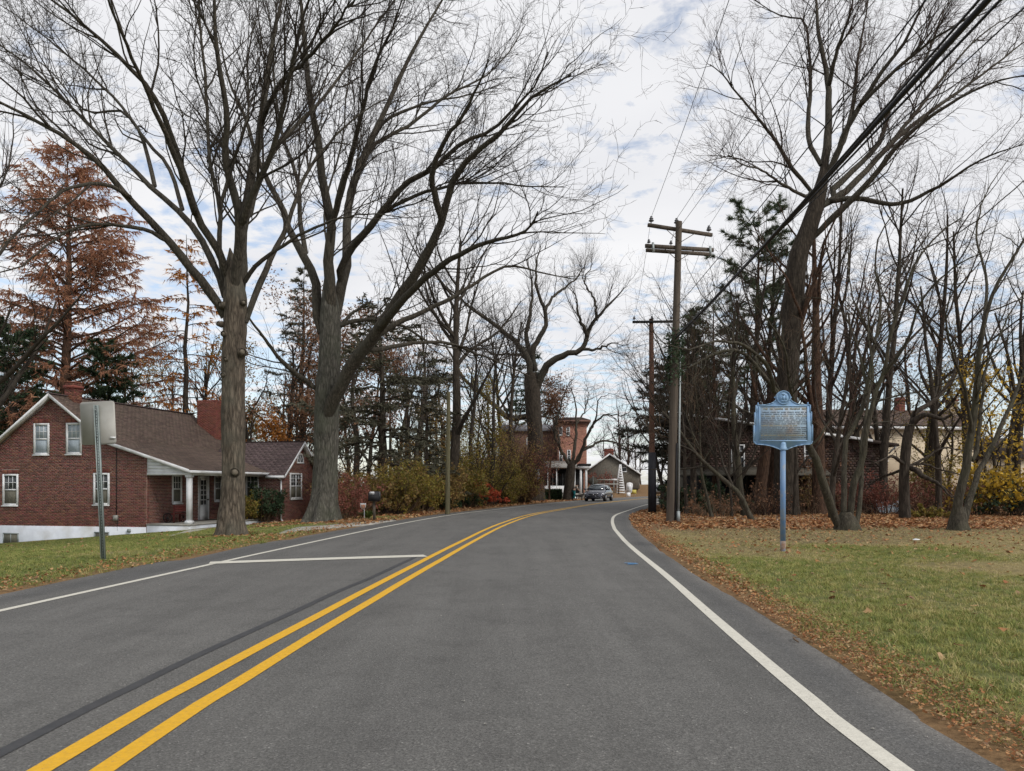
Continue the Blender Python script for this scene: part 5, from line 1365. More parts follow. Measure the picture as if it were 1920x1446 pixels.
# paths near the house: draped sheets a little above the lawn
def draped(name, quad, m, n=(14, 4), lift=.03, th=.1):
    q = [np.array(p, float) for p in quad]; V_ = []
    for i in range(n[0] + 1):
        for j in range(n[1] + 1):
            u, v = i / n[0], j / n[1]; p = (q[0] * (1 - u) + q[1] * u) * (1 - v) + (q[3] * (1 - u) + q[2] * u) * v; V_.append((p[0], p[1], gz(p[0], p[1]) + lift))
    nt = len(V_); W = n[1] + 1
    Fq = [(i * W + j, (i + 1) * W + j, (i + 1) * W + j + 1, i * W + j + 1) for i in range(n[0]) for j in range(n[1])]
    rim = [i * W for i in range(n[0] + 1)] + [n[0] * W + j for j in range(1, W)] + [i * W + n[1] for i in range(n[0] - 1, -1, -1)] + [j for j in range(n[1] - 1, 0, -1)]
    V_ += [(V_[r][0], V_[r][1], V_[r][2] - th) for r in rim]
    k = len(rim); Fs = [(rim[i], nt + i, nt + (i + 1) % k, rim[(i + 1) % k]) for i in range(k)]
    me = mesh_np(name, np.array(V_), [np.array(Fq), np.array(Fs)])
    return tag(link(name, me, m), kind='structure')
def gnd(px, py, z=0.0):
    d = (EYE - z) * F / (py - HY); return ((px - CX) / F * d, d)
def gndL(px, py):
    z = 0.0
    for _ in range(12): x, y = gnd(px, py, z); z = gz(x, y)
    return (x, y)
draped('driveway', [gnd(520, 1004, -.02), gnd(697, 984.5), gnd(780, 973), gnd(560, 993, -.05)], M['concrete'], (22, 4), lift=.025)
draped('path', [gndL(318, 1006), gndL(405, 990), gndL(440, 985), gndL(400, 984)], M['concrete'], (14, 4), lift=.03)
draped('driveway', [(6.6, 30.2), (12.5, 29.6), (14.5, 33.4), (6.9, 33.4)], M['concrete'], (14, 6), lift=.03)

# ------------------------------------------------------------ brown shingled house on the right
SX, SY = 12.6, 40.0
SH = thing('shingled_house', (SX, SY, 0), 'dark brown wood-shingled house behind the right-hand trees', 'house', rz=R(-4))
M['wshingle'] = mat('wood_shingle', (0.085, 0.050, 0.038), (0.15, 0.115, 0.10), 5, rough=0.95, island=0.45, contrast=(.3, .8))
M['dkwall'] = mat('shingle_backing', (0.03, 0.02, 0.017), None, 5, rough=0.95)
SW = 6.7; zl, zr_ = 4.55, 3.55
Tf = lambda a, o, z: (a, -o, z)
rt = lambda a: zl - (zl - zr_) * (a / SW)
so = [(1.0, 1.75, 2.3, 3.55), (-1.2, -.5, 2.2, 3.5), (2.5, 3.3, 2.3, 3.5)]
g = TB(Tf); g.wpoly([(-4, 1.9), (SW, 1.9), (SW, zr_), (-4, zl + .6)], -.15, 0); g.wb(3.6, SW, -.15, 0, -.2, 1.9); g.build('wall', M['dkwall'], SH)
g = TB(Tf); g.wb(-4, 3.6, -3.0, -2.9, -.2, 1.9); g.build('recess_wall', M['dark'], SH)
tiles(Tf, -4, SW, 1.95, 5.2, .19, .125, .012, .02, 31, so, lambda A, B: B < rt(A) - .05, tilt=.02, jit=.008).build('shingles', M['wshingle'], SH)
tiles(Tf, 3.6, SW, -.1, 1.95, .19, .125, .012, .02, 32, (), None, tilt=.02, jit=.008).build('shingles', M['wshingle'], SH)
Tsr = lambda a, o, z: (SW + o, a, z)
g = TB(Tsr); g.wb(.0, 7, -.15, 0, -.2, zr_); g.build('wall', M['dkwall'], SH)
tiles(Tsr, 0, 7, -.1, zr_ - .1, .19, .125, .012, .02, 33, (), None, tilt=.02, jit=.008).build('shingles', M['wshingle'], SH)
for a0, a1, z0_, z1_ in so: window(SH, Tf, a0, a1, z0_, z1_, fw=.07)
g = MB(); g.prism([(-4.2, -.45, rt(-4.2)), (SW + .4, -.45, rt(SW + .4)), (SW + .4, -.45, rt(SW + .4) - .14), (-4.2, -.45, rt(-4.2) - .14)], (0, 8, 0)); rf = g.build('roof', M['roofbase'], SH)
g = MB(); g.prism([(-4.2, -.47, rt(-4.2) + .03), (SW - .9, -.47, rt(SW - .9) + .03), (SW - .9, -.47, rt(SW - .9) - .1), (-4.2, -.47, rt(-4.2) - .1)], (0, .018, 0)); g.build('fascia', M['white'], SH)
g = MB(); g.bar((SW + .35, -.4, rt(SW) - .12), (SW + .02, -.1, rt(SW) - .55), .07, .07); g.build('downspout', M['white'], SH)
M['pent'] = mat('pent_roof', (0.115, 0.105, 0.085), (0.07, 0.062, 0.05), 4, rough=.95)
g = MB(); g.prism([(-4.0, 0, 2.35), (-4.0, -1.1, 1.95), (-4.0, -1.1, 1.85), (-4.0, 0, 2.2)], (7.5, 0, 0)); g.build('pent_roof', M['pent'], SH)
for x in (-3.9, -1.2, 1.3, 3.4): g = MB(); g.box(x - .07, -1.05, -.1, x + .07, -.9, 1.86); g.build('post', M['pent'], SH)
# lattice fence panels either side
# ------------------------------------------------------------ cream house far right
M['cream'] = mat('cream_stucco', (0.58, 0.49, 0.36), (0.52, 0.43, 0.31), 2, rough=.9, dirt=(.42, .36, .27), dscale=.5)
dC = 62.0
xc0, _, _ = at(1560, 0, dC); xc1, _, zt = at(1838, 800, dC)
CH = thing('cream_house', (xc0, dC, 0), 'large cream stucco house with brown roof, far behind the right-hand trees', 'house', rz=R(4))
wC = xc1 - xc0; zE_ = at(0, 797, dC)[2]; zR_ = at(0, 768, dC + 4)[2]
cops = []
Tc = lambda a, o, z: (a, -o, z)
for x0, x1, y0, y1 in ((1650, 1668, 803, 822), (1741, 1762, 800, 820), (1652, 1669, 842, 864), (1745, 1762, 842, 864)):
    a0, a1 = (at(x0, 0, dC)[0] - xc0), (at(x1, 0, dC)[0] - xc0); z1_, z0_ = at(0, y0, dC)[2], at(0, y1, dC)[2]
    cops.append((a0, a1, z0_, z1_)); window(CH, lambda a, o, z: (a, .045 - o, z), a0, a1, z0_, z1_, fw=.08, both=True, depth=.06, mun=(2, 2))
g = MB(); g.box(0, 0.045, -.3, wC, 8, zE_); g.build('wall', M['cream'], CH)
# panes sit in front of the wall plane
g = MB(); g.prism([(-.3, -.35, zE_), (-.3, 4, zR_), (-.3, 8.3, zE_), (-.3, 8.3, zE_ - .12), (-.3, 4, zR_ - .15), (-.3, -.35, zE_ - .12)], (wC + .6, 0, 0)); rf = g.build('roof', M['roofbase'], CH)
dy = 4.35; Ls = math.hypot(dy, zR_ - zE_); uy, uz = dy / Ls, (zR_ - zE_) / Ls
tiles(lambda a, o, z: (a, -.35 + uy * z - uz * o, zE_ + uz * z + uy * o), -.3, wC + .3, 0, Ls, .5, .2, .01, .01, 41, tilt=.01, back=.002).build('shingles', M['shingle'], rf)
g = MB(); g.box(-.2, -.42, zE_ - .34, wC + .2, -.02, zE_ - .125); g.build('cornice', M['white'], CH)
for px, m, w_ in ((1699, 'brick2', .55), (1801, 'cream', .7)):
    x_ = at(px, 0, dC + 4)[0] - xc0; chimney(x_ - w_ / 2, x_ + w_ / 2, 3.6, 4.3, zR_ - .4, zR_ + 1.05, m, True, CH, f=lambda z: z)
GH = thing('grey_roofed_house', at(1850, 911, 70)[:2] + (0,), 'low grey-roofed building at the far right edge behind yellow leaves', 'house')
g = MB(); g.box(0, 0, -.2, 9, 7, 3.8); g.build('wall', M['cream'], GH)
g = MB(); g.prism([(-.3, -.4, 3.8), (-.3, 3.5, 5.9), (-.3, 7.4, 3.8)], (10, 0, 0)); g.build('roof', M['roofbase'], GH)
window(GH, Tc, 1.5, 2.4, 1.6, 2.9, depth=.02)

# ------------------------------------------------------------ brick house with pillared porch, road end
dB = 83.0
xb0 = at(1046, 0, dB)[0]; xb1 = at(1100, 0, dB)[0]; zB = at(0, 792, dB)[2]
BH = thing('brick_house', (xb0, dB, 0.0), 'tall pink brick house with pillared porch beyond the bend, half hidden by branches', 'house', rz=R(-3))
wB = xb1 - xb0
bo = []
for x0, x1, y0, y1 in ((1043.5, 1048.5, 801, 816), (1057.5, 1062.5, 801, 817), (1044, 1049, 844, 866), (1059, 1064, 844, 866)):
    a0, a1 = at(x0, 0, dB)[0] - xb0 + .25, at(x1, 0, dB)[0] - xb0 + .35; z1_, z0_ = at(0, y0, dB)[2], at(0, y1, dB)[2]
    bo.append((a0, a1, z0_, z1_)); window(BH, Tc, a0, a1, z0_, z1_, fw=.07, depth=.02, mun=(1, 2))
g = MB(); g.box(0, .03, 0, wB, 9, zB); g.build('wall', M['mortar'], BH)
tiles(lambda a, o, z: (a, .03 - o, z), 0, wB, 0, zB, .22, .075, .012, .012, 51, bo).build('brick', M['brick_pink'], BH)
g = MB(); g.box(-.4, -.4, zB, wB + .4, 9.4, zB + .22); g.box(-.25, -.25, zB - .2, wB + .25, .03, zB - .002); g.build('cornice', M['brick_d'], BH)
g = MB(); g.prism([(-.4, -.4, zB + .22), (wB + .4, -.4, zB + .22), (wB / 2 + 1, -.4, zB + .5), (wB / 2 - 1, -.4, zB + .5)], (0, 9.8, 0)); g.build('roof', M['roofbase'], BH)
# darker rear part, left of it
xl = at(935, 0, dB)[0] - xb0
g = MB(); g.box(xl, 3.5, 0, -.01, 10, zB - .7); g.build('rear_wall', M['brick_d'], BH)
M['slate'] = mat('slate_roof', (.20, .20, .22), (.13, .13, .145), 3, rough=.8)
g = MB(); g.prism([(xl - .3, 3.2, zB - .7), (xl - .3, 6.5, zB + .3), (xl - .3, 10.2, zB - .7)], (-xl + .3, 0, 0)); g.build('roof', M['slate'], BH)
for px, py in ((965, 866), (1000, 868), (985, 830)):
    a0 = at(px, 0, dB)[0] - xb0; z0_ = at(0, py, dB)[2]; window(BH, lambda a, o, z: (a, 3.5 - o, z), a0, a0 + .9, z0_ - .7, z0_ + .8, depth=.02, both=True)
# porch
xp0, xp1 = at(1013, 0, 80)[0] - xb0, at(1106, 0, 80)[0] - xb0
zP = at(0, 876, 80)[2]
g = MB(); g.box(xp0, -3.2, .0, xp1 - .3, .02, .55); g.build('porch_floor', M['concrete'], BH)
M['prf'] = mat('porch_roof', (.26, .25, .23), (.19, .18, .17), 3, rough=.8)
g = MB(); g.prism([(xp0 - .3, -3.5, zP + .0), (xp0 - .3, 0, zP + .75), (xp0 - .3, 0, zP + .6), (xp0 - .3, -3.5, zP - .12)], (4.3, 0, 0)); g.build('porch_roof', M['prf'], BH)
g = MB(); g.box(xp0 + 4.1, -3.5, zP + .12, xp1 + .25, .0, zP + .34); g.build('porch_roof', M['dark'], BH)
g = MB(); g.box(xp0 + 4.1, -3.45, zP - .16, xp1 + .1, -.0, zP + .12); g.build('porch_beam', M['white'], BH)
for px, w_ in ((1014, .14), (1030, .12), (1046.5, .12), (1079.5, .26), (1091.5, .26), (1101.5, .26)):
    x_ = at(px, 0, 80)[0] - xb0; g = MB(); g.cyl((x_, -3.2, .3), (x_, -3.2, zP - .13), w_ / 2, w_ / 2 * .85, 12)
    g.box(x_ - w_ * .6, -3.2 - w_ * .6, zP - .2, x_ + w_ * .6, -3.2 + w_ * .6, zP - .14); g.build('porch_column', M['white'], BH)
g = MB(); g.box(xp0, -3.25, .55, xp0 + 2.9, -3.15, 1.35); g.build('porch_parapet', M['white'], BH)
g = MB(); g.box(xp0 + 2.9, -3.3, .4, xp0 + 3.8, -3.18, 1.5); g.build('porch_panel', M['cream'], BH)
for a in (.9, 2.0, 3.0): window(BH, Tc, xp0 + a, xp0 + a + .6, .9, 2.7, fw=.08, depth=.02)
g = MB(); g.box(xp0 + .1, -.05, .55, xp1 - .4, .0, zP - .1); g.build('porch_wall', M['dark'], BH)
for i in range(3): g = MB(); g.box(xp0 + 2.7, -4.3 + i * .35, -.05, xp0 + 4.0, -3.25, .13 + i * .14); g.build('step', M['white' if i < 2 else 'concrete'], BH)

# ------------------------------------------------------------ stone barn at the road's far end
dR = 104.0
xr = at(1143, 0, dR)[0]; zr1 = at(0, 853, dR)[2]; zg = gz(xr, dR)
BR = thing('stone_barn', (xr, dR, zg), 'small grey stone gabled house with white rake board and red chimney at the road end', 'house', rz=R(-8))
M['stone'] = mat('rubble_stone', (.16, .145, .12), (.10, .088, .072), 6, rough=.95, bump=.4)
hw = 3.6; zeB = zr1 - zg - 2.6
g = MB(); g.prism([(-hw, 0, -.3), (hw + .4, 0, -.3), (hw + .4, 0, zeB), (0, 0, zr1 - zg), (-hw, 0, zeB)], (0, 9, 0)); g.build('wall', M['stone'], BR)
for sgn in (-1, 1):
    x_ = sgn * (hw + .7); zz_ = (zr1 - zg) - (zr1 - zg - zeB) * (hw + .7) / (hw + .4 if sgn > 0 else hw)
    g = MB(); g.prism([(0, -.3, zr1 - zg + .2), (x_, -.3, zz_ + .2), (x_, -.3, zz_ + .05), (0, -.3, zr1 - zg + .03)], (0, 9.6, 0)); g.build('roof', M['roofbase'], BR)
    g = MB(); g.prism([(0, -.33, zr1 - zg + .19), (x_, -.33, zz_ + .19), (x_, -.33, zz_ - .02), (0, -.33, zr1 - zg - .02)], (0, .028, 0)); g.build('rake_board', M['white'], BR)
chimney(-.8, .5, 2, 3.0, zr1 - .6, zr1 + .9, 'brick2', True, BR, f=lambda z: z - zg)
window(BR, Tc, 1.6, 2.3, 2.0, 3.1, fw=.06, depth=.01)

# ------------------------------------------------------------ vegetation, left side
def ft(px, d, z=None):
    x = (px - CX) / F * d; return (x, d, gz(x, d) if z is None else z)
def topz(py, d): return EYE - (py - HY) / F * d

f = ft(124, 50, -1.7)
conifer('redwood_tree', 'tall feathery conifer turned rusty orange behind the left end of the brick house', f, topz(285, 50) + 1.7, 8.6, 101, 'rust', base=.2, nb=120, up0=.15, top_up=.75, droop=.03, dens=1.0, needle=.36, mb='bark_r', hang=.75, tr=.42, shape=.62, aspect=.2, blf=1.4)
f = ft(343, 47, -1.4)
conifer('larch_tree', 'thin half-bare larch with sparse golden orange needles above the house roof', f, topz(440, 47) + 1.4, 3.4, 102, 'orange', base=.2, nb=60, up0=-.05, top_up=.3, droop=.05, dens=.4, needle=.30, hang=.6, tr=.24, shape=.5, mb='bark_d', blf=1.0, aspect=.24)
f = ft(28, 44, -1.7)
conifer('evergreen_tree', 'dense dark green evergreen at the left edge above the brick gable', f, topz(610, 44) + 1.7, 3.6, 103, 'cedar', base=.05, nb=110, up0=.0, top_up=.6, dens=2.0, needle=.26, shape=.45, aspect=.3)
f = ft(-60, 46, -1.7)
conifer('evergreen_tree', 'dark evergreen cut by the left frame edge behind the house', f, topz(640, 46) + 1.7, 4.0, 104, 'cedar', base=.05, nb=100, up0=.0, top_up=.6, dens=2.0, needle=.26, shape=.45, aspect=.3)
f = ft(195, 48, -1.5)
conifer('evergreen_tree', 'rounded dark green evergreen just right of the small front chimney', f, topz(650, 48) + 1.5, 2.9, 105, 'cedar', base=.05, nb=100, up0=.1, top_up=.7, dens=2.0, needle=.26, shape=.35, aspect=.3)
f = ft(715, 41)
conifer('spruce_tree', 'broad dark spruce with drooping layered boughs and bare trunk above the mailbox', f, topz(565, 41) - f[2], 4.6, 106, 'spruce', base=.22, nb=60, up0=.0, top_up=.35, droop=.10, dens=1.2, needle=.24, tr=.28, shape=.42, hang=.15, aspect=.3)
f = ft(800, 47)
conifer('spruce_tree', 'dark spruce right of the bare wooden pole, its boughs sweeping down behind it', f, topz(660, 47) - f[2], 3.6, 107, 'spruce', base=.12, nb=50, up0=.0, top_up=.3, droop=.11, dens=1.1, needle=.24, shape=.5, hang=.15, aspect=.3)
f = ft(560, 58, -1)
conifer('fir_tree', 'tall narrow dark fir seen between the two big bare trees', f, topz(500, 58) + 1, 4.2, 108, 'spruce', base=.12, nb=90, up0=.0, top_up=.4, droop=.06, dens=1.5, needle=.24, shape=.8, aspect=.24)
f = ft(990, 92)
conifer('fir_tree', 'dark fir peeping out behind the trunk of the willow', f, topz(675, 92), 5.0, 109, 'cedar', base=.1, nb=70, dens=1.5, needle=.3, shape=.6, aspect=.24)

auto_tree('oak_tree', 'oak holding rusty brown leaves between the two big bare trees', ft(535, 50, -.6), 12, .25, 201, nl=12, mt='twig', leafy=(4800, LM['brown'], .14), fork=.2, limb_len=.4)
auto_tree('maple_tree', 'bright orange-leaved small tree behind the wing of the brick house', ft(515, 47, -.6), 5.6, .14, 202, nl=14, leafy=(8000, LM['orange'], .12), fork=.15, limb_len=.42)
auto_tree('oak_tree', 'brown-leaved oak just right of the massive grey trunk', ft(668, 48), 12, .24, 203, nl=12, leafy=(5000, LM['brown'], .13), fork=.25, limb_len=.4)
auto_tree('bare_tree', 'straight dark bare tree rising behind the yellow-green hedge', ft(850, 46), 17.5, .34, 204, nl=24, fork=.26, limb_len=.46, ang=(25, 55), wig=.02, mb='bark_d')
auto_tree('bare_tree', 'slim bare tree left of the straight dark one, above the spruce', ft(775, 52), 15, .22, 205, nl=12, fork=.3, limb_len=.4)
auto_tree('bare_tree', 'slender bare tree between the hedge and the willow', ft(920, 54), 12.5, .19, 206, nl=12, fork=.25, limb_len=.42)
auto_tree('bare_tree', 'bare tree behind the willow top', ft(960, 62), 16, .25, 207, nl=12, fork=.3, limb_len=.4)
auto_tree('bare_tree', 'bare tree behind the orange larch and the brick chimney', ft(395, 60, -1), 15, .22, 208, nl=13, fork=.25, limb_len=.4)
auto_tree('bare_tree', 'bare tree filling the gap left of the massive grey trunk', ft(480, 55, -1), 13, .2, 209, nl=13, fork=.25, limb_len=.42)
auto_tree('bare_tree', 'bare tree leaning into the frame at the left edge, in front of the rusty conifer', ft(-150, 30, -1.4), 16, .34, 210, nl=14, fork=.2, limb_len=.5, lean=(.25, 0))
auto_tree('bare_tree', 'thin bare tree rising behind the brick house roof near the larch', ft(255, 58, -1.5), 13, .2, 211, nl=12, fork=.25, leafy=(3500, LM['mix'], .13), limb_len=.42)
auto_tree('bare_tree', 'thin bare tree just left of the bare wooden pole', ft(745, 62), 14, .2, 212, nl=12, fork=.25, leafy=(1500, LM['brown'], .13), limb_len=.42)

# shrubs along the left roadside
def bl(px, d, w, h, n, m, seed, label, **k):
    for _ in range(60):
        x = (px - CX) / F * d
        if float(lateral([x], [d])[0][0]) < -(5.3 + .75 * w): break
        d += .4
    bush('shrub', label, (x, d), w, w * .8, h, n, m, seed, **k)
bl(655, 31.5, 1.1, 1.9, 1500, 'maroon', 301, 'reddish brown brambly shrub beside the foot of the massive tree', sz=.06)
bl(680, 36.0, 1.6, 2.4, 2500, 'mix', 302, 'brown thinning shrub behind the black mailbox')
bl(742, 35.5, 1.6, 2.7, 5200, 'yg', 303, 'yellow-green shrub right behind the mailbox')
bl(745, 32.2, 1.2, 1.7, 1500, 'mix', 304, 'twiggy brown shrub at the kerb right of the mailbox', tw='twig_r')
bl(785, 36.5, 1.6, 2.3, 5200, 'yg', 305, 'yellow and orange tinged shrub left of the bare wooden pole')
bl(815, 37.5, 1.5, 1.2, 4500, 'box', 306, 'low dark green shrub at the foot of the bare wooden pole', sz=.06, solid=.5)
bl(818, 40, 1.5, 2.4, 4200, 'mix', 307, 'orange-brown shrub behind the bare wooden pole')
bl(862, 42, 1.7, 2.5, 5200, 'yg', 308, 'yellow-green shrub just right of the bare wooden pole')
bl(880, 40.5, 1.2, 1.3, 2600, 'box', 309, 'dark low shrub in the hedge below the red one', sz=.06, solid=.4)
bl(908, 43.0, .8, 1.6, 4200, 'red', 310, 'small bright scarlet shrub in the middle of the hedge', sz=.07, solid=.3)
bl(938, 45.5, 1.7, 2.9, 6000, 'yg', 311, 'large green and yellow shrub right of the scarlet one')
bl(970, 49, 1.5, 2.3, 2200, 'mix', 312, 'tan twiggy shrub near the end of the hedge', tw='twig_t')
bl(984, 50.5, 1.0, 2.0, 1300, 'brown', 313, 'bare tan brush at the hedge end below the grey sign back', tw='twig_t', stems=44)
bl(905, 50, 2.4, 5.2, 2600, 'yg', 314, 'tall loose olive-leaved shrub rising behind the hedge', stems=30, tw='twig')
bl(945, 56, 2.4, 5.8, 3800, 'mix', 315, 'tall brown brush thicket in front of the half-hidden brick house', stems=40, tw='twig_r')
bl(978, 60, 1.5, 5.0, 2400, 'maroon', 316, 'reddish tangled brush climbing around the foot of the willow', stems=46, tw='twig_r')
bl(870, 55, 2.4, 4.6, 2000, 'yg', 317, 'olive yellow shrub behind the straight dark tree', stems=30, tw='twig')
auto_tree('rusty_tree', 'slender rusty-leaved tree before the pink brick wall, left of the pillared porch', ft(1030, 73), 9.5, .12, 318, nl=20, fork=.45, leafy=(3600, LM['brown'], .15), mt='twig_r', limb_len=.4, mb='bark_r')
bl(655, 42, 2.2, 3.4, 2600, 'brown', 319, 'brown shrub thicket behind the massive grey trunk', stems=36, tw='twig_r')
bl(720, 46, 2.6, 3.2, 3200, 'mix', 320, 'dull brown undergrowth beneath the broad spruce', stems=36, tw='twig')
bl(790, 50, 2.6, 3.6, 4200, 'yg', 321, 'yellowish undergrowth between the two spruces', stems=30, tw='twig')
bl(955, 66, 2.0, 7.0, 1500, 'brown', 322, 'tall leafless reddish thicket left of the willow trunk', stems=34, tw='twig_r')
bl(900, 66, 3.2, 7.2, 2600, 'mix', 324, 'tall tangled thicket before the grey slate roof', stems=34, tw='twig')
auto_tree('brown_tree', 'brown-leaved tree behind the broad spruce, left of the bare wooden pole', ft(690, 56), 11.5, .2, 220, nl=16, mt='twig_r', leafy=(5200, LM['brown'], .15), fork=.15, limb_len=.42)
auto_tree('brown_tree', 'tan-leaved tree behind the spruces, right of the bare wooden pole', ft(830, 60), 11.0, .2, 221, nl=16, mt='twig_r', leafy=(4200, LM['mix'], .15), fork=.15, limb_len=.42)
auto_tree('brown_tree', 'brownish tree behind the chimney and the first big trunk', ft(440, 58, -1), 10.5, .2, 222, nl=16, mt='twig_r', leafy=(4800, LM['mix'], .15), fork=.12, limb_len=.42)
auto_tree('brown_tree', 'rusty brown tree seen directly behind the massive grey trunk', ft(610, 55, -.5), 11, .2, 223, nl=16, mt='twig_r', leafy=(4500, LM['brown'], .15), fork=.12, limb_len=.42)
auto_tree('bare_tree', 'twiggy bare tree behind the straight dark one beside the hedge', ft(885, 58), 15, .2, 224, nl=18, fork=.25, limb_len=.42)
auto_tree('bare_tree', 'twiggy bare tree just left of the willow', ft(940, 72), 17, .24, 225, nl=18, fork=.25, limb_len=.42)
auto_tree('bare_tree', 'olive-leaved tree among the brush behind the hedge', ft(900, 63), 9.5, .16, 226, nl=15, leafy=(4200, LM['yg'], .14), fork=.2, limb_len=.42)
auto_tree('bare_tree', 'fine-twigged tree directly behind the willow trunk', ft(1000, 95), 15, .24, 227, nl=18, fork=.2, limb_len=.45, mt='twig_r')
bl(600, 52, 2.6, 4.2, 3600, 'brown', 325, 'brown thicket between the wing of the brick house and the massive trunk', stems=34, tw='twig_r')
bl(480, 52, 3.0, 3.6, 3600, 'mix', 326, 'brown-green thicket behind the brick house wing roof', stems=30, tw='twig_r')
bl(972, 71, 2.2, 7.4, 1300, 'brown', 327, 'tall bare reddish thicket beside the porch, hiding the rear of the brick house', stems=44, tw='twig_r')
# house shrubs
p = Hw(1.9, W6 - .9, -.45); bush('shrub', 'tall dark green shrub against the wing wall of the brick house', (p[0] + .55, p[1], p[2]), .75, .6, 2.0, 2600, 'cedar', 330, sz=.08, solid=.3)
p = Hw(1.75, W6 - 1.7, -.45); bush('shrub', 'variegated yellow-green shrub below the wing window of the brick house', (p[0] + .2, p[1], p[2]), .7, .55, 1.45, 2400, 'yg', 331, sz=.07)
# grassy clump by the small orange sign
def strap_clump(name, label, c, r, h, n, seed, m):
    rng = np.random.default_rng(seed); a = rng.uniform(0, 6.28, n); g = Geo(); K = 5
    P_ = np.zeros((n, K, 3)); q = rng.uniform(.2, 1, n)
    for k in range(K):
        t = k / (K - 1); P_[:, k] = np.stack([c[0] + np.cos(a) * q * r * t, c[1] + np.sin(a) * q * r * t, c[2] + h * (1.5 * t - 1.0 * t * t * q) * (0.7 + .3 * q)], 1)
    side = np.stack([-np.sin(a), np.cos(a), 0 * a], 1) * .014
    w = np.array([1, 1.2, 1, .7, .1])[None, :, None]
    V_ = np.stack([P_ - side[:, None] * w, P_ + side[:, None] * w], 2).reshape(-1, 3)
    i = (np.arange(n)[:, None] * K + np.arange(K - 1)[None]).ravel() * 2
    g.add(V_, np.stack([i, i + 1, i + 3, i + 2], 1)); o = g.build(name, LM[m], off=c); o.location = c; return tag(o, label, 'plant')
strap_clump('daylily_plant', 'low green strap-leaved clump at the foot of the small orange shield sign', ft(690, 31.2), .6, .38, 160, 340, 'green')

# ------------------------------------------------------------ vegetation, right side
f = ft(1420, 46, 0)
conifer('pine_tree', 'tall pine with tufted green top between the utility pole and the big bare tree', f, topz(392, 46), 3.3, 401, 'pine', base=.42, nb=48, up0=.15, top_up=.6, droop=-.01, dens=3.6, needle=.30, tr=.24, shape=.25, mb='bark_r', aspect=.11, blf=1.3)
f = ft(1345, 43, 0)
conifer('pine_tree', 'second shorter pine with olive tufts right of the crossarm pole', f, topz(560, 43), 2.6, 402, 'pine', base=.3, nb=46, up0=.1, top_up=.4, droop=.03, dens=1.8, needle=.3, tr=.2, shape=.35, mb='bark_r', aspect=.07)
f = ft(1300, 47, 0)
conifer('cedar_tree', 'dark pointed evergreen right behind the main utility pole', f, topz(585, 47), 2.5, 403, 'cedar', base=.1, nb=110, up0=.2, top_up=.8, dens=2.0, needle=.22, shape=.7, aspect=.28)
f = ft(1262, 46, 0)
conifer('hemlock_tree', 'dark drooping evergreen behind the second pole at the bend', f, topz(672, 46), 3.7, 404, 'dim', base=.30, nb=100, up0=0, top_up=.3, droop=.07, dens=1.7, needle=.24, shape=.5, aspect=.24)
f = ft(1268, 52, 0)
conifer('hemlock_tree', 'dark evergreen filling the gap between the two utility poles', (f[0] + .8, f[1], f[2]), topz(660, 52), 3.0, 405, 'dim', base=.22, nb=80, up0=0, top_up=.3, droop=.07, dens=1.6, needle=.22, shape=.5, aspect=.24)
SP2 = [dict(per_m=1.7, lo=.9, hi=2.6, ang=(25, 65), K=6, ratio=0.6, slim=0.011, up=0.0, jit=0.2, t0=0.12, fall=0.3, tip=0.3, rmin=0.006),
       dict(per_m=2.4, lo=.4, hi=1.2, ang=(30, 65), K=4, ratio=0.7, slim=0.009, up=0.0, jit=0.25, t0=0.15, fall=0.2, tip=0.4, rmin=0.0045),
       dict(per_m=2.4, lo=.2, hi=.6, ang=(30, 65), K=2, ratio=0.7, slim=0.009, up=0.0, jit=0.25, t0=0.2, fall=0.2, tip=0.5, rmin=0.0035)]
def rt_(px, d, h, r, seed, label, **k):
    k.setdefault('spec', SP2); k.setdefault('fork', .18); k.setdefault('nl', 12); k.setdefault('mt', 'twig'); k.setdefault('up', .05); k.setdefault('wig', .05)
    f_ = ft(px, d, 0); x_ = f_[0]
    while float(lateral([x_], [d])[0][0]) < 5.7 and d < 100: x_ += .25
    auto_tree(k.pop('name', 'bare_tree'), label, (x_, f_[1], f_[2]), h, r, seed, **k)
rt_(1287, 36, 8.5, .10, 501, 'thin bare tree just right of the main utility pole, tangled twigs', mt='twig_t')
rt_(1300, 36.5, 9.5, .17, 502, 'dark-trunked bare tree standing second right of the main utility pole', mb='bark_d')
rt_(1335, 31.5, 6.0, .075, 503, 'slim pale sapling curving leftwards below the pines', lean=(-.25, 0), mb='bark_c', mt='twig_t', wig=.08)
rt_(1398, 33.5, 9.0, .16, 504, 'bent pale trunk leaning left, between the sapling and the blue marker', lean=(-.22, 0), mb='bark_c', wig=.07)
rt_(1425, 37, 13, .30, 505, 'thick dark trunk left of the blue marker pole', mb='bark_r', nl=16, mt='twig_r')
rt_(1452, 37.5, 12, .36, 506, 'broad reddish-brown trunk right behind the blue marker pole', mb='bark_r', nl=12)
rt_(1536, 36, 15, .34, 507, 'straight brown trunk between the marker and the multi-stemmed tree', mb='bark_r', nl=14, wig=.02, mt='twig_r')
rt_(1570, 42, 12, .22, 508, 'bare tree in front of the shingled house wall', mb='bark_r', leafy=(1500, LM['brown'], .12))
rt_(1650, 46, 12, .20, 509, 'bare tree beside the corner of the shingled house', leafy=(500, LM['brown'], .12))
rt_(1735, 50, 12, .2, 510, 'bare tree in front of the cream house', mt='twig_t', leafy=(900, LM['mix'], .12))
rt_(1780, 44, 6.0, .12, 511, 'small tree with pale yellow leaves before the cream house', leafy=(2600, LM['yg'], .11), nl=14)
rt_(1868, 36, 5.5, .1, 512, 'small tree with bright yellow leaves near the right edge', leafy=(1900, LM['yellow'], .14), nl=14, fork=.1)
rt_(1930, 38, 12, .2, 513, 'dark bare tree at the far right edge', mb='bark_d')
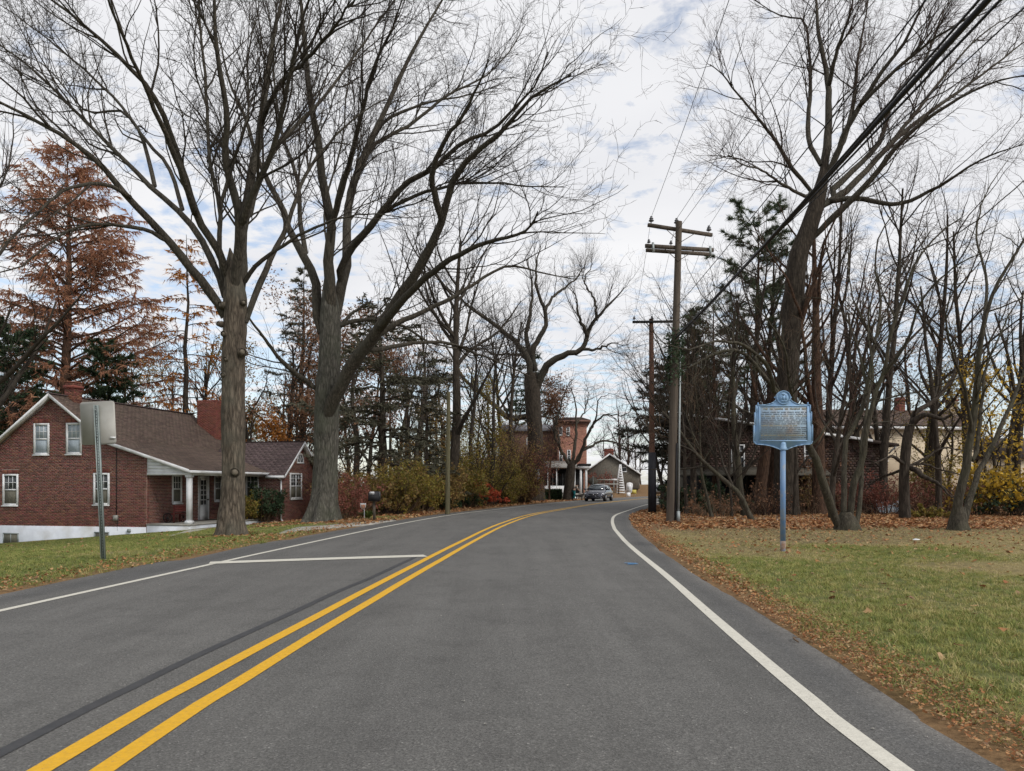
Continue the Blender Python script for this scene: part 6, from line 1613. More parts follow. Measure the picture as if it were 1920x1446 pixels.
rt_(1890, 47, 13, .2, 514, 'bare tree behind the yellow-leaved one', mt='twig_t')
rt_(1368, 45, 13, .2, 515, 'bare tree mixed among the pines', mt='twig_r')
rt_(1245, 42, 8.5, .12, 516, 'bare crooked tree leaning over the road from behind the utility pole', lean=(-.3, 0), mt='twig_r', nl=14, limb_len=.6)
rt_(1275, 40, 10, .15, 517, 'bare bushy tree beside the main utility pole', mt='twig_t', nl=16, lean=(-.1, 0), limb_len=.5)
rt_(1600, 55, 15, .25, 518, 'bare tree rising over the shingled house roof', mt='twig_r')
rt_(1700, 75, 17, .3, 519, 'tall distant bare tree over the cream house roof')
rt_(1820, 72, 15, .3, 520, 'distant bare tree right of the cream house chimneys')
rt_(1500, 52, 17, .3, 521, 'tall bare tree among the trunks over the blue marker', mt='twig_r', nl=15)
rt_(1410, 29.5, 7.0, .11, 522, 'bare crooked tree whose low limb hangs toward the utility pole', lean=(-.45, 0), mb='bark_c', wig=.1, nl=14, limb_len=.6)
LAB = ['slim dark stem just right of the conduit on the main utility pole', 'slender dark stem in front of the second pine', 'thin short stem behind the slim sapling', 'thin dark stem between the two thick trunks left of the marker',
 'thin stem just right of the blue marker plate', 'slender stem before the shingled house window', 'thin stem right of the multi-stemmed tree', 'slender stem at the corner of the shingled house', 'slender stem right of the broken tree before the cream house wall',
 'thin stem just left of the forked tree', 'slender stem behind the yellow-leaved shrub', 'slender dark stem near the far right edge behind the golden shrub']
rt_(1320, 40, 10.5, .14, 523, 'bare tree crowded between two pines, third from the utility pole', mt='twig_t', nl=16, limb_len=.5)
rt_(1380, 38, 11, .15, 524, 'bare twiggy tree in the thicket left of the blue marker', mt='twig', nl=16, limb_len=.5)
rt_(1465, 44, 14, .2, 525, 'bare tree behind the tallest one on the right', mt='twig_r', nl=16, limb_len=.45)
rt_(1200, 64, 9.5, .14, 526, 'bare twiggy tree behind the second pole at the bend', mt='twig_r', nl=15, limb_len=.55)
rt_(1560, 31, 9, .13, 527, 'bare young tree just behind the multi-stemmed tree', mt='twig_r', nl=13, limb_len=.5)
rt_(1760, 34, 11, .15, 528, 'bare tree between the broken tree and the forked tree', mt='twig', nl=14, limb_len=.5)
rt_(1350, 35.5, 10.0, 0.08, 541, LAB[1], mt='twig', nl=15, limb_len=.5, wig=.04, mb='bark_d', trunkS=8)
rt_(1372, 32.5, 7.5, 0.06, 542, LAB[2], mt='twig_r', nl=15, limb_len=.5, wig=.04, mb='bark_d', trunkS=8)
rt_(1490, 33.5, 9.0, 0.09, 544, LAB[4], mt='twig_t', nl=15, limb_len=.5, wig=.04, mb='bark_d', trunkS=8)
rt_(1665, 39.0, 10.5, 0.09, 547, LAB[7], mt='twig', nl=15, limb_len=.5, wig=.04, mb='bark_d', trunkS=8)
rt_(1850, 40.0, 11.0, 0.10, 550, LAB[10], mt='twig_r', nl=15, limb_len=.5, wig=.04, mb='bark_d', trunkS=8)
rt_(1552, 43, 19.0, 0.22, 560, 'tall bare tree behind the multi-stemmed tree, reaching high above it', mt='twig_r', nl=20, fork=.3, limb_len=.4, mb='bark_d', wig=.03)
rt_(1655, 38, 17.5, 0.20, 561, 'tall bare tree with dark trunk between the multi-stemmed and the broken tree', mt='twig_r', nl=20, fork=.3, limb_len=.4, mb='bark_d', wig=.03)
rt_(1745, 42, 17.0, 0.20, 562, 'tall bare tree rising over the broken dark tree', mt='twig_r', nl=20, fork=.3, limb_len=.4, mb='bark_d', wig=.03)
rt_(1815, 46, 18.0, 0.22, 563, 'tall bare tree above the forked tree, behind it', mt='twig_r', nl=20, fork=.3, limb_len=.4, mb='bark_d', wig=.03)
rt_(1905, 40, 18.0, 0.24, 564, 'tall bare tree at the right edge above the golden shrub', mt='twig_r', nl=20, fork=.3, limb_len=.4, mb='bark_d', wig=.03)
rt_(1400, 43, 15.0, 0.20, 565, 'tall bare trunk right beside the tall pine', mt='twig_r', nl=20, fork=.3, limb_len=.4, mb='bark_d', wig=.03)
rt_(1445, 47, 17.0, 0.20, 566, 'tall bare trunk between the pine and the tallest tree', mt='twig_r', nl=20, fork=.3, limb_len=.4, mb='bark_d', wig=.03)
rt_(1610, 48, 18.5, 0.20, 567, 'tall thin bare tree over the roof corner of the shingled house', mt='twig_r', nl=20, fork=.3, limb_len=.4, mb='bark_d', wig=.03)
def br(px, d, w, h, n, m, seed, label, **k):
    k.setdefault('tw', 'twig_t'); x = (px - CX) / F * d
    while float(lateral([x], [d])[0][0]) < 5.2 + .75 * w and d < 80: x += .2
    bush('shrub', label, (x, d, 0.0), w, w * .7, h, n, m, seed, **k)
br(1295, 38, 1.8, 1.8, 3000, 'cedar', 601, 'dark green undergrowth at the foot of the trees right of the utility pole', sz=.08, solid=.3)
br(1345, 37, 2.2, 1.5, 1600, 'cedar', 602, 'low dark evergreen undergrowth behind the slim sapling', sz=.08)
br(1345, 33, 1.4, 1.3, 250, 'brown', 603, 'bare arching brush behind the leaf strip, below the pines', stems=40)
br(1395, 35, 1.6, 1.6, 250, 'brown', 604, 'tan leafless thicket left of the blue marker pole', stems=36)
br(1440, 34, 1.2, 1.5, 150, 'brown', 605, 'upright bare brush directly left of the marker pole', stems=40, tw='twig_r')
br(1500, 38, 1.6, 2.0, 700, 'mix', 606, 'ragged brush with a few leaves before the shingled house porch', stems=40)
br(1540, 39.2, 1.1, 3.2, 1500, 'brown', 607, 'tall brown-leaved shrub hugging the shingled wall', tw='twig_r', stems=30)
br(1660, 36, 2.0, 2.1, 1300, 'maroon', 609, 'reddish shrub thicket left of the broken dark tree', tw='twig_r', stems=36)
br(1725, 37, 2.0, 1.9, 1000, 'brown', 610, 'brown thicket right of the broken dark tree', tw='twig_r', stems=36)
br(1745, 31.5, 1.3, .8, 1100, 'yg', 611, 'low yellow-leaved seedlings right of the broken dark tree', sz=.07)
br(1762, 41, 1.9, 3.0, 2000, 'yg', 612, 'yellow-green shrub in front of the cream house', stems=24)
br(1840, 35, 1.7, 2.6, 420, 'yellow', 613, 'shrub with scattered yellow leaves behind the forked tree', sz=.13, tw='twig')
br(1880, 34, 1.6, 1.7, 1300, 'cedar', 614, 'dark evergreen shrub near the right edge behind the leaf strip', sz=.1)
br(1915, 33.5, 1.4, 2.6, 420, 'yellow', 615, 'golden-leaved shrub cut by the right edge of the picture', sz=.13, tw='twig')
br(1800, 37, 2.0, 2.0, 500, 'maroon', 616, 'reddish bare brush behind the forked tree', tw='twig_r', stems=36)
br(1600, 37.6, 1.6, 1.7, 900, 'maroon', 617, 'low reddish brush behind the multi-stemmed tree', tw='twig_r', stems=40)
br(1230, 47, 1.5, 1.5, 1800, 'cedar', 618, 'dark green bush beyond the small mailbox at the bend', sz=.08)
br(1118, 100, 2.6, 3.6, 1500, 'maroon', 619, 'wide maroon leafless shrub between the porch and the stone house', tw='twig_r', stems=34, sz=.12)
br(1265, 55, 3.0, 3.5, 1500, 'dim', 620, 'dull brush behind the utility poles', stems=40, tw='twig')

# distant woods read as one mass
rng = np.random.default_rng(900)
def blob_wood(name, label, spots, seed, m='twig'):
    rg_ = np.random.default_rng(seed); g = Geo()
    tm = []
    for v in range(3):
        Q = np.zeros((1, 8, 3)); Q[0, :, 2] = np.linspace(0, 10, 8); Q[0, :, 0] = np.cumsum(rg_.normal(0, .12, 8)); rr = np.linspace(.2, .04, 8)[None]
        A = spawn(Q, rr, rg_, 1.5, 3, 6, (20, 50), 6, .6, .02, .1, .1, .12, .3, .25, rmin=.03)
        B = spawn(A[0], A[1], rg_, 1.5, 1.2, 3, (20, 50), 4, .6, .02, .05, .15, .1, .3, .3, rmin=.02)
        Cc = spawn(B[0], B[1], rg_, 1.6, .8, 1.8, (20, 50), 2, .6, .02, .05, .15, .1, .3, .5, rmin=.016)
        vv = Geo()
        for (P_, R_), S_ in zip([(Q, rr), A, B, Cc], (5, 3, 3, 3)): vv.add(*tube_arrays(P_, R_, S_))
        tm.append((np.concatenate(vv.V), np.concatenate(vv.F[4])))
    for x, y, h in spots:
        V_, F_ = tm[rg_.integers(3)]; a = rg_.uniform(0, 6.28); c_, s_ = math.cos(a), math.sin(a); k = h / 11
        W_ = V_ * k; W_ = np.stack([W_[:, 0] * c_ - W_[:, 1] * s_ + x, W_[:, 0] * s_ + W_[:, 1] * c_ + y, W_[:, 2] + gz(x, y)], 1); g.add(W_, F_)
    return tag(g.build(name, M[m]), label, 'wood', kind='stuff')
sp_ = [((px - CX) / F * d, d, h) for px, d, h in [(rng.uniform(-120, 1000), rng.uniform(70, 110), rng.uniform(10, 16)) for _ in range(36)]]
blob_wood('distant_wood', 'hazy mass of bare trees behind the houses on the left', sp_, 901)
sp_ = [((px - CX) / F * d, d, h) for px, d, h in [(rng.uniform(1100, 2050), rng.uniform(112, 170), rng.uniform(9, 14)) for _ in range(30)] + [(rng.uniform(1230, 1560), rng.uniform(52, 75), rng.uniform(9, 13)) for _ in range(10)]]
blob_wood('distant_wood', 'mass of bare trees behind the houses and trunks on the right', sp_, 902, 'twig_r')
def underbrush(name, label, x0, x1, y0, y1, n, h, seed, m, lm=None, nl=0):
    rg_ = np.random.default_rng(seed); P0 = np.stack([rg_.uniform(x0, x1, n), rg_.uniform(y0, y1, n)], 1); P0 = P0[np.abs(lateral(P0[:, 0], P0[:, 1])[0]) > 5.9]; n = len(P0)
    P_ = np.zeros((n, 5, 3)); P_[:, 0] = np.concatenate([P0, (height(P0[:, 0], P0[:, 1]) - .02)[:, None]], 1)
    d = norm(rg_.normal(0, .35, (n, 3)) + np.array([0, 0, 1])); ln = h * rg_.uniform(.4, 1.1, n)
    for k in range(1, 5): P_[:, k] = P_[:, k - 1] + d * (ln / 4)[:, None]; d = norm(d + rg_.normal(0, .2, d.shape))
    R_ = np.full((n, 1), .009) * np.linspace(1, .3, 5)[None]; g = Geo(); g.add(*tube_arrays(P_, R_, 3))
    A = spawn(P_, R_, rg_, 2.5, h * .15, h * .45, (25, 70), 4, .6, .012, 0, .2, .15, .2, .4, rmin=.004); g.add(*tube_arrays(*A, 3))
    o = tag(g.build(name, M[m]), label, 'undergrowth', kind='stuff')
    if nl:
        e = A[0][:, 1:].reshape(-1, 3); idx = rg_.integers(0, len(e), nl); V_, F_ = leaf_quads(e[idx] + rg_.normal(0, .08, (nl, 3)), .09, rg_)
        g = Geo(); g.add(V_, F_); tag(g.build(name, LM[lm]), label + ', its leaves', 'undergrowth', kind='stuff')
underbrush('underbrush', 'tangle of bare brush under the right-hand trees', 8, 27, 33, 40, 360, 1.5, 910, 'twig_t', 'brown', 1200)
underbrush('underbrush', 'tangle of undergrowth behind the left roadside hedge', -11, 3, 41, 62, 450, 2.6, 911, 'twig_r', 'mix', 6000)
underbrush('underbrush', 'brush along the back of the brick house garden', -36, -9, 48, 62, 450, 3.0, 912, 'twig', 'mix', 6000)

# ------------------------------------------------------------ utility poles and wires
def pole_thing(label, foot, top, r0, r1, m, name='utility_pole'):
    root = thing(name, foot, label, 'utility pole'); off = foot
    g = MB(); g.lathe([(0, 0)], (0, 0, 0))if False else None
    Q, rr = resample([foot, tuple((np.array(foot) * .5 + np.array(top) * .5)), top], 12, [r0, (r0 + r1) / 2, r1])
    g = Geo(); V_, F_ = tube_arrays(Q[None], rr[None], 18, .012, np.random.default_rng(5)); g.add(V_, F_)
    g.add(V_[-18:], np.array([list(range(18))])); g.build('shaft', M[m], root, smooth=True, off=off)
    return root
D1 = 28.2; f1 = at(1257, 982, D1); t1 = at(1273, 416, D1)
UP = pole_thing('tall wooden utility pole with two crossarms beside the right road edge', f1, t1, .165, .115, 'pole')
loc = lambda p: tuple(np.array(p) - np.array(f1))
def onpole(z): t = (z - f1[2]) / (t1[2] - f1[2]); return np.array(f1) * (1 - t) + np.array(t1) * t
def arm(pa, pb, w=.10, h=.12, m='pole'):
    g = MB(); g.bar(loc(pa), loc(pb), w, h); return g.build('crossarm', M[m], UP)
fr_o = -.20
A0_, A1_ = at(1215, 422, D1 - .1), at(1335, 441, D1 + .55); arm(A0_, A1_)
B0_, B1_ = at(1209, 463, D1 - .1), at(1336, 471, D1 + .55)
B0_ = (B0_[0], B0_[1] - .12, B0_[2]); B1_ = (B1_[0], B1_[1] - .12, B1_[2]); arm(B0_, B1_, .09, .13)
arm(tuple(np.array(B0_) + (.1, .42, -.03)), tuple(np.array(B1_) + (-.05, .42, -.03)), .09, .12)
for (a, b_) in ((A0_, A1_), (B0_, B1_)):
    a = np.array(a); b_ = np.array(b_); mid = (a + b_) / 2
    for s_ in (.25, .75):
        p = a * (1 - s_) + b_ * s_; q = onpole(p[2] - .55); g = MB(); g.bar(loc(p), loc((q[0], q[1] - .12, q[2])), .035, .02); g.build('brace', M['pole'], UP)
def insulator(p, root, lo, s=1.0):
    g = MB(); q = lo(p); g.lathe([(.012 * s, 0), (.012 * s, .06 * s), (.05 * s, .07 * s), (.085 * s, .09 * s), (.085 * s, .11 * s), (.05 * s, .125 * s), (.06 * s, .15 * s), (.07 * s, .165 * s), (.035 * s, .20 * s), (.04 * s, .235 * s), (0, .245 * s)], q, 12)
    return g.build('insulator', M['insul'], root, smooth=True)
def lerp(a, b_, t, dz=0): p = np.array(a) * (1 - t) + np.array(b_) * t; return (p[0], p[1], p[2] + dz)
I1 = lerp(A0_, A1_, .05, .06); I2 = lerp(A0_, A1_, .44, .14); I3 = lerp(A0_, A1_, .95, .06)
I4 = lerp(B0_, B1_, .05, .06); I5 = lerp(B0_, B1_, .37, .06)
for p in (I1, I2, I3): insulator(p, UP, loc, 1.15)
for p in (I4, I5): insulator(p, UP, loc, .8)
for t in (.1, .94):
    p = lerp(B0_, B1_, t, .1); g = MB(); q = loc(p); g.cyl((q[0], q[1] - .12, q[2]), (q[0] + .02, q[1] - .12, q[2] - .36), .045, .045, 8); g.build('cutout', M['galv'], UP)
# conduit riser and ground-line fittings
z0 = .0; zt = 6.7
a = onpole(.1); b_ = onpole(zt); g = MB(); g.cyl(loc((a[0] + .27, a[1] - .05, a[2])), loc((b_[0] + .17, b_[1] - .05, b_[2])), .045, .028, 10); g.build('conduit', M['galv'], UP)
a = onpole(.1); b_ = onpole(2.9); g = MB(); g.cyl(loc((a[0] + .15, a[1] - .13, a[2])), loc((b_[0] + .13, b_[1] - .13, b_[2])), .03, .03, 8); g.build('conduit', M['dark'], UP)
g = MB(); p = onpole(.0); g.cyl(loc((p[0] + .27, p[1] - .06, p[2])), loc((p[0] + .27, p[1] - .06, p[2] + .42)), .07, .07, 10); g.build('conduit_base', M['galv'], UP)
# ivy on the pole
rg_ = np.random.default_rng(77); n = 900; zz_ = 5.0 + rg_.beta(2, 2, n) * 2.2; an = rg_.uniform(0, 6.28, n); P_ = np.array([onpole(z) for z in zz_]) + np.stack([np.cos(an) * .2, np.sin(an) * .2, 0 * an], 1) * rg_.uniform(.8, 2.0, (n, 1))
add_leaves(UP, P_, .10, LM['cedar'], rg_, f1, 'vine')
# second pole with black sleeve
D2 = 37.0; f2 = at(1223, 966, D2); f2 = (f2[0], f2[1], 0.0); t2 = at(1221, 598, D2)
UP2 = pole_thing('reddish utility pole with black-sleeved foot at the bend', f2, t2, .16, .105, 'pole_r')
loc2 = lambda p: tuple(np.array(p) - np.array(f2))
g = MB(); g.cyl((0, 0, 0), (-.01, 0, 2.95), .205, .19, 16); g.build('sleeve', M['black'], UP2)
g = MB(); a_, b_ = at(1186, 604, D2 - .12), at(1262, 603, D2 - .12); g.bar(loc2(a_), loc2(b_), .09, .11); g.build('crossarm', M['dark'], UP2)
for t in (.04, .48, .95): insulator(lerp(a_, b_, t, .06), UP2, loc2, .9)
for s_ in (.25, .75):
    p = lerp(a_, b_, s_); g = MB(); g.bar(loc2(p), loc2((t2[0], t2[1] - .12, p[2] - .5)), .03, .02); g.build('brace', M['dark'], UP2)
I6, I7, I8 = (lerp(a_, b_, t, .25) for t in (.04, .48, .95))
# stub pole on the left
D3 = 36.2; f3 = at(839, 965, D3); t3 = at(841, 735, D3)
UP3 = pole_thing('short bare mossy wooden pole without wires on the left verge', (f3[0], f3[1], gz(f3[0], f3[1])), t3, .12, .085, 'pole_g', 'wooden_pole')

def wire(label, a, b_, r, sag, name='power_line', K=40, m='black', fn=None):
    a = np.array(a, float); b_ = np.array(b_, float); t = np.linspace(0, 1, K)[:, None]
    P_ = a * (1 - t) + b_ * t; P_[:, 2:] -= 4 * sag * t * (1 - t)
    rr = np.full((1, K), r); g = Geo(); g.add(*tube_arrays(P_[None], rr, 6)); o = g.build(name, M[m], smooth=True, off=a); o.location = a; return tag(o, label, 'cable', 'overhead wires')
def thru(a, px, py, d, ext):
    """end point of a wire from a through the point seen at (px,py) at depth d, carried on past it"""
    q = np.array(at(px, py, d)); a = np.array(a); return tuple(a + (q - a) * ext)
ip = lambda p: (p[0], p[1], p[2] + .25)
for p, (px, py, d), lb in ((I1, (1358, 0, 14.0), 'leftmost thin high wire from the left end of the upper crossarm'), (I2, (1500, 20, 14.0), 'thin high wire from the insulator at the pole top'), (I3, (1560, 20, 13.5), 'thin high wire from the right end of the upper crossarm'), (I5, (1530, 40, 13.6), 'thin wire from the lower crossarm')):
    wire(lb, ip(p), thru(ip(p), px, py, d, 2.1), .007, .25)
for p, q, lb in ((I1, I6, 'left'), (I2, I7, 'middle'), (I3, I8, 'right')): wire('thin %s wire between the two utility poles' % lb, ip(p), q, .006, .3)
for p, lb in ((I6, 'left'), (I7, 'middle'), (I8, 'right')): wire('thin %s wire running on from the second pole along the road' % lb, p, (p[0] + 15, p[1] + 38, p[2] + .5), .006, .6)
def bundle(z, px, d, r, lb, dy=0, name='power_line', w=None):
    p = onpole(z); a = (p[0], p[1] - .15 + dy, p[2]); wire(lb, a, thru(a, px, 0, d, 1.75), r, .18, name)
bundle(6.75, 1822, 7.6, .035, 'thickest black cable crossing the sky at upper right')
bundle(6.85, 1845, 7.8, .016, 'black cable just right of the thickest one')
bundle(6.62, 1806, 7.4, .014, 'black cable just left of the thickest one')
bundle(7.35, 1905, 8.8, .009, 'thin cable right of the thick bundle')
bundle(7.9, 1712, 8.4, .010, 'thin cable left of the thick bundle', dy=-.1)
# lashing coil round the thick cable ends
for z, lb in ((6.75, 'thick'), (6.2, 'thin')): 
    p = onpole(z); wire('%s black cable sagging between the two utility poles' % lb, (p[0], p[1], p[2]), (t2[0], t2[1], 6.3 - (6.75 - z)), .022 if lb == 'thick' else .012, .45)

# ------------------------------------------------------------ historical marker
DM = 15.8; fm_ = at(1468, 1033, DM); fm_ = (fm_[0], fm_[1], 0.0)
MK = thing('historical_marker', fm_, 'light blue cast-metal historical marker on a blue pole, right-hand lawn', 'sign', rz=R(-2))
M['mblue'] = mat('marker_blue', (0.20, 0.34, 0.54), (0.25, 0.39, 0.57), 9, rough=.5, dirt=(.26, .38, .50), dscale=4, bump=.15)
M['mpole'] = mat('marker_pole_blue', (0.115, 0.215, 0.40), (0.19, 0.29, 0.44), 3, rough=.5, dirt=(.26, .28, .30), dscale=7, stretch=(1, 1, .4))
M['mface'] = mat('marker_face', (0.29, 0.40, 0.52), (0.34, 0.42, 0.49), 6, rough=.6, dirt=(.33, .29, .27), dscale=3.5, bump=.2)
M['mgold'] = mat('marker_letters', (0.42, 0.36, 0.22), (0.34, 0.30, 0.22), 22, rough=.6)
M['mdark'] = mat('marker_letters_worn', (0.13, 0.16, 0.20), (0.20, 0.22, 0.25), 22, rough=.6)
M['rust'] = mat('rusted_steel', (0.20, .12, .08), (.30, .26, .23), 9, rough=.9, dirt=(.14, .24, .42), dscale=5)
ux_ = .001136; zc_ = lambda y: EYE - ((720 + y / 9.64) - HY) / F * DM
def mp(x, y): return ((x - 722) * ux_, zc_(y))
Lft = [(235, 385), (235, 505), (214, 512), (214, 738), (196, 746), (196, 1040), (206, 1068), (235, 1092), (360, 1100), (470, 1118), (560, 1145), (640, 1178), (680, 1192)]
bot = [mp(x, y) for x, y in Lft]; outl = bot + [(-x, z) for x, z in reversed(bot)]
topc = [(1208, 385), (1150, 382), (1040, 378), (960, 360), (900, 330), (860, 296), (842, 262)]
Rt = [mp(x, y) for x, y in topc]; outl += Rt + [(-x, z) for x, z in reversed(Rt)]
def plate(pts, y0, y1, name, m, parent):
    g = MB(); g.prism([(x, y0, z) for x, z in pts], (0, y1 - y0, 0)); return g.build(name, M[m], parent)
pl = plate(outl, -.03, .03, 'plate', 'mblue', MK)
fx = [(-.485, zc_(404)), (.485, zc_(404)), (.485, zc_(1032)), (-.485, zc_(1032))]
plate(fx, -.034, -.0305, 'face', 'mface', MK)
g = MB()
for a, b_ in zip(fx, fx[1:] + fx[:1]): g.bar((a[0], -.036, a[1]), (b_[0], -.036, b_[1]), .022, .02, (0, 1, 0))
for (p, q) in zip(outl[:-1], outl[1:]): g.bar((p[0] * .985, -.033, p[1]), (q[0] * .985, -.033, q[1]), .016, .014, (0, 1, 0))
g.build('border', M['mblue'], MK)
g = MB(); c = (0, zc_(250)); g.cyl((0, -.045, c[1]), (0, .045, c[1]), .142, .142, 36); sl = g.build('seal', M['mblue'], MK)
g = MB()
for k in range(36):
    a_, b_ = 2 * math.pi * k / 36, 2 * math.pi * (k + 1) / 36
    g.bar((.132 * math.cos(a_), -.05, c[1] + .132 * math.sin(a_)), (.132 * math.cos(b_), -.05, c[1] + .132 * math.sin(b_)), .018, .016, (0, 1, 0))
g.build('rim', M['mblue'], sl)
g = MB()   # coat of arms: shield between two horses, eagle above
sh = [(-.035, .03), (.035, .03), (.035, -.01), (.02, -.04), (0, -.052), (-.02, -.04), (-.035, -.01)]
g.prism([(x, -.046, c[1] + z) for x, z in sh], (0, -.008, 0))
for s_ in (-1, 1):
    g.bar((s_ * .05, -.05, c[1] - .05), (s_ * .06, -.05, c[1] + .03), .016, .012, (0, 1, 0)); g.bar((s_ * .06, -.05, c[1] + .03), (s_ * .042, -.05, c[1] + .05), .014, .012, (0, 1, 0)); g.bar((s_ * .058, -.05, c[1] - .0), (s_ * .04, -.05, c[1] + .005), .012, .01, (0, 1, 0))
    g.bar((0, -.05, c[1] + .055), (s_ * .045, -.05, c[1] + .085), .018, .012, (0, 1, 0)); g.bar((0, -.05, c[1] - .075), (s_ * .06, -.05, c[1] - .06), .016, .01, (0, 1, 0))
g.bar((0, -.05, c[1] + .04), (0, -.05, c[1] + .09), .02, .012, (0, 1, 0)); g.build('coat_of_arms', M['mblue'], sl)
for s_ in (-1, 1):
    g = MB(); x, z = s_ * .165, zc_(245); g.lathe([(0, -.016), (.012, -.012), (.017, 0), (.012, .012), (0, .016)], (x, 0, z), 10); g.build('knob', M['mblue'], MK)
    g = MB(); x, z = s_ * .505, zc_(350); g.lathe([(.012, -.03), (.012, -.01), (.02, .0), (.012, .014), (0, .018)], (x, 0, z), 10); g.build('knob', M['mblue'], MK)
# raised lettering, worn: one row after another of small cast strokes
rl = random.Random(12)
def row(z, x0, x1, h, nchar, mat_, seed, density=.82):
    rr_ = random.Random(seed); g = MB(); cw = (x1 - x0) / nchar; wl_ = rr_.randint(2, 7)
    for i in range(nchar):
        wl_ -= 1
        if wl_ < 0: wl_ = rr_.randint(2, 8); continue
        a = x0 + cw * i + cw * .12; b_ = a + cw * .72; kind = rr_.randint(0, 5); w = cw * .2
        y0, y1 = -.0335, -.0385
        if kind != 4: g.box(a, y0, z, a + w, y1, z + h)
        if kind in (0, 1, 3): g.box(b_ - w, y0, z, b_, y1 - .0003, z + h)
        if kind in (0, 2, 4): g.box(a + w, y0, z + h - w, b_ - (w if kind == 0 else 0), y1, z + h)
        if kind in (1, 2, 5): g.box(a + w, y0, z + h * .42, b_ - (w if kind == 1 else 0), y1, z + h * .42 + w)
        if kind in (2, 3, 5): g.box(a + w, y0, z, b_ - (w if kind == 3 else 0), y1, z + w)
        if kind == 4: g.box((a + b_ - w) / 2, y0, z, (a + b_ + w) / 2, y1, z + h - w)
    g.build('lettering', M[mat_], MK)
row(zc_(470), -.42, .475, .038, 26, 'mgold', 1)
for k in range(15):
    y = 522 + k * 35.0; x1 = {7: .30, 14: .18}.get(k, .475); row(zc_(y), -.455 if k not in (0, 8) else -.43, x1, .0205, int(46 * (x1 + .455) / .93), 'mdark' if k % 5 != 2 else 'mgold', 20 + k)
g = MB(); g.lathe([(.075, zc_(1190)), (.075, zc_(1140)), (.066, zc_(1134)), (.066, zc_(1100)), (.052, zc_(1060)), (.02, zc_(1036)), (0, zc_(1034))], (0, 0, 0), 20); g.build('socket', M['mblue'], MK, smooth=True)
g = MB(); g.cyl((0, 0, .22), (0, 0, zc_(1188)), .055, .055, 18); g.build('pole', M['mpole'], MK, smooth=True)
g = MB(); g.cyl((0, 0, -.1), (0, 0, .22), .0555, .0555, 18); g.build('pole_foot', M['rust'], MK)

# ------------------------------------------------------------ the two sign backs and small signs
def sign_back(label, foot, h, w, sh, zs, lean, post_m, plate_m, r=.045, holes=False, diamond=False, rz=0.0, name='road_sign'):
    S_ = thing(name, foot, label, 'sign', rz=rz)
    lx = lean
    g = MB()
    # perforated U-channel post
    g.bar((0, 0, -.1), (lx * h, 0, h), r * .35, r * .8, (0, 1, 0))
    g.bar((-r * .55, -.012, -.1), (lx * h - r * .55, -.012, h), .006, r * .9, (0, 1, 0)); g.bar((r * .55, -.012, -.1), (lx * h + r * .55, -.012, h), .006, r * .9, (0, 1, 0))
    g.build('post', M[post_m], S_)
    if holes:
        g = MB()
        for k in range(int(h / .0508)): z = .05 + k * .0508; g.cyl((lx * z, -.021, z), (lx * z, -.019 - .006, z), .008, .008, 6)
        g.build('hole', M['dark'], S_)['kind'] = 'stuff'
    cx_ = lx * (zs + sh / 2)
    if diamond: pts = [(0, -sh / 2), (w / 2, 0), (0, sh / 2), (-w / 2, 0)]
    else:
        rc = .05; pts = []
        for sx, sz, a0 in ((1, 1, 0), (-1, 1, 90), (-1, -1, 180), (1, -1, 270)):
            for k in range(4): a_ = R(a0 + 30 * k); pts.append((sx * (w / 2 - rc) + rc * math.cos(a_), sz * (sh / 2 - rc) + rc * math.sin(a_)))
    sh_ = math.cos(math.atan(lx)); sn = math.sin(math.atan(lx))
    P_ = [(cx_ + x * sh_ + z * sn, .022, zs + sh / 2 + z * sh_ - x * sn) for x, z in pts]
    g = MB(); g.prism(P_, (0, .004, 0)); g.build('sign_plate', M[plate_m], S_)
    for z in (sh * .3, -sh * .3):
        g = MB(); g.cyl((cx_ + z * sn, -.04, zs + sh / 2 + z), (cx_ + z * sn, -.0, zs + sh / 2 + z), .012, .012, 8); g.build('bolt', M['galv'], S_)
    return S_
f = at(195, 1059, 13.7); f = (f[0], f[1], gz(f[0], f[1]))
SB = sign_back('grey back of a rectangular road sign on a leaning perforated steel post, left lawn', f, 2.76, .62, .77, 2.06, -.048, 'galv_g', 'alu', r=.06, holes=True)
g = MB(); g.box(.11, -.0, 2.17, .20, .0215, 2.20); g.build('sticker', M['white'], SB)
f = ft(1003, 60.5); sign_back('small grey back of a rectangular sign at the end of the hedge', f, topz(880, 60.5) - f[2], .72, .82, topz(899, 60.5) - f[2], 0, 'bark_r', 'galv', r=.05)
f = ft(1112, 76); sign_back('brownish back of a diamond-shaped sign beyond the dark car', f, topz(893, 76) - f[2], 1.15, 1.15, topz(914, 76) - f[2], 0, 'galv', 'pent', r=.06, diamond=True)
# mailbox with its number
fM = ft(702, 29.6)
MBX = thing('mailbox', fM, 'black mailbox with white house number plate in front of the shrubs', 'mailbox', rz=R(4))
zM = topz(939, 29.6) - fM[2]
g = MB(); pts = [(-.21 + 0, zM), (.21, zM)] + [(.21 * math.copysign(abs(math.cos(R(a))) ** .5, math.cos(R(a))), zM + .26 + .10 * math.sin(R(a))) for a in range(0, 181, 20)]
g.prism([(x, -.25, z) for x, z in pts], (0, .5, 0)); bx = g.build('box', M['black'], MBX)
g = MB(); g.box(-.19, -.262, zM + .02, .19, -.251, zM + .24); g.build('door', M['dark'], MBX)
g = MB(); g.bar((0, 0, 0), (-.02, 0, zM), .10, .10); g.box(-.14, -.2, zM - .03, .14, .2, zM - .002); g.build('post', M['pole'], MBX)
g = MB(); g.box(-.15, -.272, zM + .25, .02, -.2625, zM + .345); np_ = g.build('number_plate', M['white'], MBX)
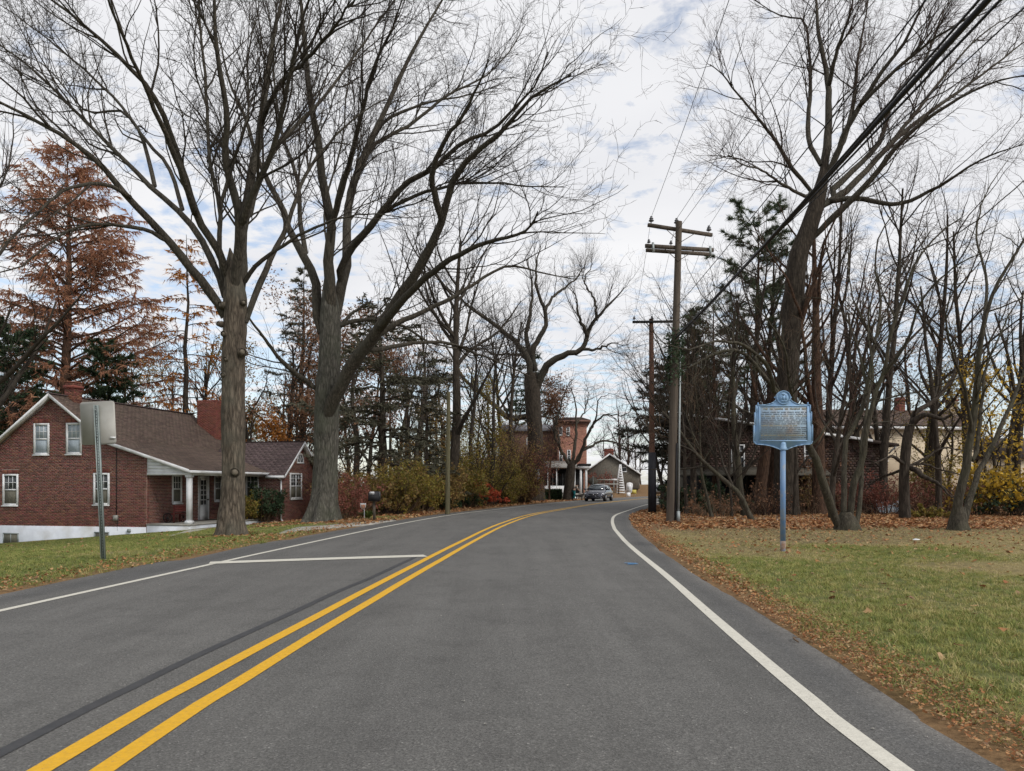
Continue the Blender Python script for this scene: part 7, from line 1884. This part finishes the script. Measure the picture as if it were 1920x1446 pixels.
cu = bpy.data.curves.new('number', 'FONT'); cu.body = '843'; cu.size = .095; cu.align_x = 'CENTER'; cu.extrude = .002
to = bpy.data.objects.new('tmp', cu); COL.objects.link(to); bpy.context.view_layer.update()
me = bpy.data.meshes.new_from_object(to.evaluated_get(bpy.context.evaluated_depsgraph_get())); bpy.data.objects.remove(to)
me.materials.clear()
nb_ = link('number', me, M['black'], MBX, (-.065, -.2745, zM + .262)); nb_.rotation_euler = (R(90), 0, 0)
g = MB(); g.box(.212, -.12, zM + .12, .22, -.09, zM + .3); g.box(.212, -.12, zM + .3, .22, -.0, zM + .34); g.build('flag', M['galv'], MBX)
# shield sign
M['osign'] = mat('orange_sign', (.55, .20, .09), (.60, .42, .33), 12, rough=.5)
fS = ft(681, 30.2); SS = thing('yard_sign', fS, 'small orange shield-shaped yard sign on a white stake', 'sign')
zS = topz(955, 30.2) - fS[2]
sh = [(-.11, .24), (-.04, .225), (0, .24), (.04, .225), (.11, .24), (.105, .08), (.06, .02), (0, -.02), (-.06, .02), (-.105, .08)]
g = MB(); g.prism([(x, -.01, zS + z) for x, z in sh], (0, .012, 0)); g.build('shield', M['white'], SS)
g = MB(); g.prism([(x * .78, -.014, zS + .06 + (z - .06) * .72) for x, z in sh], (0, .003, 0)); g.build('emblem', M['osign'], SS)
g = MB(); g.box(.03, .003, -.1, .055, .02, zS + .1); g.build('stake', M['white'], SS)
# little grey mailbox by the bend
f = ft(1232, 43, 0); MB2 = thing('mailbox', f, 'white mailbox on a post behind the black-sleeved utility pole', 'mailbox')
g = MB(); g.box(-.14, -.25, 1.0, .14, .25, 1.28); g.cyl((0, -.25, 1.28), (0, .25, 1.28), .14, .14, 16); g.build('box', M['white'], MB2)
g = MB(); g.box(.2, -.05, 0, .3, .05, 1.35); g.box(-.15, -.04, .9, .3, .04, .99); g.build('post', M['pole'], MB2)
g = MB(); g.box(-.05, -.262, 1.1, .05, -.2501, 1.24); g.build('label_plate', M['black'], MB2)

# ------------------------------------------------------------ hedge, barrel sign, fence, white trellis near the bend
def box_hedge(label, c, w, dp, h, seed):
    rg_ = np.random.default_rng(seed); root = thing('hedge', c, label, 'hedge'); n = 6500
    P_ = rg_.uniform(-1, 1, (n, 3)); ax = rg_.integers(0, 3, n); sg = np.sign(rg_.uniform(-1, 1, n)); P_[np.arange(n), ax] = sg * rg_.uniform(.86, 1.02, n)
    P_ = P_ * np.array([w / 2, dp / 2, h / 2]) + np.array(c) + np.array([0, 0, h / 2]); add_leaves(root, P_, .12, LM['box'], rg_, c)
    g = MB(); g.box(-w * .43, -dp * .43, 0, w * .43, dp * .43, h * .9); g.build('stems', M['dark'], root); return root
box_hedge('clipped dark green box hedge in front of the pillared porch', ft(1030, 73.5), 2.3, 1.2, 1.0, 11)
fT = at(1163, 0, 98); fT = (fT[0], 98, gz(fT[0], 98)); hT = topz(871, 98) - fT[2]
TR_ = thing('obelisk', fT, 'tall white tapering lattice obelisk in front of the stone house', 'garden ornament')
for sx, sy in ((-1, -1), (1, -1), (1, 1), (-1, 1)): g = MB(); g.bar((sx * .55, sy * .4, 0), (sx * .05, sy * .05, hT), .10, .10); g.build('leg', M['white'], TR_)
for k in range(11):
    t = k / 12.0; w = .55 * (1 - t) + .05 * t; d_ = .4 * (1 - t) + .05 * t; g = MB(); g.box(-w, -d_ - .04, hT * t + .05, w, -d_ - .01, hT * t + .22); g.build('slat', M['white'], TR_)
fW = at(1179, 0, 95); fW = (fW[0], 95, gz(fW[0], 95))
BS = thing('yard_sign', fW, 'leaning white board sign with rounded top on the grass bank', 'sign', rz=R(5))
g = MB(); pts = [(-.42, .45), (.38, .45), (.52, 1.5), (.42, 1.68), (.1, 1.76), (-.2, 1.7), (-.3, 1.55)]; g.prism([(x, -.03, z) for x, z in pts], (0, .06, 0)); g.build('board', M['white'], BS)
g = MB(); g.box(-.3, -.05, -.1, .2, -.031, .5); g.build('lower_board', M['white'], BS)
for z in (.75, .95, 1.15): g = MB(); g.box(-.2, -.036, z, .25, -.0305, z + .07); g.build('lettering', M['galv'], BS)
fY = at(1187, 0, 95.5); fY = (fY[0], 95.5, gz(fY[0], 95.5)); YS = thing('yard_sign', fY, 'small yellow yard sign right of the white board', 'sign')
M['yel'] = mat('yellow_sign', (.62, .52, .12), None, 4, rough=.5); g = MB(); g.box(-.25, -.02, .35, .4, .02, .85); g.build('board', M['yel'], YS); g = MB(); g.box(-.15, .0205, -.1, -.11, .04, .5); g.box(.25, .0205, -.1, .29, .04, .5); g.build('stake', M['galv'], YS)
# rail fence / low wall
x0, x1 = at(1116, 0, 97)[0], at(1160, 0, 97)[0]; zf = gz((x0 + x1) / 2, 97)
FN = thing('fence', (x0, 97, zf), 'low rail fence along the bank left of the white obelisk', 'fence')
for k in range(6): x_ = (x1 - x0) * k / 5; g = MB(); g.box(x_ - .06, -.06, -.3, x_ + .06, .06, topz(897, 97) - zf); g.build('post', M['pole'], FN)
for z in (topz(900, 97) - zf, topz(908, 97) - zf): g = MB(); g.box(0, -.09, z - .07, x1 - x0, -.061, z + .07); g.build('rail', M['alu'], FN)
for px, d_ in ((1151, 88),):
    f = ft(px, d_); ST = thing('street_name_sign', f, 'small white street name blade on a thin post beyond the car', 'sign')
    g = MB(); g.cyl((0, 0, 0), (0, 0, topz(901, d_) - f[2]), .03, .03, 8); g.build('post', M['galv'], ST); g = MB(); g.box(-.34, -.02, topz(901, d_) - f[2], .34, .02, topz(898, d_) - f[2]); g.build('blade', M['white'], ST)

# tarp, litter, twig
fB = ft(1667, 37.5, 0.0); TP = MB()
rr_ = random.Random(3); nx_, nz_ = 14, 5; V_ = []
for i in range(nx_ + 1):
    for j in range(nz_ + 1):
        x = (i / nx_ - .5) * 1.15; z = j / nz_ * .62; V_.append((x, (.5 - j / nz_) * -.5 + rr_.uniform(-.03, .03), z * (0.94 + .1 * math.sin(i * 1.1)) + rr_.uniform(-.02, .02)))
TP.add(V_, np.array([(i * (nz_ + 1) + j, (i + 1) * (nz_ + 1) + j, (i + 1) * (nz_ + 1) + j + 1, i * (nz_ + 1) + j + 1) for i in range(nx_) for j in range(nz_)]))
TP.box(-.5, .26, 0, .5, 1.0, .55)
M['tarp'] = mat('tarp', (.42, .50, .56), (.25, .30, .36), 14, rough=.4); o = TP.build('tarp', M['tarp']); o.location = fB; tag(o, 'pale blue-white tarp over a low pile left of the broken dark tree', 'tarp')
fp = at(1718, 1019, 18.5); g = MB(); g.prism([(-.09, -.03, .0), (.07, -.05, .005), (.09, .03, .015), (.0, .05, .03), (-.07, .04, .01)], (0, 0, .006)); o = g.build('litter', M['white']); o.location = (fp[0], fp[1], gz(fp[0], fp[1]) + .03); tag(o, 'scrap of white paper lying on the lawn right of the marker', 'litter')
x_, y_ = gnd(1493, 1204); Q, rr = resample([(x_ - .015, y_ - .09, .018), (x_ - .03, y_ - .02, .035), (x_ + .0, y_ + .05, .03), (x_ + .05, y_ + .07, .025)], 14, [.006, .008, .006, .003])
g = Geo(); g.add(*tube_arrays(Q[None], rr[None], 6)); o = g.build('fallen_twig', M['twig_t'], off=Q[0]); o.location = tuple(Q[0]); tag(o, 'small curled pale twig lying on the right shoulder', 'twig')

# ------------------------------------------------------------ oncoming car
cs = 61.5 + 14 + 2.5
def cl_point(y, off_):
    i = int(np.argmin(np.abs(CL[:, 1] - y))); p = CL[i] + CN[i] * off_; return p, CT[i]
pc, tcar = cl_point(66.5, -1.85)
heading = math.atan2(tcar[1], tcar[0])            # road direction, away from the camera
CAR = thing('car', (pc[0], pc[1], .03), 'dark grey sedan coming towards the camera in the left lane', 'car', rz=heading + math.pi)   # local +x is the nose
M['carp'] = mat('car_paint', (.030, .032, .048), (.034, .036, .052), 2, rough=.22, spec=.6, metallic=.45)
M['carp'].node_tree.nodes['Principled BSDF'].inputs['Coat Weight'].default_value = .6
M['carg'] = mat('car_glass', (.05, .07, .08), (.03, .04, .05), 3, rough=.05, spec=.8)
M['lamp'] = mat('lamp_glass', (.55, .57, .60), (.3, .32, .35), 12, rough=.1, spec=.7)
M['chrome'] = mat('chrome', (.6, .6, .62), None, 3, rough=.2, metallic=.9)
M['tyre'] = mat('tyre', (.02, .02, .02), None, 5, rough=.9)
# stations along x: (x, half width, belt z, top z, roof half width)
st = [(-2.33, .70, .55, .78, .55), (-2.25, .82, .75, .98, .66), (-1.9, .88, .86, 1.06, .68), (-1.45, .90, .90, 1.12, .66), (-1.0, .905, .92, 1.34, .60), (-.5, .91, .93, 1.43, .60), (.1, .91, .93, 1.46, .61), (.5, .91, .93, 1.40, .62), (.85, .905, .93, 1.20, .68), (1.15, .90, .91, 1.00, .72), (1.5, .89, .84, .94, .70), (1.9, .87, .76, .87, .66), (2.15, .82, .66, .78, .60), (2.30, .72, .56, .66, .50), (2.36, .60, .40, .48, .40)]
V_ = []
for x, w, bz, tz, rw in st:
    ring = [(0, .20), (w * .8, .20), (w * .96, .30), (w, .5 * (bz + .3)), (w * .985, bz * .93), (w * .93, bz), (rw, tz - .035 if tz > bz + .1 else tz - .01), (rw * .6, tz), (0, tz + .012)]
    ring = ring + [(-a, b_) for a, b_ in reversed(ring[1:-1])]
    V_ += [(x, a, b_) for a, b_ in ring]
nr = 16; ns = len(st); Fq = [(i * nr + j, i * nr + (j + 1) % nr, (i + 1) * nr + (j + 1) % nr, (i + 1) * nr + j) for i in range(ns - 1) for j in range(nr)]
g = Geo(); g.add(V_, [np.array(Fq), np.array([list(range(nr))]), np.array([[(ns - 1) * nr + j for j in reversed(range(nr))]])])
body = g.build('body', M['carp'], CAR, smooth=True)
sb = body.modifiers.new('s', 'SUBSURF'); sb.levels = 1; sb.render_levels = 1
g = MB(); g.prism([(.60, -.58, 1.385), (.60, .58, 1.385), (1.24, .70, 1.0), (1.24, -.70, 1.0)], (.016, 0, .03)); g.build('windshield', M['carg'], CAR)
for s_ in (-1, 1):
    g = MB(); g.prism([(.95, s_ * .86, .98), (.50, s_ * .685, 1.32), (-.15, s_ * .66, 1.37), (-.15, s_ * .86, .98)], (0, s_ * .03, .012)); g.build('side_window', M['carg'], CAR)
    g = MB(); g.prism([(-.22, s_ * .86, .98), (-.22, s_ * .66, 1.37), (-.9, s_ * .66, 1.30), (-1.25, s_ * .84, 1.0)], (0, s_ * .03, .012)); g.build('side_window', M['carg'], CAR)
    g = MB(); g.prism([(2.20, s_ * .50, .66), (2.06, s_ * .80, .72), (1.95, s_ * .86, .62), (2.12, s_ * .82, .55), (2.30, s_ * .52, .56)], (.03, s_ * .01, .01)); g.build('headlight', M['lamp'], CAR)
    g = MB(); g.box(.85, s_ * .93, .96, 1.05, s_ * 1.10, 1.09); g.build('wing_mirror', M['carp'], CAR)
    for x in (1.42, -1.38):
        g = MB(); y0 = s_ * .70; y1 = s_ * .905; g.cyl((x, y0, .31), (x, y1, .31), .325, .325, 22); wh = g.build('wheel', M['tyre'], CAR)
        g = MB(); g.cyl((x, y1, .31), (x, y1 + s_ * .012, .31), .21, .20, 18); g.build('rim', M['chrome'], wh)
    g = MB(); g.box(2.27, s_ * .55, .27, 2.335, s_ * .70, .33); g.build('fog_lamp', M['lamp'], CAR)
g = MB(); g.prism([(2.33, -.40, .62), (2.33, .40, .62), (2.36, .30, .50), (2.36, -.30, .50)], (.02, 0, 0)); g.build('grille', M['black'], CAR)
g = MB(); g.bar((2.365, -.46, .645), (2.365, .46, .645), .03, .02, (0, 0, 1)); g.build('grille_trim', M['chrome'], CAR)
g = MB(); g.cyl((2.375, 0, .58), (2.39, 0, .58), .05, .05, 12); g.build('badge', M['chrome'], CAR)
g = MB(); g.box(2.34, -.55, .24, 2.385, .55, .40); g.build('lower_grille', M['black'], CAR)
g = MB(); g.box(2.36, -.26, .415, 2.395, .26, .475); g.build('bumper_strip', M['carp'], CAR)

# ------------------------------------------------------------ person bending and dog beside the street tree
def skin(name, verts, edges, rad, m, parent, root_i=0, sub=1):
    me = bpy.data.meshes.new(name); me.from_pydata([Vector(v) for v in verts], edges, []); o = link(name, me, m, parent)
    md = o.modifiers.new('k', 'SKIN'); md.use_smooth_shade = True
    for i, r in enumerate(rad):
        sv = me.skin_vertices[0].data[i]; sv.radius = (r, r) if not isinstance(r, tuple) else r; sv.use_root = (i == root_i)
    s_ = o.modifiers.new('s', 'SUBSURF'); s_.levels = sub; s_.render_levels = sub
    return o
M['skin'] = mat('skin', (.50, .33, .25), None, 5, rough=.6); M['teal'] = mat('teal_cloth', (.02, .20, .22), (.015, .14, .16), 8, rough=.9)
M['top'] = mat('pale_top', (.50, .47, .43), None, 6, rough=.9); M['hair'] = mat('dark_hair', (.03, .02, .015), None, 6, rough=.8); M['dogfur'] = mat('dog_fur', (.025, .022, .02), (.05, .04, .032), 9, rough=.9)
fP = ft(1076.5, 71.5); PE = thing('person', fP, 'person in teal trousers and pale top bending forward beside the street tree', 'person', rz=R(0))
V_ = [(0, 0, .92), (.06, 0, 1.05), (.17, 0, 1.22), (.27, 0, 1.32), (.34, 0, 1.38), (.42, -.01, 1.44), (-.02, -.09, .88), (.06, -.11, .48), (-.04, -.11, .09), (.10, -.12, .04), (-.02, .09, .88), (.02, .11, .48), (-.10, .11, .09), (.04, .12, .04), (.24, -.17, 1.26), (.34, -.20, 1.02), (.50, -.14, .90), (.57, -.13, .87), (.24, .17, 1.26), (.32, .20, 1.02), (.48, .14, .88), (.55, .13, .86)]
E_ = [(0, 1), (1, 2), (2, 3), (3, 4), (4, 5), (0, 6), (6, 7), (7, 8), (8, 9), (0, 10), (10, 11), (11, 12), (12, 13), (3, 14), (14, 15), (15, 16), (16, 17), (3, 18), (18, 19), (19, 20), (20, 21)]
rd = [.13, .125, .13, .12, .055, .095, .10, .065, .045, .04, .10, .065, .045, .04, .06, .045, .035, .035, .06, .045, .035, .035]
skin('body', V_, E_, rd, M['skin'], PE)
skin('trousers', [(0, 0, .98), (-.02, -.09, .88), (.06, -.11, .48), (-.03, -.11, .14), (-.02, .09, .88), (.02, .11, .48), (-.09, .11, .14)], [(0, 1), (1, 2), (2, 3), (0, 4), (4, 5), (5, 6)], [.15, .125, .09, .075, .125, .09, .075], M['teal'], PE)
skin('top', [(.02, 0, .98), (.17, 0, 1.22), (.27, 0, 1.32), (.24, -.17, 1.26), (.32, -.20, 1.06), (.24, .17, 1.26), (.31, .20, 1.06)], [(0, 1), (1, 2), (2, 3), (3, 4), (2, 5), (5, 6)], [.145, .145, .12, .075, .058, .075, .058], M['top'], PE)
skin('hair', [(.37, 0, 1.43), (.40, 0, 1.50), (.33, 0, 1.40)], [(0, 1), (0, 2)], [.09, .075, .07], M['hair'], PE)
g = MB(); g.lathe([(0, -.02), (.016, 0), (0, .02)], (.51, -.01, 1.42), 8); g.build('nose', M['skin'], PE)
fD = ft(1087, 71); DG = thing('dog', fD, 'dark dog standing between the bending person and the car', 'dog', rz=R(0))
V_ = [(-.32, 0, .50), (-.1, 0, .49), (.16, 0, .50), (.30, 0, .58), (.40, 0, .70), (.50, 0, .70), (.60, 0, .66)]
E_ = [(0, 1), (1, 2), (2, 3), (3, 4), (4, 5), (5, 6)]; rd = [.09, .105, .13, .09, .07, .075, .035]
def leg(a, pts, rs):
    global V_, E_, rd
    n0 = len(V_); V_ += pts; E_.append((a, n0)); E_ += [(n0 + i, n0 + i + 1) for i in range(len(pts) - 1)]; rd += rs
for y in (-.09, .09):
    leg(2, [(.2, y, .38), (.18, y, .22), (.19, y, .06), (.23, y, .025)], [.055, .035, .028, .03])
    leg(0, [(-.30, y, .38), (-.25, y, .28), (-.36, y, .18), (-.34, y, .05), (-.30, y, .025)], [.07, .05, .03, .027, .03])
leg(0, [(-.44, 0, .55), (-.56, 0, .62)], [.025, .012])
skin('body', V_, E_, rd, M['dogfur'], DG)
for y in (-1, 1): g = MB(); g.prism([(.44, y * .05, .76), (.49, y * .075, .74), (.45, y * .09, .66)], (.0, y * .012, .0)); g.build('ear', M['dogfur'], DG)

for o in bpy.data.objects:
    n0 = o.name.split('.')[0]
    if o.parent is not None and n0 in ('crown', 'foliage', 'branches', 'stems', 'shingles', 'vine') or (n0 == 'brick' and o.type == 'MESH'):
        o['kind'] = 'stuff'
